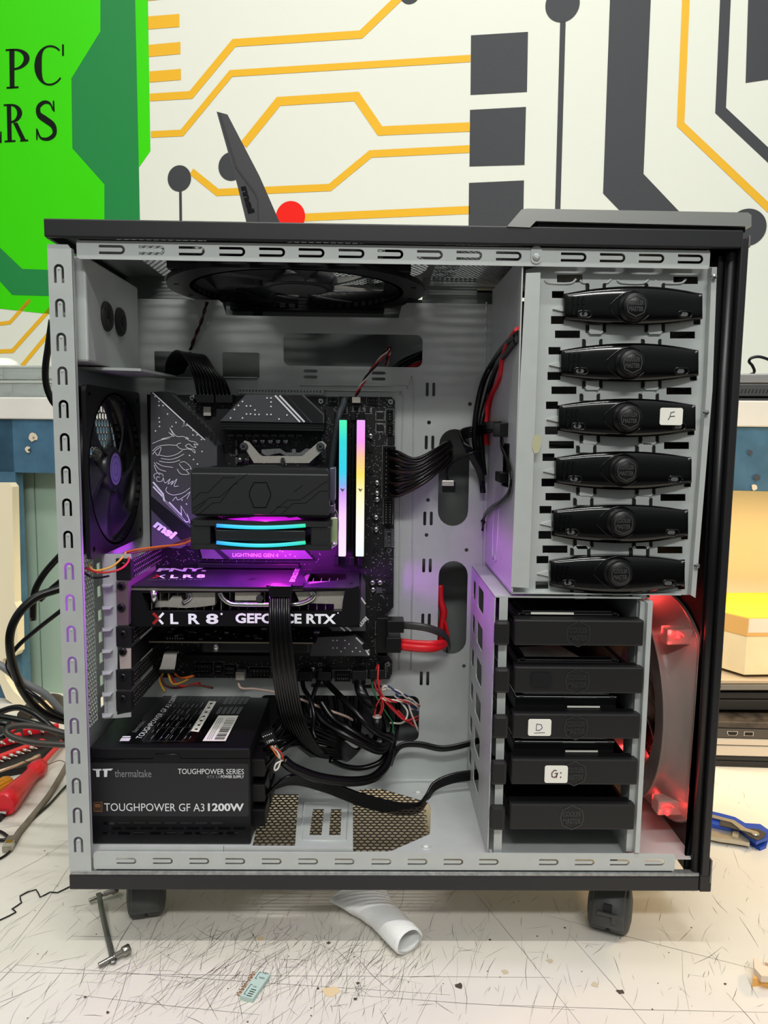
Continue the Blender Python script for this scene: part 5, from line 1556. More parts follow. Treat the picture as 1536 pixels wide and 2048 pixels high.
# ================================================================== DRIVE CADDIES AND DRIVES
CADM = mat('caddy_black', (19, 19, 20), 0.5, bump=0.02, bscale=1200)
rows = [(1238, 1292, 1029, 1288, 1157, 1268, 'topmost'), (1332, 1387, 1029, 1287, 1155, 1362, 'second from top'), (1426, 1478, 1026, 1281, 1152, 1455, 'third'), (1517, 1570, 1023, 1276, 1149, 1547, 'fourth'), (1607, 1660, 1020, 1270, 1144, 1635, 'lowest')]
labs = ['black drive caddy at the top of the drive cage, plain front', 'black drive caddy with a torn-off sticker mark on its front', 'black drive caddy with a white sticker marked D', 'black drive caddy with a white sticker marked G:', 'black drive caddy at the bottom of the drive cage, plain front']
YD = -0.004
for i, (ya, yb, xa, xb, ex_, ey_, _) in enumerate(rows):
    q = rect(xa, yb, xb, ya, YD); X0, X1 = q[0], q[1]; Z0, Z1 = min(q[2:]), max(q[2:])
    r = thing('drive_caddy', labs[i], 'drive caddy', ((X0 + X1) / 2, 0.07, Z0), 'drive caddies in the cage')
    mb = MB(); mb.box(X0, X1, YD, YD + 0.008, Z0, Z1 - 0.001, 0.0015)
    fp = mb.build('front_plate', CADM, r)
    mb = MB(); mb.use(mat('emblem_relief', (44, 46, 46), 0.3))
    c = at(ex_, ey_, YD - 0.0002); c.y = YD - 0.0001
    emblem(mb, c, X3, Z3, -Y3, 0.0118, 0.1)
    mb.build('emblem', None, fp)
    if i in (2, 3, 1):
        mb = MB()
        sx0, sx1, sy0, sy1 = ((1056, 1102, 1438, 1471), (1089, 1135, 1531, 1565))[i - 2] if i > 1 else (1062, 1103, 1346, 1374)
        q2 = rect(sx0, sy1, sx1, sy0, YD); zz0, zz1 = min(q2[2:]), max(q2[2:])
        mb.use(PAPER if i > 1 else SHROUDD).plate(rrect(q2[0], zz0, q2[1], zz1, 0.002), [], (0, YD - 0.0009, 0), X3, Z3, Y3 * 0.0008)
        cx_, cz_ = (q2[0] + q2[1]) / 2, (zz0 + zz1) / 2
        f = lambda a, b: V((cx_ + a, YD - 0.0011, cz_ + b))
        if i == 2:
            mb.use(mat('blue_ink', (40, 44, 100), 0.5)).stroke([f(-0.003, 0.0035), f(-0.0032, -0.0025), f(0.0, -0.0025), f(0.0024, 0), f(0.0014, 0.0028), f(-0.003, 0.0035)], 0.0006, -Y3)
            mb.use(INKP).stroke([f(-0.005, -0.0052), f(0.005, -0.0046)], 0.0005, -Y3)
        if i == 3:
            mb.use(mat('maroon_ink', (90, 20, 40), 0.5)).stroke([f(0.0004, 0.0038), f(-0.002, 0.0042), f(-0.0042, 0.0014), f(-0.004, -0.002), f(-0.0016, -0.003), f(0.0004, -0.001), f(0.0012, 0.0012), f(-0.0016, 0.0008)], 0.0009, -Y3)
            mb.stroke([f(0.0008, 0.001), f(0.0002, -0.0034)], 0.0008, -Y3)
            for z in (0.0016, -0.0026): mb.disc(f(0.0042, z), 0.0007, -Y3, 10)
        mb.build('sticker', None, fp, ['', 'dark glue patch', 'white sticker with a handwritten D', 'white sticker with a handwritten G:'][i])
    mb = MB(); t = rect(xa - 41, yb - 2, xa - 10, ya + 2, YD + 0.003)
    mb.box(t[0], t[1], YD - 0.001, YD + 0.006, min(t[2:]), max(t[2:]), 0.003)
    mb.build('release_tab', CADM, r)
    mb = MB()
    mb.box(X0 + 0.001, X0 + 0.004, YD + 0.006, 0.150, Z0 + 0.001, Z0 + 0.016); mb.box(X1 - 0.004, X1 - 0.001, YD + 0.006, 0.150, Z0 + 0.001, Z0 + 0.016)
    mb.box(X0 + 0.003, X1 - 0.003, YD + 0.007, 0.150, Z0 + 0.001, Z0 + 0.0025)
    mb.box(X0 + 0.001, X1 - 0.001, YD + 0.006, YD + 0.016, Z1 - 0.004, Z1 - 0.0015)
    mb.build('tray', BLACKM, r)
    if i in (0, 1, 2, 3):
        h = thing('hard_drive', ['hard drive showing a bright metal strip in the topmost caddy', 'hard drive with a white paper label in the second caddy down', 'metal hard drive in the caddy marked D', 'metal hard drive in the caddy marked G:'][i], 'hard drive', ((X0 + X1) / 2, 0.08, Z0 + 0.0035), 'hard drives in the caddies')
        dz1 = Z1 + (0.002, 0.002, 0.011, 0.0105)[i]
        mb = MB()
        mb.box(X0 + 0.0055, X1 - 0.0165, 0.016, 0.140, Z0 + 0.0035, dz1 - 0.004, 0.001)
        mb.build('drive_body', mat('black_cast_drive', (30, 30, 32), 0.4, 0.4), h)
        mb = MB(); mb.box(X0 + 0.006, X1 - 0.0165, 0.015, 0.139, dz1 - 0.0038, dz1 - 0.002, 0.0008)
        mb.box(X0 + 0.012, X1 - 0.022, 0.022, 0.13, dz1 - 0.002, dz1 - 0.001, 0.0004)
        for s in (X0 + 0.011, X1 - 0.021): mb.cyl((s, 0.0165, dz1 - 0.0022), (s, 0.0165, dz1 - 0.001), 0.003)
        mb.build('drive_cover', CHROME if i > 1 else SHROUDD, h)
        if i in (0, 1):
            mb = MB(); mb.use(PAPER)
            if i == 0: mb.box(X0 + 0.018, X0 + 0.058, 0.012, 0.0135, dz1 - 0.002, dz1 - 0.0002)
            else:
                mb.face([(X0 + 0.014, 0.02, dz1 - 0.0008), (X0 + 0.066, 0.02, dz1 - 0.0008), (X0 + 0.056, 0.06, dz1 - 0.0008), (X0 + 0.014, 0.05, dz1 - 0.0008)])
                mb.use(DIMP)
                for k in range(4): mb.stroke([(X0 + 0.02, 0.024 + 0.006 * k, dz1 - 0.0006), (X0 + 0.05 - 0.004 * k, 0.024 + 0.006 * k, dz1 - 0.0006)], 0.0008, Z3)
            mb.build('drive_label', None, h)
        else:
            mb = MB(); mb.use(PAPER).box(X0 + 0.054, X0 + 0.085, 0.012, 0.0128, Z1 - 0.001, Z1 + 0.0005)
            mb.build('drive_label', None, h)

# optical drive at the back of the upper bay
od = MB(); q0 = atx(1000, 800, XBY - 0.012)
od.box(XBY + 0.004, 0.27, 0.03, 0.150, 0.398, 0.438, 0.001)
odo = thing('optical_drive', 'dark optical drive seen through the side of the upper drive bay', 'disc drive', (0.2, 0.09, 0.398))
od.build('drive_body', mat('black_cast_drive', (30, 30, 32)), odo)
mb = MB(); mb.box(XBY - 0.006, XBY + 0.004, 0.05, 0.078, 0.402, 0.412, 0.0008); mb.build('plug_socket', BLACKS, odo)

# ================================================================== CASE FANS
SMOKE = mat('smoky_blade', (44, 44, 48), 0.28)
def rotor(o, u, v, n, r0, r1, h, nb, m, parent, sweep=0.5, cov=0.72):
    mb = MB(); mb.use(m)
    blades(mb, V(o) + V(n) * (h * 0.5), u, v, n, r0 * 0.95, r1, nb, sweep, h * 0.75, cov=cov)
    mb.lathe([(0, 0), (r0, 0), (r0, h * 0.92), (r0 * 0.9, h), (0, h)], o, n, 36)
    ro = mb.build('rotor', None, parent)
    return ro
# rear fan on the rear panel, facing right
rf = thing('case_fan', 'black rear case fan with a violet-lit hub sticker, left of the motherboard', 'fan', (-0.268, 0.0855, 0.352))
fx, ft = -0.2555, 0.0225
fy0, fy1, fzb, fzt = 0.0085, 0.1625, fanc[1] - 0.077, fanc[1] + 0.077
zA, zB = atx(183, 770, fx).z, atx(195, 1115, fx).z
fzt, fzb = zA, zB
fcz = (zA + zB) / 2; fcy = (fy0 + fy1) / 2
mb = MB()
mb.plate(rrect(fy0, fzb, fy1, fzt, 0.006), [circ(fcy, fcz, 0.0735, 48)] + [circ(a, b, 0.0028, 12) for a in (fy0 + 0.009, fy1 - 0.009) for b in (fzb + 0.009, fzt - 0.009)], (fx, 0, 0), Y3, Z3, X3 * -0.004)
mb.plate(rrect(fy0, fzb, fy1, fzt, 0.006), [circ(fcy, fcz, 0.0735, 48)], (fx - ft + 0.004, 0, 0), Y3, Z3, X3 * -0.004)
mb.lathe([(0.0735, 0), (0.0755, 0), (0.0755, -ft), (0.0735, -ft)], (fx, fcy, fcz), X3, 56, closed=True)
fr_ = mb.build('frame', BLACKS, rf)
rr = rotor((fx - 0.019, fcy, fcz), Y3, Z3, X3, 0.022, 0.072, 0.017, 7, SMOKE, rf)
mb = MB()
mb.use(mat('violet_lit_sticker', (150, 138, 184), 0.4)).disc((fx - 0.0017, fcy, fcz), 0.016, X3, 32)  # violet light falling on the hub is put into the sticker colours
mb.use(mat('sticker_ring', (104, 92, 150), 0.5)); 
mb.stroke([V((fx - 0.0015, fcy, fcz)) + V((0, a, b)) for a, b in circ(0, 0, 0.0125, 28)], 0.0014, X3, closed=True)
mb.stroke([V((fx - 0.0015, fcy, fcz)) + V((0, a * 0.006, b * 0.007)) for a, b in ((-0.78, 0.62), (0, 1.0), (0.78, 0.62), (0.92, 0), (0.78, -0.62), (0, -1.0), (-0.78, -0.62), (-0.92, 0))], 0.0012, X3, closed=True)
mb.build('hub_sticker', None, rr, 'hub sticker tinted by violet light')

# large top fan under the lid, facing down
tf = thing('case_fan', 'large black fan hanging under the top of the tower', 'fan', (-0.045, 0.125, 0.605))
ZF = 0.592
tcx = (at(338, 575, 0.12).x + at(852, 575, 0.12).x) / 2; tcy = 0.124; trr = (at(852, 575, 0.115).x - at(338, 575, 0.115).x) / 2
def clipc(cx, cy, r, y0, y1, n=64): return [(x, min(y1, max(y0, y))) for x, y in circ(cx, cy, r, n)]
mb = MB()
mb.plate(clipc(tcx, tcy, trr, 0.0145, 0.241, 72), [circ(tcx, tcy, 0.1045, 60)] + [circ(tcx + 0.121 * math.cos(t), tcy + 0.121 * math.sin(t), 0.003, 10) for t in (0.25, -0.25, PI - 0.25, PI + 0.25)], (0, 0, ZF), X3, Y3, Z3 * 0.005)
mb.lathe([(0.1045, 0), (0.1085, 0), (0.1085, 0.0225), (0.1045, 0.0225)], (tcx, tcy, ZF), Z3, 64, closed=True)
mb.box(tcx - 0.09, tcx + 0.09, 0.228, 0.2405, ZF - 0.003, 0.612, 0.001)
for sx in (-1, 1): mb.box(tcx + sx * 0.1 - 0.012, tcx + sx * 0.1 + 0.012, 0.04, 0.2, ZF + 0.004, 0.6175, 0.001)
mb.build('frame', BLACKS, tf)
tr_ = rotor((tcx, tcy, ZF + 0.018), X3, -Y3, -Z3, 0.037, 0.102, 0.0155, 7, SMOKE, tf, cov=0.42)
mb = MB(); mb.use(mat('grey_hub_sticker', (92, 92, 94), 0.5)).disc((tcx, tcy, ZF + 0.0021), 0.029, -Z3, 40)
mb.build('hub_sticker', None, tr_, 'grey hub sticker')

# clear front fan lit red
CLEAR = mat('clear_frosted_plastic', (206, 190, 182), 0.3, trans=0.78, ior=1.25)
REDGL = mat('red_led', (255, 40, 40), 0.3, emit=(255, 30, 30), estr=7.0)
ff = thing('case_fan', 'clear plastic front fan glowing red at its corners, right of the drive cage', 'fan', (0.28, 0.085, 0.06))
FX0, FX1 = 0.2790, 0.3105
fcy, fcz, FR = 0.0905, 0.1695, 0.1165
lcy, LR = 0.1135, 0.1015                                  # the inner flange is a smaller ring
ts = [2 * PI * k / 72 for k in range(72)]
L2 = [(lcy + LR * math.cos(t), fcz + LR * 1.04 * math.sin(t)) for t in ts]
R2_ = [(max(0.0125, fcy + FR * math.cos(t)), fcz + FR * math.sin(t)) for t in ts]
mb = MB()
mb.plate(L2, [circ(0.109, fcz, 0.0775, 56)], (FX0, 0, 0), Y3, Z3, X3 * 0.002)
mb.plate(R2_, [circ(0.109, fcz, 0.0775, 56)], (FX1 - 0.002, 0, 0), Y3, Z3, X3 * 0.002)
A = [mb.v((FX0 + 0.0025, a + 0.003, b)) for a, b in L2]; M = [mb.v((FX0 + 0.010, a + 0.004, b)) for a, b in L2]; B = [mb.v((FX1 - 0.0025, a + 0.003, b)) for a, b in R2_]
for k in range(72):
    mb._f([A[k], A[(k + 1) % 72], M[(k + 1) % 72], M[k]], True); mb._f([M[k], M[(k + 1) % 72], B[(k + 1) % 72], B[k]], True)
for x, q in ((FX0, L2), (FX1, R2_)): mb.tube([(x, p[0], p[1]) for p in q], 0.0011, 6, 1, closed=True)
mb.lathe([(0.0755, 0), (0.077, 0), (0.077, FX1 - FX0), (0.0755, FX1 - FX0)], (FX0, 0.109, fcz), X3, 56, closed=True)
fro = mb.build('frame', CLEAR, ff)
for (a, b) in ((1340, 1272), (1348, 1612)):
    p = at(a, b, 0.028)
    mb = MB(); mb.box(FX0 + 0.003, FX1 - 0.003, p.y - 0.005, p.y + 0.012, p.z - 0.0075, p.z + 0.0075, 0.0015)
    ho = mb.build('lamp_holder', CLEAR, ff)
    mb = MB(); mb.lathe([(0, 0), (0.0026, 0), (0.0026, 0.004), (0.0015, 0.006), (0, 0.0065)], (FX0 + 0.012, p.y - 0.0062, p.z), Z3 * (1 if b < 1400 else -1), 14)
    mb.tube([(FX0 + 0.006, p.y - 0.0066, p.z + 0.002), (FX0 + 0.012, p.y - 0.009, p.z + 0.006), (FX0 + 0.018, p.y - 0.0066, p.z + 0.002)], 0.0006, 6, 4)
    mb.build('red_lamp', REDGL, ho, 'glowing red lamp')
    led('red_led_light', (FX0 + 0.012, p.y - 0.012, p.z), (1.0, 0.05, 0.05), 0.010, 0.004)
    led('red_led_light', (FX0 + 0.012, p.y + 0.02, p.z), (1.0, 0.05, 0.05), 0.012, 0.004)
led('red_led_light', (FX0 + 0.012, 0.15, 0.25), (1.0, 0.05, 0.05), 0.03, 0.004); led('red_led_light', (FX0 + 0.012, 0.14, 0.10), (1.0, 0.05, 0.05), 0.025, 0.004)
rotor((FX0 + 0.006, 0.109, fcz), Y3, Z3, X3, 0.03, 0.074, 0.018, 9, CLEAR, ff)

# ================================================================== ANTENNA
YA = 0.24
ant = thing('wifi_antenna', 'black fin-shaped wireless antenna lettered msi behind the tower', 'antenna', tuple(at(520, 446, YA)))
mb = MB(); mb.use(mat('antenna_black', (46, 46, 48), 0.5))
mb.pxp([(433, 223), (455, 229), (519, 352), (560, 446), (552, 500), (500, 500), (492, 442), (475, 372)], YA, 0.006)
mb.use(mat('antenna_edge', (26, 26, 28), 0.5)).pxp([(437, 225), (441, 226), (474, 333), (512, 385), (516, 398), (518, 446), (515, 446), (514, 398), (508, 386), (470, 334)], YA - 0.0006, 0.001)
q0, q1 = at(515, 500, YA), at(515, 640, YA)
mb.cyl((q0.x, YA + 0.003, q0.z), (q0.x, YA + 0.003, q0.z - 0.09), 0.006)
# rear part rests on the antenna lead behind the tower
ao = mb.build('fin', None, ant)
mb = MB(); mb.use(BLACKG)
o_ = at(494, 429, YA - 0.0006); u_ = at(480, 376, YA - 0.0006) - o_
mb.text('msi', at(481, 374, YA - 0.0008), at(496, 427, YA - 0.0008) - at(481, 374, YA - 0.0008), at(496, 376, YA - 0.0008) - at(482, 379, YA - 0.0008), bold=0.05)
mb.build('emblem', None, ao)

# ================================================================== CABLES INSIDE THE TOWER
def cable(name, label, paths, r, m, group=None, ends=None, cat='cable', sub=6, seg=8, flat=None, up=None):
    """one cable = one thing; its strands and its plugs are its parts"""
    base = V(paths[0][0]) if not isinstance(paths[0][0], tuple) or len(paths[0][0]) == 3 else None
    t = thing(name, label, cat, tuple(base), group)
    mb = MB()
    for i, p in enumerate(paths):
        mb.use(m[i % len(m)] if isinstance(m, (list, tuple)) else m)
        mb.tube(p, r, seg, sub, flat=flat, up=up)
    mb.build('strands' if len(paths) > 1 else 'cord', None, t)
    for e in (ends or []): e(t)
    return t
def plug(q0, q1, Ya, Yb, m=BLACKS, name='plug', b=0.0006):
    def f(t):
        q = rect(q0[0], q1[1], q1[0], q0[1], Ya)
        mb = MB(); mb.box(min(q[:2]), max(q[:2]), Ya, Yb, min(q[2:]), max(q[2:]), b); mb.build(name, m, t)
    return f
A = at
# processor power lead: arch of black wires at the top left
cable('processor_power_cable', 'arched bundle of black wires above the motherboard, top left', [[A(333 + 4 * i, 757 - i * 1.5, 0.172), A(335 + 6 * i, 724 - i, 0.158), A(352 + 7 * i, 703 + 1.2 * i, 0.14), A(372 + 7 * i, 716 + 3 * i, 0.128), A(388 + 7.5 * i, 750 + 1.5 * i, 0.126), A(397 + 7.8 * i, 790, 0.138)] for i in range(9)], 0.0018, CABLE,
      ends=[plug((392, 788), (428, 806), 0.136, 0.150), plug((430, 788), (465, 806), 0.136, 0.150)])
# graphics power lead
cable('graphics_power_cable', 'black flat wire bundle hanging from the graphics card power plug', [[A(541 + 4.6 * i, 1192, 0.043), A(541 + 4.6 * i, 1240, 0.032 + 0.001 * (i % 2)), A(543 + 5 * i, 1300, 0.030 + 0.001 * (i % 2)), A(551 + 5.2 * i, 1370, 0.036), A(563 + 5.2 * i, 1432, 0.055), A(583 + 5.2 * i, 1478, 0.085), A(622 + 4 * i, 1512, 0.115)] for i in range(9)], 0.0018, CABLE,
      ends=[plug((539, 1172), (582, 1194), 0.040, 0.054, name='plug')])
# main board power lead
MX = [CABLE, CABLE, mat('brown_black_cable', (30, 20, 18), 0.35)]
pth = []
for i in range(12):
    y = 900 + 8 * i
    pth.append([A(779, y, 0.143), A(795, y + 4, 0.130), A(830 + (i % 3) * 3, 918 + 5.0 * i if i < 12 else 0, 0.122 - 0.001 * (i % 2)), A(870, 900 + 4.4 * i, 0.128), A(893, 885 + 3.6 * i, 0.145), A(900 + (i % 4), 884 + 2.6 * i, 0.175), A(897, 886 + 2.6 * i, 0.2)])
for i in range(7):
    pth.append([A(785, 910 + 13 * i, 0.146), A(800, 915 + 12 * i, 0.138), A(834, 922 + 8 * i, 0.132), A(874, 903 + 7 * i, 0.136), A(898, 888 + 6 * i, 0.152), A(903, 892 + 4 * i, 0.19)])
cable('main_power_cable', 'thick bundle of black wires from the motherboard edge into the upper oval hole', pth, 0.0019, MX)
# header plug hanging in the upper oval hole
cable('header_cable', 'thin black lead with a silver-topped header plug in the upper oval hole', [[A(896, 966, 0.145), A(893, 948, 0.142), A(900, 932, 0.14), A(930, 912, 0.135), A(948, 905, 0.135), A(963, 900, 0.14)]], 0.0016, CABLE,
      ends=[plug((885, 962), (911, 985), 0.141, 0.148, BLACKS), plug((884, 961), (908, 972), 0.1395, 0.1445, NICKEL, 'plug_top')])
# leads lying along the left wall of the bay: each point of the photo is met with that wall
def wp_(px, py, off=0.004):
    z = 0.45
    for _ in range(4):
        p = atx(px, py, bayw(0, z).x - off); z = p.z
    return p if p.y < 0.158 else at(px, py, 0.158 - off * 0.5)
def wplug(px0, py0, px1, py1):
    def f(t):
        p, q = wp_(px0, py0, 0.003), wp_(px1, py1, 0.003)
        mb = MB(); mb.box(p.x - 0.007, p.x + 0.001, min(p.y, q.y), max(p.y, q.y), min(p.z, q.z), max(p.z, q.z), 0.0008); mb.build('plug', BLACKS, t)
    return f
W = wp_
cable('drive_power_cable', 'flat black drive power lead beside the upper drive bay', [[W(1000, 846 + 3.4 * i, 0.005), W(985, 849 + 3.4 * i, 0.007), W(960, 852 + 4 * i, 0.012), W(940 + 1.5 * i, 862 + 4 * i, 0.012) - X3 * 0.010, at(929 + 2.4 * i, 888 + i, 0.140), at(940 + 2.4 * i, 915, 0.143), at(956 + 2 * i, 945, 0.150), at(965 + i, 985, 0.157)] for i in range(5)], 0.0016, CABLE,
      ends=[wplug(978, 844, 1002, 860), wplug(1000, 846, 1014, 874)])
cable('data_cable', 'thin flat black lead looping along the side of the upper drive bay', [[W(1002, 872), W(1003, 892), W(1014, 918), W(1022, 950), W(1018, 985), W(1000, 1006), W(980, 1018), W(968, 1035), W(965, 1062)]], 0.003, CABLE, flat=(0.0032, 0.0012), up=Z3)
cable('front_panel_leads', 'two thick black leads arching down beside the drive bay', [[W(1036, 668), W(1012, 690), W(988, 722), W(966, 765, 0.008), W(952, 830, 0.010), W(950, 890, 0.010), W(961, 935, 0.008), W(966, 985, 0.006)], [W(1036, 678), W(1016, 704), W(994, 735), W(976, 790), W(962, 850, 0.006), W(964, 910, 0.006), W(968, 950, 0.005)]], 0.0034, CABLE)
cable('red_cable', 'red lead beside the drive bay', [[W(1036, 660), W(1018, 684), W(1006, 720), W(1000, 755), W(984, 790), W(974, 820), W(971, 860), W(973, 890)]], 0.0032, REDC)
# data leads from the board's edge
cable('red_data_cable', 'flat red data leads looping into the lower oval hole', [[A(800, 1284 + 9 * i, 0.13 - 0.004 * i), A(840, 1288 + 9 * i, 0.125 - 0.004 * i), A(872, 1288 + 8 * i, 0.125), A(893, 1282 + 5 * i, 0.14), A(895, 1268 + 3 * i, 0.165), A(888, 1240, 0.185)] for i in range(2)], 0.004, REDC, flat=(0.0042, 0.0018), up=Z3,
      ends=[plug((772, 1276), (802, 1306), 0.118, 0.142)])
cable('black_data_cable', 'flat black data lead arching over the red ones into the lower oval hole', [[A(795, 1250, 0.128), A(830, 1252, 0.122), A(862, 1258, 0.122), A(888, 1270, 0.132), A(898, 1290, 0.15), A(894, 1305, 0.175)]], 0.004, CABLEG, flat=(0.0042, 0.0018), up=Z3,
      ends=[plug((753, 1236), (776, 1306), 0.130, 0.142), plug((774, 1242), (808, 1266), 0.120, 0.140)])
cable('inner_red_cable', 'red leads hanging behind the tray in the lower oval hole', [[A(880, 1170, 0.185), A(881, 1200, 0.182), A(887, 1224, 0.18), A(884, 1250, 0.182), A(882, 1285, 0.185)]], 0.0042, REDC, flat=(0.0042, 0.0025), up=X3)
# front panel wires at the lower right corner of the board
WHT = mat('white_wire', (214, 206, 196), 0.45); GRN = mat('green_wire', (28, 92, 48), 0.45); BLU = mat('blue_wire', (38, 54, 110), 0.45); PNK = mat('salmon_wire', (206, 116, 100), 0.45); YELW = mat('yellow_wire', (206, 160, 60), 0.45); ORG = mat('orange_wire', (206, 98, 40), 0.45); BRN = mat('brown_wire', (92, 46, 36), 0.45); REDW = mat('red_wire', (186, 40, 44), 0.45)
def twist(p, n, r, ms, amp):
    q = spline([V(x) for x in p], 8); out = [[] for _ in range(n)]
    for i, c in enumerate(q):
        d = (q[min(i + 1, len(q) - 1)] - q[max(0, i - 1)]).normalized(); a = d.orthogonal().normalized(); b = d.cross(a)
        for k in range(n):
            t = i * 0.55 + 2 * PI * k / n
            out[k].append(c + a * (math.cos(t) * amp) + b * (math.sin(t) * amp))
    return out
fpw = [[A(744, 1358, 0.148), A(746, 1378, 0.14), A(757, 1402, 0.135), A(772, 1425, 0.135), A(785, 1446, 0.14), A(784, 1466, 0.14), A(770, 1471, 0.14), A(752, 1467, 0.145)],
       [A(748, 1356, 0.147), A(752, 1376, 0.138), A(768, 1400, 0.13), A(790, 1424, 0.135), A(812, 1441, 0.14), A(836, 1432, 0.165)],
       [A(755, 1352, 0.147), A(752, 1340, 0.14), A(757, 1330, 0.138), A(756, 1362, 0.13), A(765, 1392, 0.13), A(790, 1420, 0.14), A(815, 1444, 0.15), A(838, 1438, 0.17)],
       [A(762, 1350, 0.147), A(758, 1372, 0.134), A(763, 1396, 0.13), A(762, 1420, 0.13), A(753, 1436, 0.135)],
       [A(772, 1378, 0.14), A(765, 1380, 0.14), A(770, 1372, 0.14), A(790, 1382, 0.142), A(812, 1392, 0.15), A(840, 1412, 0.17)],
       [A(800, 1402, 0.145), A(815, 1424, 0.145), A(806, 1445, 0.145), A(780, 1446, 0.15)], [A(815, 1400, 0.15), A(822, 1425, 0.15), A(836, 1462, 0.16)], [A(795, 1420, 0.15), A(820, 1446, 0.15), A(836, 1456, 0.165)]]
t_ = cable('front_panel_wires', 'tangle of thin green, red, white and blue wires at the lower corner of the motherboard', fpw, 0.0011, [GRN, REDW, REDW, REDW, WHT, WHT, WHT, REDW],
      ends=[plug((739, 1340), (770, 1358), 0.138, 0.150)])
tw = MB()
for p, ms in (([A(764, 1396, 0.13), A(785, 1402, 0.132), A(808, 1402, 0.14), A(838, 1412, 0.165)], (PNK, WHT, REDW)), ([A(775, 1374, 0.138), A(800, 1386, 0.14), A(822, 1400, 0.15), A(840, 1418, 0.17)], (BLU, WHT)), ([A(790, 1390, 0.145), A(815, 1410, 0.148), A(838, 1424, 0.168)], (BLU, WHT))):
    for k, q in enumerate(twist(p, len(ms), 0.001, ms, 0.0013)): tw.use(ms[k]).tube(q, 0.0009, 6, 1)
tw.build('twisted_pairs', None, t_)
# small capacitor-like sleeve
mb = MB(); p = A(754, 1447, 0.125); mb.cyl(p - Z3 * 0.008, p + Z3 * 0.007, 0.0056); mb.use(BLACKS)
b = thing('buzzer', 'small black round buzzer hanging in the wires below the motherboard', 'buzzer', tuple(p)); mb.build('can', BLACKS, b)
mb = MB(); mb.cyl(p + Z3 * 0.007, p + Z3 * 0.0085, 0.005); mb.build('cap', NICKEL, b)
mb = MB()
for s in (-1, 1): mb.tube([p + Z3 * 0.008 + X3 * (s * 0.003), p + Z3 * 0.02 + X3 * (s * 0.004 + 0.003), p + Z3 * 0.03 + X3 * 0.004], 0.0008, 6, 4)
mb.build('lead', REDW, b)
# white lead from the lower edge of the board
cable('white_lead', 'thin white and red lead running from the board edge behind the power wires', [[A(476, 1360, 0.148), A(482, 1376, 0.145), A(512, 1378, 0.142), A(560, 1386, 0.14), A(600, 1398, 0.138), A(645, 1416, 0.135), A(690, 1432, 0.14), A(705, 1440, 0.15)]], 0.0014, PNK if False else mat('pink_white_wire', (206, 178, 164), 0.45), ends=[plug((471, 1344), (489, 1361), 0.140, 0.151, mat('off_white_plug', (170, 164, 152), 0.5))])
cable('brown_lead_bundle', 'coloured thin wires bunched below the ribbon cable', [[A(322, 1352, 0.095), A(330, 1370, 0.10), A(352, 1376, 0.11), A(390, 1370, 0.12), A(426, 1376, 0.13)], [A(336, 1346, 0.095), A(346, 1368, 0.10), A(370, 1362, 0.12), A(384, 1350, 0.14)], [A(326, 1346, 0.095), A(320, 1362, 0.10), A(330, 1384, 0.105)], [A(350, 1348, 0.1), A(362, 1356, 0.12), A(388, 1352, 0.13)], [A(340, 1350, 0.1), A(360, 1372, 0.11), A(400, 1366, 0.13)]], 0.0012, [BRN, YELW, YELW, ORG, REDW])
# black cables below the board
cable('usb_cable', 'thick black round cable sloping from the board edge down to the right', [[A(648, 1358, 0.142), A(660, 1372, 0.135), A(690, 1402, 0.115), A(722, 1436, 0.10), A(752, 1465, 0.10), A(785, 1480, 0.115)]], 0.0036, CABLE, ends=[plug((636, 1344), (662, 1362), 0.136, 0.150)])
cable('audio_cable', 'black sleeved lead dropping from the board edge beside the graphics power wires', [[A(604, 1358, 0.142), A(608, 1378, 0.13), A(620, 1398, 0.12), A(628, 1430, 0.11), A(626, 1460, 0.105), A(632, 1478, 0.10)], [A(640, 1358, 0.142), A(630, 1380, 0.13), A(622, 1410, 0.118), A(622, 1440, 0.11)]], 0.0026, CABLE, ends=[plug((598, 1344), (624, 1362), 0.136, 0.150)])
cable('panel_data_cable', 'flat black lead dropping from the rightmost socket on the board edge', [[A(718, 1358, 0.135), A(720, 1376, 0.125), A(728, 1395, 0.12), A(742, 1416, 0.125), A(750, 1425, 0.14)]], 0.005, CABLE, flat=(0.006, 0.0022), up=X3, ends=[plug((704, 1342), (732, 1368), 0.132, 0.150)])
random.seed(21)
pth = []
for i in range(16):
    y0 = random.uniform(0.05, 0.13); z0 = random.uniform(0.1, 0.13); s = i / 15
    pth.append([V((px1 + 0.008, y0, z0)), V((px1 + 0.03, y0 + 0.005, z0 + 0.02 * math.sin(3 * s) + 0.006)), A(610 + 20 * s, 1450 + 60 * s, 0.11), A(670 + 10 * s, 1472 + 45 * s, 0.118), A(712 - 14 * s, 1500 + 18 * s, 0.145), A(735, 1470 + 10 * s, 0.16)])
cable('psu_wire_bundle', 'fan of thin black wires bulging out of the power supply side', pth, 0.0019, CABLE)
cable('modular_cable', 'heavy black sleeved lead looping from the supply under the board wires', [[A(628, 1420, 0.12), A(650, 1446, 0.11), A(690, 1470, 0.10), A(728, 1490, 0.10), A(758, 1502, 0.11), A(774, 1492, 0.125), A(782, 1470, 0.14)], [A(640, 1400, 0.13), A(665, 1436, 0.12), A(700, 1460, 0.11), A(740, 1484, 0.11), A(765, 1492, 0.12), A(778, 1470, 0.14)]], 0.0042, CABLE)
# coiled black strands seen through the lower opening
pth = []
for i in range(14):
    x = 560 + i * 18
    pth.append([A(x, 1386, 0.185), A(x + random.uniform(-8, 8), 1420, 0.182), A(x + random.uniform(-4, 18), 1450, 0.186), A(x + random.uniform(-10, 20), 1490, 0.185)])
cable('hidden_wire_bundle', 'black wires packed behind the lower opening of the tray', pth, 0.003, CABLE)
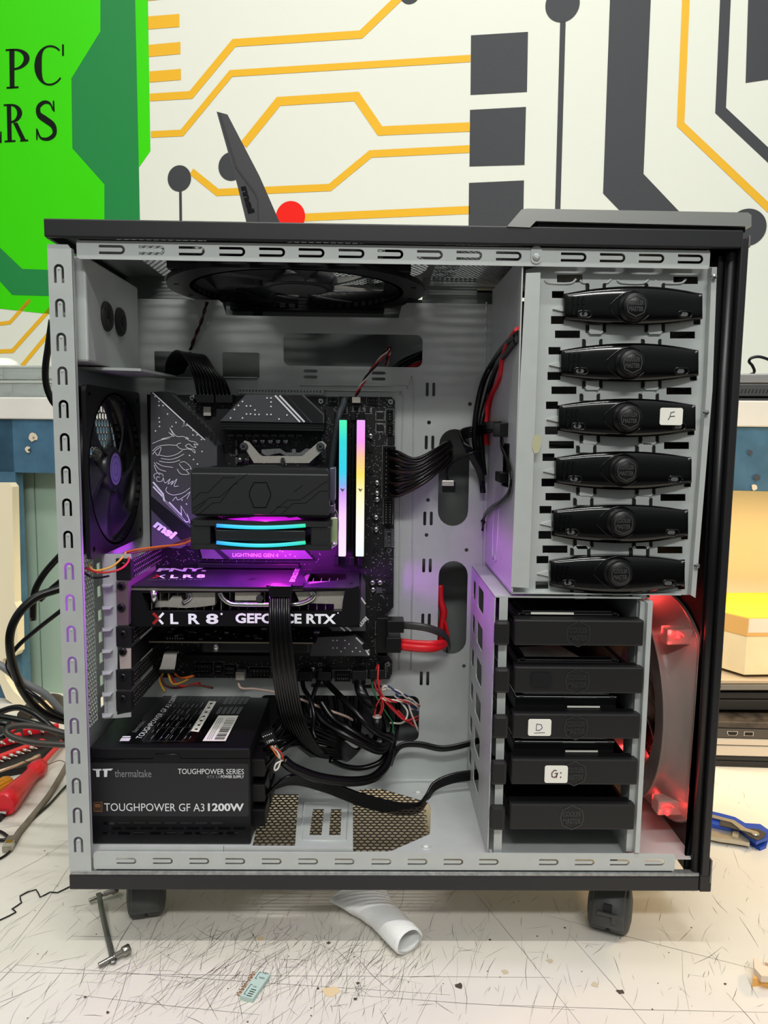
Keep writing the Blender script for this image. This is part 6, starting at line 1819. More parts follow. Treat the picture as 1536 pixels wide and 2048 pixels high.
# sleeved header lead with its plug marked 1394
def p1394(t):
    c = A(538, 1476, 0.03); ux = V((0.88, 0, 0.36)); uz = V((-0.36, 0, 0.88))
    mb = MB(); mb.use(BLACKS).obox(c - ux * 0.0062 - uz * 0.0062, ux * 0.0125, Y3 * 0.006, uz * 0.0125, 0.0006)
    mb.use(WHITEP).text('1394', c - ux * 0.0036 - uz * 0.0048 - Y3 * 0.0004, ux * 0.0072, uz * 0.0028)
    for k in range(5): mb.disc(c + ux * (-0.0048 + 0.0022 * k) + uz * (0.0036) - Y3 * 0.0003, 0.0006, -Y3, 6)
    mb.build('plug', None, t)
    mb = MB()
    for k, (m_, dx) in enumerate(((ORG, 0), (WHT, 3), (REDW, 6), (WHT, -3), (GRN, -1))):
        mb.use(m_).tube([A(541 + 3 * k, 1492, 0.033), A(549 + dx + 3 * k, 1504, 0.034 + 0.001 * k), A(556 + 1.5 * k + dx, 1514, 0.036), A(568, 1522, 0.04)], 0.0009, 6, 4)
    mb.use(WHT).tube([A(566, 1520, 0.038), A(552, 1528, 0.036), A(549, 1540, 0.036), A(556, 1537, 0.036), A(562, 1520, 0.038)], 0.0009, 6, 5)
    mb.build('thin_wires', None, t)
cable('header_lead', 'black sleeved lead with a plug marked 1394 and bare coloured wires', [[A(566, 1520, 0.042), A(590, 1538, 0.045), A(640, 1556, 0.055), A(700, 1563, 0.07), A(745, 1556, 0.09), A(772, 1530, 0.11), A(782, 1495, 0.13), A(790, 1455, 0.15)]], 0.0052, CABLE, ends=[p1394])
# flat drive leads from the supply across the floor to the cage
cable('flat_power_cable', 'flat black ribbon of wires crossing the tower floor to the drive cage', [[V((px1 + 0.010, 0.05 + 0.0026 * i, 0.083)), A(580 + i, 1552 + 3 * i, 0.05 + 0.002 * i), A(650, 1562 + 4 * i, 0.07), A(720, 1588 + 4.2 * i, 0.082), A(790, 1606 + 4 * i, 0.093), A(834, 1608 + 3.2 * i, 0.102), A(852, 1592 + 2.6 * i, 0.115), A(868, 1566 + 2.8 * i, 0.125), A(905, 1549 + 3 * i, 0.13), A(958, 1541 + 3 * i, 0.135)] for i in range(6)], 0.0018, CABLE)
cable('upper_flat_cable', 'flat black lead curving from the wires to the drive cage wall', [[A(780, 1532, 0.13), A(790, 1505, 0.135), A(806, 1490, 0.138), A(840, 1489, 0.14), A(880, 1497, 0.14), A(915, 1493, 0.14), A(958, 1481, 0.142)]], 0.004, CABLE, flat=(0.0038, 0.0016), up=Z3)
cable('thin_cable', 'thin black lead drooping below the loose wires', [[A(660, 1520, 0.11), A(690, 1533, 0.115), A(725, 1536, 0.12), A(760, 1524, 0.125), A(776, 1500, 0.135)]], 0.003, CABLE)
# fan leads
cable('top_fan_lead', 'thin red, black and white lead from the board up into the long tray slot', twist([A(711, 797, 0.147), A(720, 775, 0.140), A(745, 738, 0.138), A(770, 706, 0.142), A(779, 696, 0.15), A(778, 706, 0.168), A(773, 732, 0.178)], 3, 0.001, None, 0.0012), 0.0009, [REDW, CABLE, WHT], sub=1, seg=6, ends=[plug((704, 794), (721, 806), 0.143, 0.152, mat('off_white_plug', (170, 164, 152)))])
cable('brown_fan_lead', 'thin brown lead hanging from the large top fan', twist([A(414, 604, 0.15), A(408, 626, 0.15), A(398, 655, 0.155), A(386, 684, 0.16), A(379, 706, 0.168)], 2, 0.001, None, 0.0010), 0.0010, [BRN, CABLE], sub=1, seg=6)
cable('rear_fan_lead', 'thin yellow, red and black wires below the rear fan', [[A(176, 1128, 0.022), A(190, 1141, 0.02), A(222, 1134, 0.025), A(242, 1118, 0.04), A(252, 1104, 0.06)], [A(170, 1136, 0.022), A(200, 1145, 0.018), A(236, 1140, 0.02), A(256, 1124, 0.035), A(258, 1108, 0.055)], [A(168, 1146, 0.02), A(190, 1156, 0.02), A(218, 1152, 0.03)], [A(254, 1104, 0.06), A(275, 1099, 0.06), A(320, 1093, 0.06), A(360, 1089, 0.055), A(384, 1080, 0.05)], [A(256, 1106, 0.06), A(282, 1103, 0.07), A(330, 1094, 0.07), A(384, 1075, 0.06)]], 0.0010, [YELW, REDW, CABLE, ORG, BRN])
cable('rear_slot_leads', 'black and red leads behind the long slot in the tray', [[A(786, 738, 0.178), A(808, 722, 0.18), A(846, 706, 0.182)], [A(800, 738, 0.182), A(825, 720, 0.185), A(848, 714, 0.185)], [A(815, 738, 0.19), A(832, 731, 0.19), A(850, 725, 0.192)]], 0.0032, [CABLE, CABLE, REDC])
cable('cooler_lead', 'braided dark lead running behind the left memory module', [[A(690, 797, 0.146), A(686, 812, 0.138), A(678, 832, 0.13), A(670, 880, 0.132), A(664, 930, 0.135), A(660, 970, 0.14)]], 0.0038, mat('braided_dark_sleeve', (48, 54, 56), 0.5, bump=0.6, bscale=900), ends=[plug((684, 793), (698, 800), 0.142, 0.152)])

# ================================================================== THINGS ON THE BENCH, RIGHT
# laptops pushed into the right opening of the hutch
PUT = mat('laptop_grey', (122, 120, 118), 0.4, 0.5); LBK = mat('laptop_black', (30, 30, 32), 0.45); WORN = mat('worn_dark_lid', (74, 66, 60), 0.5, mott=0.7, mscale=70); LSI = mat('laptop_silver', (204, 196, 186), 0.35, 0.5)
PORT = mat('port_dark', (8, 8, 8), 0.6)
YLP = 0.40
def slab(name, label, ytop, ybot, x0, tilt, m, mtop, d=0.2, extra=None, yoff=0.0):
    """a closed laptop: its front edge is read between two heights at its left end"""
    Y = YLP + yoff
    a = at(x0, ybot, Y); b = at(x0, ytop, Y); a.z = max(a.z, TABZ + 0.0004)
    ux = V((math.cos(tilt), math.sin(tilt) , 0)); uy = V((-ux.y, ux.x, 0))
    o = V((a.x, Y, a.z))
    t = thing('laptop', label, 'laptop', tuple(o), 'laptops stacked at the right')
    h = b.z - a.z
    mb = MB(); mb.obox(o, ux * 0.28, uy * d, Z3 * (h * 0.58), 0.0015); ba = mb.build('base', m, t)
    mb = MB(); mb.obox(o + Z3 * (h * 0.62), ux * 0.28, uy * d, Z3 * (h * 0.38), 0.0015); mb.build('screen_lid', mtop, t)
    if extra: extra(ba, o, ux, h)
    return o, h
def usb(ba, o, ux, h):
    mb = MB(); c = o + ux * 0.014 + Z3 * (h * 0.36) - Y3 * 0.0006
    mb.use(PORT).plate(rrect(-0.004, -0.0012, 0.004, 0.0012, 0.0012), [], c, ux, Z3, Y3 * 0.002); mb.build('port', None, ba)
def ports(ba, o, ux, h):
    f = lambda a, pp, m_: None
    for dx, kind in ((0.004, 0), (0.034, 1), (0.058, 2)):
        c = o + ux * dx + Z3 * (h * 0.30) - Y3 * 0.0006
        mb = MB()
        if kind == 1: P = [(-0.0068, 0.0026), (0.0068, 0.0026), (0.0068, -0.0004), (0.0048, -0.0026), (-0.0048, -0.0026), (-0.0068, -0.0004)]
        elif kind == 2: P = [(-0.006, 0.0026), (0.006, 0.0026), (0.006, -0.0026), (-0.006, -0.0026)]
        else: P = rrect(-0.004, -0.0013, 0.004, 0.0013, 0.0013)
        mb.use(LSI).plate([(a * 1.16, b * 1.25) for a, b in P], [], c, ux, Z3, Y3 * 0.002)
        mb.use(PORT).plate(P, [], c - Y3 * 0.0003, ux, Z3, Y3 * 0.002)
        mb.build('port', None, ba)
zb0 = atz(1500, 1556).z
xl0 = 1418
slab('laptop', 'black scuffed laptop at the bottom of the stack right of the tower', 1512, 1566, xl0, -0.06, LBK, LBK, 0.14)
slab('laptop', 'silver laptop second from the bottom of the stack right of the tower', 1476, 1511, xl0, -0.05, LSI, LSI, 0.14)
slab('laptop', 'dark worn laptop with two edge ports in the middle of the stack', 1443, 1475, xl0, -0.05, mat('laptop_brown_grey', (70, 66, 63), 0.45), WORN, 0.14, ports)
slab('laptop', 'black laptop above the worn one in the stack right of the tower', 1384, 1420, xl0, 0.0, LBK, LBK, 0.13, yoff=0.03)
slab('laptop', 'grey laptop at the top of the stack under the cardboard box', 1360, 1381, xl0, 0.02, PUT, mat('laptop_tan_lid', (176, 160, 140), 0.45, 0.2), 0.14, usb, yoff=0.02)
# cardboard box; the yellow of warm lamplight is painted on its lid
CARD = mat('cream_cardboard', (222, 206, 172), 0.6, mott=0.06, mscale=40); CARDW = mat('white_cardboard', (206, 200, 190), 0.6); LITLID = mat('lamplit_lid', (240, 212, 60), 0.5); TAN = mat('tan_cardboard', (204, 160, 96), 0.6)
Yb = 0.43
c0 = at(1488, 1350, Yb)                                  # near lower corner
ux = V((0.995, 0.06, 0)).normalized(); ul = V((-0.50, 0.86, 0)).normalized()
lt = at(1503, 1236, Yb).z; lm = at(1500, 1273, Yb).z
bx = thing('cardboard_box', 'small cream cardboard box with a lid coloured by lamplight on the laptop stack', 'box', tuple(c0))
mb = MB(); mb.use(CARD).obox(c0, ux * 0.22, ul * 0.19, Z3 * (lm - c0.z + 0.004), 0.0008); mb.build('box_body', None, bx)
q = c0 - ux * 0.001 - ul * 0.001; q.z = lm
mb = MB(); mb.use(TAN).obox(q, ux * 0.222, ul * 0.193, Z3 * (lt - lm), 0.0008)
mb.use(LITLID).obox(q + Z3 * (lt - lm) + ux * 0.0005 + ul * 0.0005, ux * 0.221, ul * 0.192, Z3 * 0.0008)
mb.use(CARDW).obox(q + Z3 * 0.006 - ul * 0.0003 + ux * 0.002, ux * 0.22, ul * 0.0004, Z3 * (lt - lm - 0.007))
mb.build('lid', None, bx)
# grey laptop on the ledge, and its cable
zl = zt
lo = hp(1470, 804, 0.02); lo.z = zl
t = thing('closed_laptop', 'grey closed laptop with a vented edge on the white ledge at right', 'laptop', tuple(lo))
def hz(py): return hp(1500, py, 0.02).z
mb = MB(); mb.use(LBK).obox(lo, wu * 0.26, WN * 0.18, Z3 * (hz(795) - zl), 0.002); mb.build('rubber_base', None, t)
mb = MB(); mb.use(mat('laptop_dark_grey', (72, 74, 76), 0.4, 0.3)).obox(V((lo.x, lo.y, hz(791))), wu * 0.26, WN * 0.18, Z3 * (hz(765) - hz(791)), 0.002)
mb.use(PORT)
for k in range(34):
    c = V((lo.x, lo.y, hz(785))) + wu * (0.012 + 0.005 * k) - WN * 0.0004
    mb.face([c, c + wu * 0.0016, c + wu * 0.0034 + Z3 * 0.006, c + wu * 0.0018 + Z3 * 0.006])
mb.build('vented_body', None, t)
mb = MB(); mb.use(mat('laptop_light_grey', (150, 151, 152), 0.35, 0.5)).obox(V((lo.x, lo.y, hz(764))), wu * 0.26, WN * 0.18, Z3 * (hz(745) - hz(764)), 0.002); mb.build('screen_lid', None, t)
mb = MB()
mb.tube([hp(a, b, 0.06) for a, b in ((1522, 745), (1534, 737), (1530, 724), (1523, 715), (1530, 707), (1550, 706), (1580, 720), (1590, 744))], 0.0022, 8, 5)
tag(mb.build('loose_cable', CABLE), 'thin black cable loop lying on the grey laptop on the ledge', 'cable')
# folding utility knife
KB = mat('knife_blue', (30, 72, 176), 0.35, 0.2); KS = mat('knife_steel', (196, 188, 172), 0.32, 0.8)
kn = thing('folding_knife', 'blue and steel folding utility knife lying right of the tower', 'knife', tuple(atz(1470, 1680)))
g = lambda a, b, z: atz(a, b, TABZ + z)
def kslab(pp, z0, z1, m, name, par=kn, b=0.0006):
    mb = MB(); mb.use(m).prism([g(x, y, z0) for x, y in pp], Z3 * (z1 - z0))
    return mb.build(name, None, par)
kslab([(1395, 1660), (1440, 1668), (1480, 1678), (1500, 1690), (1520, 1702), (1532, 1697), (1536, 1684), (1520, 1672), (1490, 1676), (1440, 1655), (1395, 1650)], 0.0, 0.004, KB, 'lower_scale')
bl = kslab([(1395, 1652), (1432, 1660), (1470, 1665), (1497, 1680), (1499, 1693), (1470, 1688), (1440, 1684), (1395, 1674)], 0.0042, 0.009, KS, 'blade_holder')
kslab([(1466, 1664), (1478, 1667), (1476, 1678), (1464, 1675)], 0.0092, 0.0115, KS, 'thumb_stud')
up_ = kslab([(1395, 1622), (1440, 1632), (1470, 1640), (1490, 1652), (1520, 1654), (1540, 1668), (1536, 1680), (1512, 1690), (1494, 1676), (1478, 1663), (1450, 1660), (1395, 1648)], 0.0095, 0.0135, KB, 'upper_scale')
kslab([(1440, 1637), (1470, 1645), (1490, 1658), (1518, 1660), (1532, 1668), (1528, 1676), (1514, 1682), (1498, 1674), (1482, 1662), (1440, 1652)], 0.0137, 0.0150, mat('knife_dark_inlay', (64, 58, 54), 0.5), 'inlay', up_)
kslab([(1398, 1624), (1468, 1642), (1492, 1658), (1516, 1666), (1510, 1670), (1480, 1660), (1462, 1646), (1398, 1630)], 0.0152, 0.0164, KS, 'pocket_clip', up_)
mb = MB(); c = g(1510, 1668, 0.0152); mb.lathe([(0, 0.002), (0.0042, 0.002), (0.005, 0.0008), (0.005, 0), (0, 0)], c, Z3, 20); mb.use(PORT); mb.mats.insert(0, KS)
mb.build('pivot', None, up_)
# pale plastic clip at the right edge
PALE = mat('pale_beige_plastic', (214, 196, 176), 0.5); CORK = mat('ochre_sponge', (226, 170, 92), 0.7)
pc = thing('plastic_clip', 'pale beige plastic clip at the right edge of the bench', 'clip', tuple(atz(1545, 1975)))
mb = MB()
for pp in ([(1506, 1914), (1512, 1914), (1526, 1930), (1560, 1942), (1560, 1955), (1522, 1952), (1508, 1936)], [(1530, 1918), (1560, 1914), (1560, 1936), (1529, 1924)]):
    mb.prism([g(x, y + 12, 0.008) for x, y in pp], Z3 * 0.006)
mb.build('jaw', PALE, pc)
mb = MB(); mb.prism([g(x, y, 0.0) for x, y in ((1504, 1974), (1520, 1972), (1560, 1985), (1560, 1958), (1512, 1956))], Z3 * 0.008); mb.build('pad', CORK, pc, 'ochre pad')

# ================================================================== THINGS ON THE BENCH, FRONT
# foam sleeve: a squashed tube, wide at the back and open at the front
FOAM = mat('white_foam', (232, 232, 230), 0.6, bump=0.5, bscale=700)
nt = FOAM.node_tree; p_ = nt.nodes['Principled BSDF']; p_.inputs['Subsurface Weight'].default_value = 0.25; p_.inputs['Subsurface Radius'].default_value = (0.01, 0.01, 0.01)
st = [((703, 1800), 0.027, 0.008), ((726, 1818), 0.026, 0.011), ((752, 1842), 0.0195, 0.012), ((768, 1858), 0.0165, 0.0125), ((788, 1878), 0.0165, 0.013), ((806, 1896), 0.0165, 0.013), ((818, 1908), 0.0155, 0.0125)]
ax = (atz(818, 1908) - atz(722, 1812)); ax.z = 0; ax.normalize(); sd = V((-ax.y, ax.x, 0))
sp = []
for i in range(25):
    t = i / 24 * (len(st) - 1); k = min(len(st) - 2, int(t)); f = t - k; f = f * f * (3 - 2 * f)
    c = atz(*st[k][0]).lerp(atz(*st[k + 1][0]), t - k); sp.append((c, st[k][1] * (1 - f) + st[k + 1][1] * f, st[k][2] * (1 - f) + st[k + 1][2] * f))
random.seed(9)
mb = MB(); rows_ = []
for shell in (0, 1):
    rr_ = []
    for i, (c, a, h) in enumerate(sp):
        ring = []
        for k in range(28):
            t = 2 * PI * k / 28
            wob = 1 + 0.05 * math.sin(3 * t + i * 0.12) + 0.02 * math.sin(5 * t - i * 0.2)
            aa, hh = (a - 0.0022 * shell) * wob, (h - 0.0022 * shell) * (1 + 0.03 * math.sin(2 * t + 0.2 * i))
            skew = 0
            ring.append(mb.v(c + sd * (aa * math.cos(t)) + Z3 * (h + 0.0006 + hh * math.sin(t)) + ax * skew))
        rr_.append(ring)
    rows_.append(rr_)
    for i in range(len(rr_) - 1):
        for k in range(28): mb._f([rr_[i][k], rr_[i][(k + 1) % 28], rr_[i + 1][(k + 1) % 28], rr_[i + 1][k]], True)
for i in (0, -1):
    for k in range(28): mb._f([rows_[0][i][k], rows_[0][i][(k + 1) % 28], rows_[1][i][(k + 1) % 28], rows_[1][i][k]], True)
tag(mb.build('foam_sleeve', FOAM), 'crumpled white foam sleeve lying in front of the tower', 'foam packing')
# header adapter block with gold pins
hb = thing('header_adapter', 'small pale green pin adapter block with gold pins, front of the bench', 'connector', tuple(atz(515, 1985)))
PG = mat('pale_green_plastic', (176, 196, 188), 0.5)
a_, b_, c_, d_ = atz(516, 1950), atz(541, 1956), atz(505, 2012), atz(480, 2000)
ex = (b_ - a_); ey = (d_ - a_); ey.z = ex.z = 0
mb = MB(); mb.use(PG).prism([a_, a_ + ex, a_ + ex + ey, a_ + ey], Z3 * 0.0042)
hbd = mb.build('block', None, hb)
mb = MB(); mb.use(mat('gold_pin', (196, 140, 90), 0.3, 0.9))
for k, f in enumerate((0.04, 0.16, 0.28, 0.52, 0.64, 0.76, 0.88)):
    for z in (0.001, 0.003): mb.cyl(a_ + ey * f + Z3 * z, a_ + ey * f + Z3 * z - ex.normalized() * 0.0052, 0.00035, seg=6)
mb.build('pins', None, hb)
mb = MB(); mb.use(mat('green_black_print', (40, 64, 56), 0.5)); zt_ = Z3 * 0.0045
P = lambda u, v: a_ + ex * u + ey * v + zt_
mb.text('PLED+', P(0.42, 0.06), ex * 0.46, -ey * 0.06, bold=0.01); mb.text('PLED-', P(0.42, 0.26), ex * 0.46, -ey * 0.06)
mb.text('+5V', P(0.42, 0.62), ex * 0.3, -ey * 0.06)
for v in (0.70, 0.78, 0.86, 0.94): mb.stroke([P(0.42, v), P(0.82, v)], 0.0009, Z3)
for v0, v1 in ((0.04, 0.30), (0.54, 0.92)): mb.stroke([P(0.34, v0), P(0.2, v0), P(0.2, v1), P(0.34, v1)], 0.0005, Z3)
mb.build('block_print', None, hbd)
# slot strap with two captive screws
sb = thing('screw_strap', 'bent metal strap with a thumbscrew at each end, left front of the tower', 'bracket', tuple(atz(215, 1870)))
mb = MB()
f0 = [g(197, 1786, 0.012), g(204, 1822, 0.009), g(214, 1868, 0.0045), g(222, 1900, 0.004), g(227, 1926, 0.003)]
mb.tube(f0, 0.002, 8, 5, flat=(0.0006, 0.0026), up=Z3); mb.build('strap', mat('dark_chrome', (120, 118, 114), 0.25, 0.7), sb)
def tscrew(p, q, r):
    p, q = V(p), V(q); n = (q - p).normalized(); L = (q - p).length
    mb = MB(); prof = [(0, 0)]
    for k in range(12): prof += [(r * 0.42, L * 0.45 * k / 12), (r * 0.55, L * 0.45 * (k + 0.5) / 12)]
    prof += [(r * 0.45, L * 0.45), (r * 0.45, L * 0.5), (r * 0.62, L * 0.52), (r * 0.62, L * 0.72), (r * 0.9, L * 0.76), (r, L * 0.78), (r, L * 0.97), (r * 0.85, L), (0, L)]
    mb.lathe(prof, p, n, 18); mb.build('thumbscrew', mat('nickel_screw', (150, 146, 140), 0.25, 1.0), sb)
tscrew(g(197, 1931, 0.003), g(260, 1896, 0.0068), 0.0046)
tscrew(g(178, 1802, 0.004), g(236, 1776, 0.008), 0.0042)
# bent black wire
mb = MB()
mb.tube([g(a, b, 0.0012) for a, b in ((-20, 1850), (0, 1840), (32, 1824), (24, 1818), (43, 1805), (40, 1792), (72, 1779), (80, 1794), (100, 1784), (115, 1785), (140, 1773), (170, 1762))], 0.0007, 8, 2)
tag(mb.build('bent_wire', CABLE), 'zigzag of thin black wire lying left of the tower', 'wire')

# ================================================================== THINGS ON THE BENCH, LEFT
# network lead with its clear plug, and a thin black lead beside it
GREYC = mat('grey_network_cable', (112, 102, 92), 0.45)
t = thing('network_cable', 'grey network cable with a clear plug at the left edge', 'cable', tuple(atz(60, 1640)))
mb = MB(); mb.tube([g(a, b, z) for a, b, z in ((200, 1420, 0.006), (160, 1480, 0.005), (128, 1540, 0.004), (98, 1590, 0.004), (60, 1638, 0.004), (38, 1664, 0.005), (26, 1684, 0.006))], 0.0036, 12, 5); mb.build('cord', GREYC, t)
d = (g(6, 1722, 0.005) - g(26, 1684, 0.005)).normalized(); sdd = d.cross(Z3)
o = g(26, 1682, 0.0015)
mb = MB(); mb.obox(o - sdd * 0.0055, sdd * 0.011, d * 0.010, Z3 * 0.008, 0.001); mb.build('boot', GREYC, t)
mb = MB(); mb.use(mat('clear_plug', (226, 218, 200), 0.15, trans=0.7)).obox(o - sdd * 0.0055 + d * 0.0102, sdd * 0.011, d * 0.014, Z3 * 0.0075, 0.0006)
mb.use(mat('gold_contact', (150, 116, 40), 0.35, 0.6)).obox(o - sdd * 0.004 + d * 0.0108 + Z3 * 0.0076, sdd * 0.008, d * 0.006, Z3 * 0.0004); mb.build('clear_plug', None, t, 'clear plug with gold panel')
mb = MB(); mb.tube([g(a, b, 0.002) for a, b in ((180, 1530, ), (134, 1570), (100, 1607), (62, 1642), (38, 1672), (22, 1700), (2, 1716), (-20, 1722))], 0.0014, 8, 5)
tag(mb.build('thin_lead', CABLE), 'thin black lead running along under the grey network cable', 'cable')
mb = MB(); mb.tube([g(a, b, 0.003) for a, b in ((-20, 1660), (0, 1663), (14, 1672), (16, 1676), (8, 1680), (-20, 1680))], 0.002, 8, 5)
tag(mb.build('looped_lead', CABLE), 'black double lead looping in at the left edge below the plug', 'cable')
uc = thing('usb_plug', 'black and silver plug at the left edge beside the red screwdriver', 'plug', tuple(atz(5, 1630)))
mb = MB(); mb.box(*[x for x in (g(-30, 1634, 0).x, g(12, 1634, 0).x, g(0, 1645, 0).y, g(0, 1628, 0).y, TABZ, TABZ + 0.009)], 0.001); mb.build('plug_body', BLACKS, uc)
mb = MB(); mb.box(g(2, 1634, 0).x, g(20, 1634, 0).x, g(0, 1642, 0).y, g(0, 1630, 0).y, TABZ + 0.009, TABZ + 0.0125, 0.0006); mb.build('shell', CHROME, uc)
# screwdrivers
REDH = mat('red_screwdriver_plastic', (206, 24, 38), 0.3)
sdv = thing('screwdriver', 'red-handled screwdriver lying left of the tower', 'screwdriver', tuple(atz(60, 1575)))
def shaft(ps, rad, m, par, name, seg=12, r0=0.0):
    mb = MB(); q = [V(p) for p in ps]
    mb.tube(q, rad, seg, 1); return mb.build(name, m, par)
hp_ = [g(5, 1612, 0.016), g(15, 1602, 0.016), g(30, 1585, 0.016), g(46, 1568, 0.014), g(60, 1553, 0.013), g(68, 1545, 0.013), g(70, 1542, 0.013), g(80, 1533, 0.013)]
shaft(hp_, [0.0155, 0.0165, 0.015, 0.0125, 0.0105, 0.0105, 0.0135, 0.013], REDH, sdv, 'handle', 6)
shaft([g(78, 1534, 0.013), g(86, 1525, 0.0125), g(150, 1455, 0.011)], [0.004, 0.004, 0.004], mat('red_shaft_sleeve', (214, 44, 50), 0.35), sdv, 'shaft')
sd2 = thing('amber_screwdriver', 'amber ridged screwdriver handle at the left edge', 'screwdriver', tuple(atz(-10, 1585)))
AMB = mat('amber_plastic', (206, 136, 24), 0.25, trans=0.3)
mb = MB()
oa = g(22, 1566, 0.013); da = (g(-60, 1610, 0.013) - oa).normalized(); du = da.orthogonal().normalized(); dv = da.cross(du)
prof = [(0.0, 0.0), (0.006, 0.0), (0.0115, 0.003), (0.013, 0.008), (0.013, 0.08), (0.0, 0.08)]
rg = []
for r_, h_ in prof:
    rg.append([mb.v(oa + da * h_ + (du * math.cos(2 * PI * k / 48) + dv * math.sin(2 * PI * k / 48)) * (r_ * (1 - 0.07 * (k % 4 == 0)) + 1e-5)) for k in range(48)])
for i in range(5):
    for k in range(48): mb._f([rg[i][k], rg[i][(k + 1) % 48], rg[i + 1][(k + 1) % 48], rg[i + 1][k]])
mb.build('handle', AMB, sd2)
# driver bit case: black tray, red bit rails, bits
bc = thing('bit_case', 'open black case of screwdriver bits in red holders, left of the tower', 'tool case', tuple(atz(40, 1500)))
mb = MB(); P = [g(a, b, 0.0) for a, b in ((-60, 1568), (60, 1545), (86, 1521), (128, 1488), (110, 1465), (0, 1440), (-80, 1440))]
mb.prism(P, Z3 * 0.010); mb.build('tray', mat('case_black', (22, 22, 23), 0.5), bc)
# rails of bits
def bitrail(p0, p1, n, hgt, off):
    p0, p1 = V(p0), V(p1); d = (p1 - p0); dn_ = d.normalized(); s_ = dn_.cross(Z3)
    if s_.y > 0: s_ = -s_
    mb = MB(); mb.obox(p0, d, -s_ * 0.010, Z3 * hgt, 0.0008)
    r = mb.build('bit_rail', REDH, bc)
    mb = MB()
    for k in range(n):
        c = p0 + d * ((k + 0.5) / n) + Z3 * (hgt * 0.6)
        mb.cyl(c, c + s_ * 0.006 + dn_ * 0.002, 0.0024, seg=8); mb.cyl(c + s_ * 0.006 + dn_ * 0.002, c + s_ * 0.013 + dn_ * 0.004, 0.0010, seg=8)
    mb.build('bits', NICKEL, r)
bitrail(g(-30, 1534, 0.010), g(92, 1488, 0.010), 9, 0.007, 0)
bitrail(g(-25, 1500, 0.012), g(44, 1484, 0.012), 4, 0.013, 0)
bitrail(g(46, 1472, 0.010), g(118, 1462, 0.010), 3, 0.010, 0)
mb = MB(); mb.tube([g(-30, 1552, 0.017), g(30, 1532, 0.017), g(66, 1517, 0.017), g(70, 1515, 0.017), g(79, 1511, 0.017)], [0.0022, 0.0022, 0.0022, 0.003, 0.003], 8, 1); mb.build('extension_bar', mat('tan_metal_bar', (196, 168, 146), 0.35, 0.6), bc)
mb = MB(); mb.tube([g(-40, 1438, 0.02), g(0, 1442, 0.022), (g(26, 1452, 0.02)), g(20, 1466, 0.014)], 0.005, 8, 5); mb.build('red_grip', REDH, bc)
mb = MB(); mb.tube([g(133, 1526, 0.006), g(118, 1521, 0.006), g(92, 1530, 0.01), g(70, 1527, 0.016), g(50, 1522, 0.02), g(46, 1516, 0.02), g(50, 1511, 0.02)], 0.0005, 6, 4)
tag(mb.build('fine_wire', CABLE), 'hair-thin black wire curling over the red bit case', 'wire')
# pull tape / power brick with a label behind the cables
pb = thing('tape_dispenser', 'black and cream hand tool with a round hole behind the cables at left', 'tool', tuple(atz(90, 1440)))
mb = MB(); mb.use(mat('tool_dark', (66, 58, 50), 0.5)).tube([g(a, b, 0.012) for a, b in ((46, 1432), (60, 1416), (78, 1406), (104, 1398), (122, 1404), (125, 1416), (118, 1428))], 0.010, 10, 4)
mb.use(mat('tool_cream', (226, 196, 150), 0.5)).prism([g(a, b, 0.006) for a, b in ((60, 1432), (98, 1436), (112, 1412), (84, 1404), (68, 1412))], Z3 * 0.010)
mb.build('tool_body', None, pb)
# clear organiser boxes on the ledge
CLR = mat('clear_organiser_plastic', (226, 232, 230), 0.12, trans=0.75, ior=1.3)
def organiser(label, y0, y1, xr, k0):
    z1, z0 = hp(40, y0, k0).z, max(zl + 0.0005, hp(40, y1, k0).z)
    r = hp(xr, y1, k0); o = V((r.x, r.y, z0))
    t = thing('organiser_box', label, 'storage box', tuple(o), 'clear boxes on the ledge')
    mb = MB(); h = z1 - z0
    L, D = 0.26, 0.12
    o = o - wu * L
    mb.use(CLR)
    mb.obox(o, wu * L, WN * D, Z3 * 0.0015); mb.obox(o, wu * L, WN * 0.0015, Z3 * h * 0.8); mb.obox(o + WN * (D - 0.0015), wu * L, WN * 0.0015, Z3 * h * 0.8)
    for q in (0, L * 0.3, L * 0.62, L - 0.0015): mb.obox(o + wu * q, wu * 0.0015, WN * D, Z3 * h * 0.8)
    mb.build('tray', None, t)
    mb = MB(); mb.use(CLR).obox(o - wu * 0.001 - WN * 0.001 + Z3 * h * 0.82, wu * (L + 0.002), WN * (D + 0.002), Z3 * h * 0.18, 0.0012); mb.build('lid', None, t)
    random.seed(int(y0))
    mb = MB()
    for k in range(16):
        a = random.uniform(0.01, L - 0.02); b = random.uniform(0.01, D - 0.03)
        mb.use(random.choice((mat('tan_bits', (196, 176, 140), 0.6), mat('grey_bits', (150, 154, 158), 0.4, 0.5), WHT))).obox(o + wu * a + WN * b + Z3 * 0.002, wu * random.uniform(0.004, 0.014), WN * random.uniform(0.004, 0.014), Z3 * (h * random.uniform(0.15, 0.5)))
    tag(mb.build('small_parts', None, t), None, None, kind='stuff')
organiser('lower clear plastic organiser box of small parts on the white ledge', 758, 794, 103, 0.03)
organiser('upper clear plastic organiser box stacked on the other on the ledge', 728, 757, 84, 0.03)
cw = wl(8, 727, HY + 0.09); cw.z = hp(10, 727.5, 0.03).z  # white reflection on a clear plastic lid, modelled as a solid dome
mb = MB(); mb.lathe([(0, 0.019), (0.012, 0.018), (0.022, 0.013), (0.027, 0.006), (0.028, 0.0), (0, 0.0)], cw, Z3, 32)
tag(mb.build('reflection_dome', mat('white_reflection', (238, 238, 232), 0.4)), 'white dome drawn for the reflection on a clear lid over the organiser boxes', 'lid')
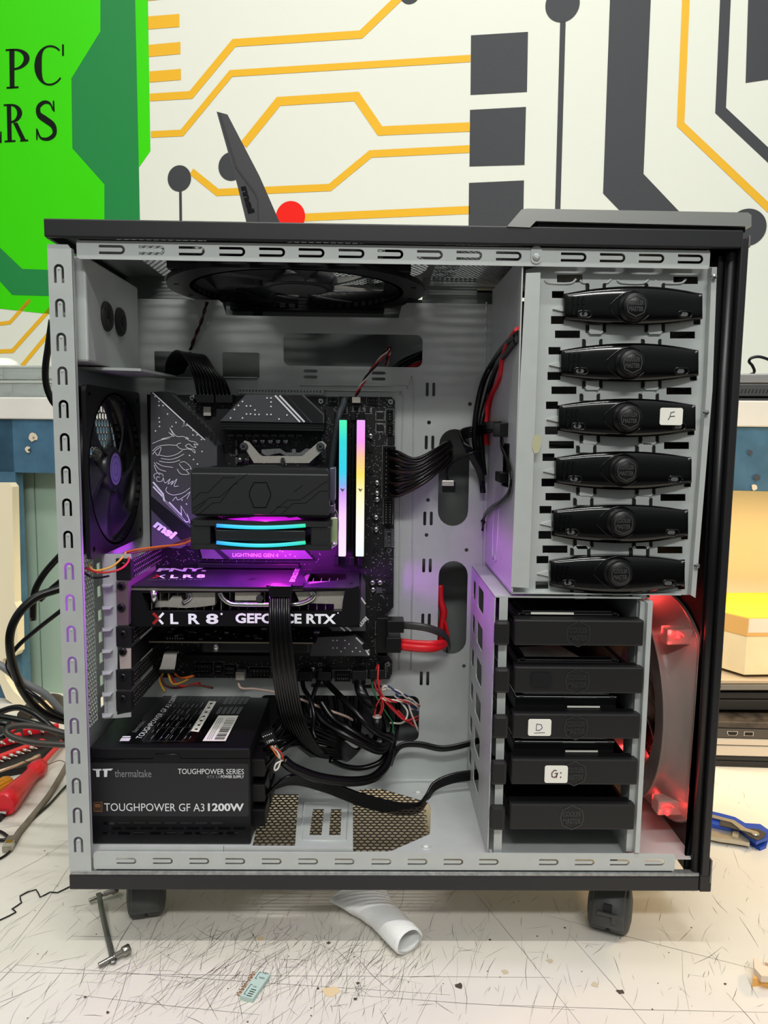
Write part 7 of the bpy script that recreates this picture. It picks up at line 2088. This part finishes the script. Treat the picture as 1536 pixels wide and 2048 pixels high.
# thick black cables coming from the back of the tower
def cab(name, label, pts, r, m=CABLE, group=None):
    mb = MB(); q = [p if isinstance(p, V) else at(*p) for p in pts]
    for p in q: p.z = max(p.z, TABZ + r + 0.0005)
    mb.tube(q, r, 12, 6)
    tag(mb.build(name, m), label, 'cable', group)
cab('thick_cable', 'thick black power cord bulging in a wide arc left of the tower', [(150, 1170, 0.27), (112, 1180, 0.26), (72, 1195, 0.25), (40, 1224, 0.24), (22, 1260, 0.235), (20, 1300, 0.235), (30, 1345, 0.24), (48, 1385, 0.25), (75, 1418, 0.26), (108, 1436, 0.27), (160, 1446, 0.28)], 0.0052)
cab('monitor_cable', 'thin black cable crossing diagonally behind the thick power cord', [(150, 1200, 0.28), (112, 1229, 0.27), (70, 1262, 0.265), (36, 1292, 0.26), (16, 1322, 0.255), (20, 1345, 0.25), (40, 1370, 0.25), (75, 1396, 0.25), (108, 1425, 0.26), (150, 1440, 0.27)], 0.0028)
cab('ridged_cord', 'black flat double cord dropping from behind the tower at left', [(150, 1080, 0.275), (112, 1120, 0.275), (88, 1148, 0.275), (72, 1176, 0.275), (67, 1200, 0.275), (66, 1240, 0.276)], 0.0042)
cab('second_ridged_cord', 'short black cord visible just under the double cord', [(160, 1130, 0.285), (118, 1165, 0.285), (98, 1182, 0.285), (80, 1200, 0.285)], 0.0036)
cab('grey_cable', 'grey cable sloping down to the tower at the left', [(-30, 1318, 0.26), (0, 1330, 0.26), (44, 1362, 0.26), (90, 1388, 0.265), (126, 1424, 0.27), (170, 1460, 0.28)], 0.0046, mat('mid_grey_cable', (108, 110, 112), 0.45))
cab('arching_cable', 'black cable arching at the left edge above the bit case', [(-40, 1442, 0.22), (0, 1424, 0.22), (34, 1415, 0.22), (62, 1424, 0.215), (88, 1442, 0.21), (108, 1460, 0.205), (132, 1478, 0.205), (180, 1500, 0.21)], 0.0038)
cab('lower_cable', 'black cable running straight in from the left edge over the bit case', [(-40, 1430, 0.17), (0, 1434, 0.17), (44, 1442, 0.17), (84, 1453, 0.17), (130, 1470, 0.175), (180, 1490, 0.18)], 0.0040)
cab('looped_cable', 'dark cable doubling back in a flat loop over the bit case', [(180, 1478, 0.12), (128, 1466, 0.12), (80, 1454, 0.12), (40, 1451, 0.12), (18, 1456, 0.118), (14, 1466, 0.115), (30, 1476, 0.112), (60, 1484, 0.11), (100, 1488, 0.11), (135, 1489, 0.112), (180, 1488, 0.12)], 0.0034, mat('dark_brown_cable', (52, 46, 42), 0.4))
cab('coiled_cable', 'black cable coiled at the left edge under the others', [(-40, 1446, 0.15), (0, 1446, 0.15), (16, 1450, 0.15), (10, 1466, 0.14), (0, 1474, 0.135), (-40, 1480, 0.13)], 0.0042)
cab('hanging_cable', 'black cable hanging behind the upper left of the tower', [(104, 640, 0.26), (97, 690, 0.262), (91, 735, 0.264), (93, 770, 0.266), (104, 800, 0.268), (125, 830, 0.27), (150, 900, 0.285), (165, 1150, 0.30), (180, 1480, 0.31), (200, 1500, 0.30)], 0.0042)
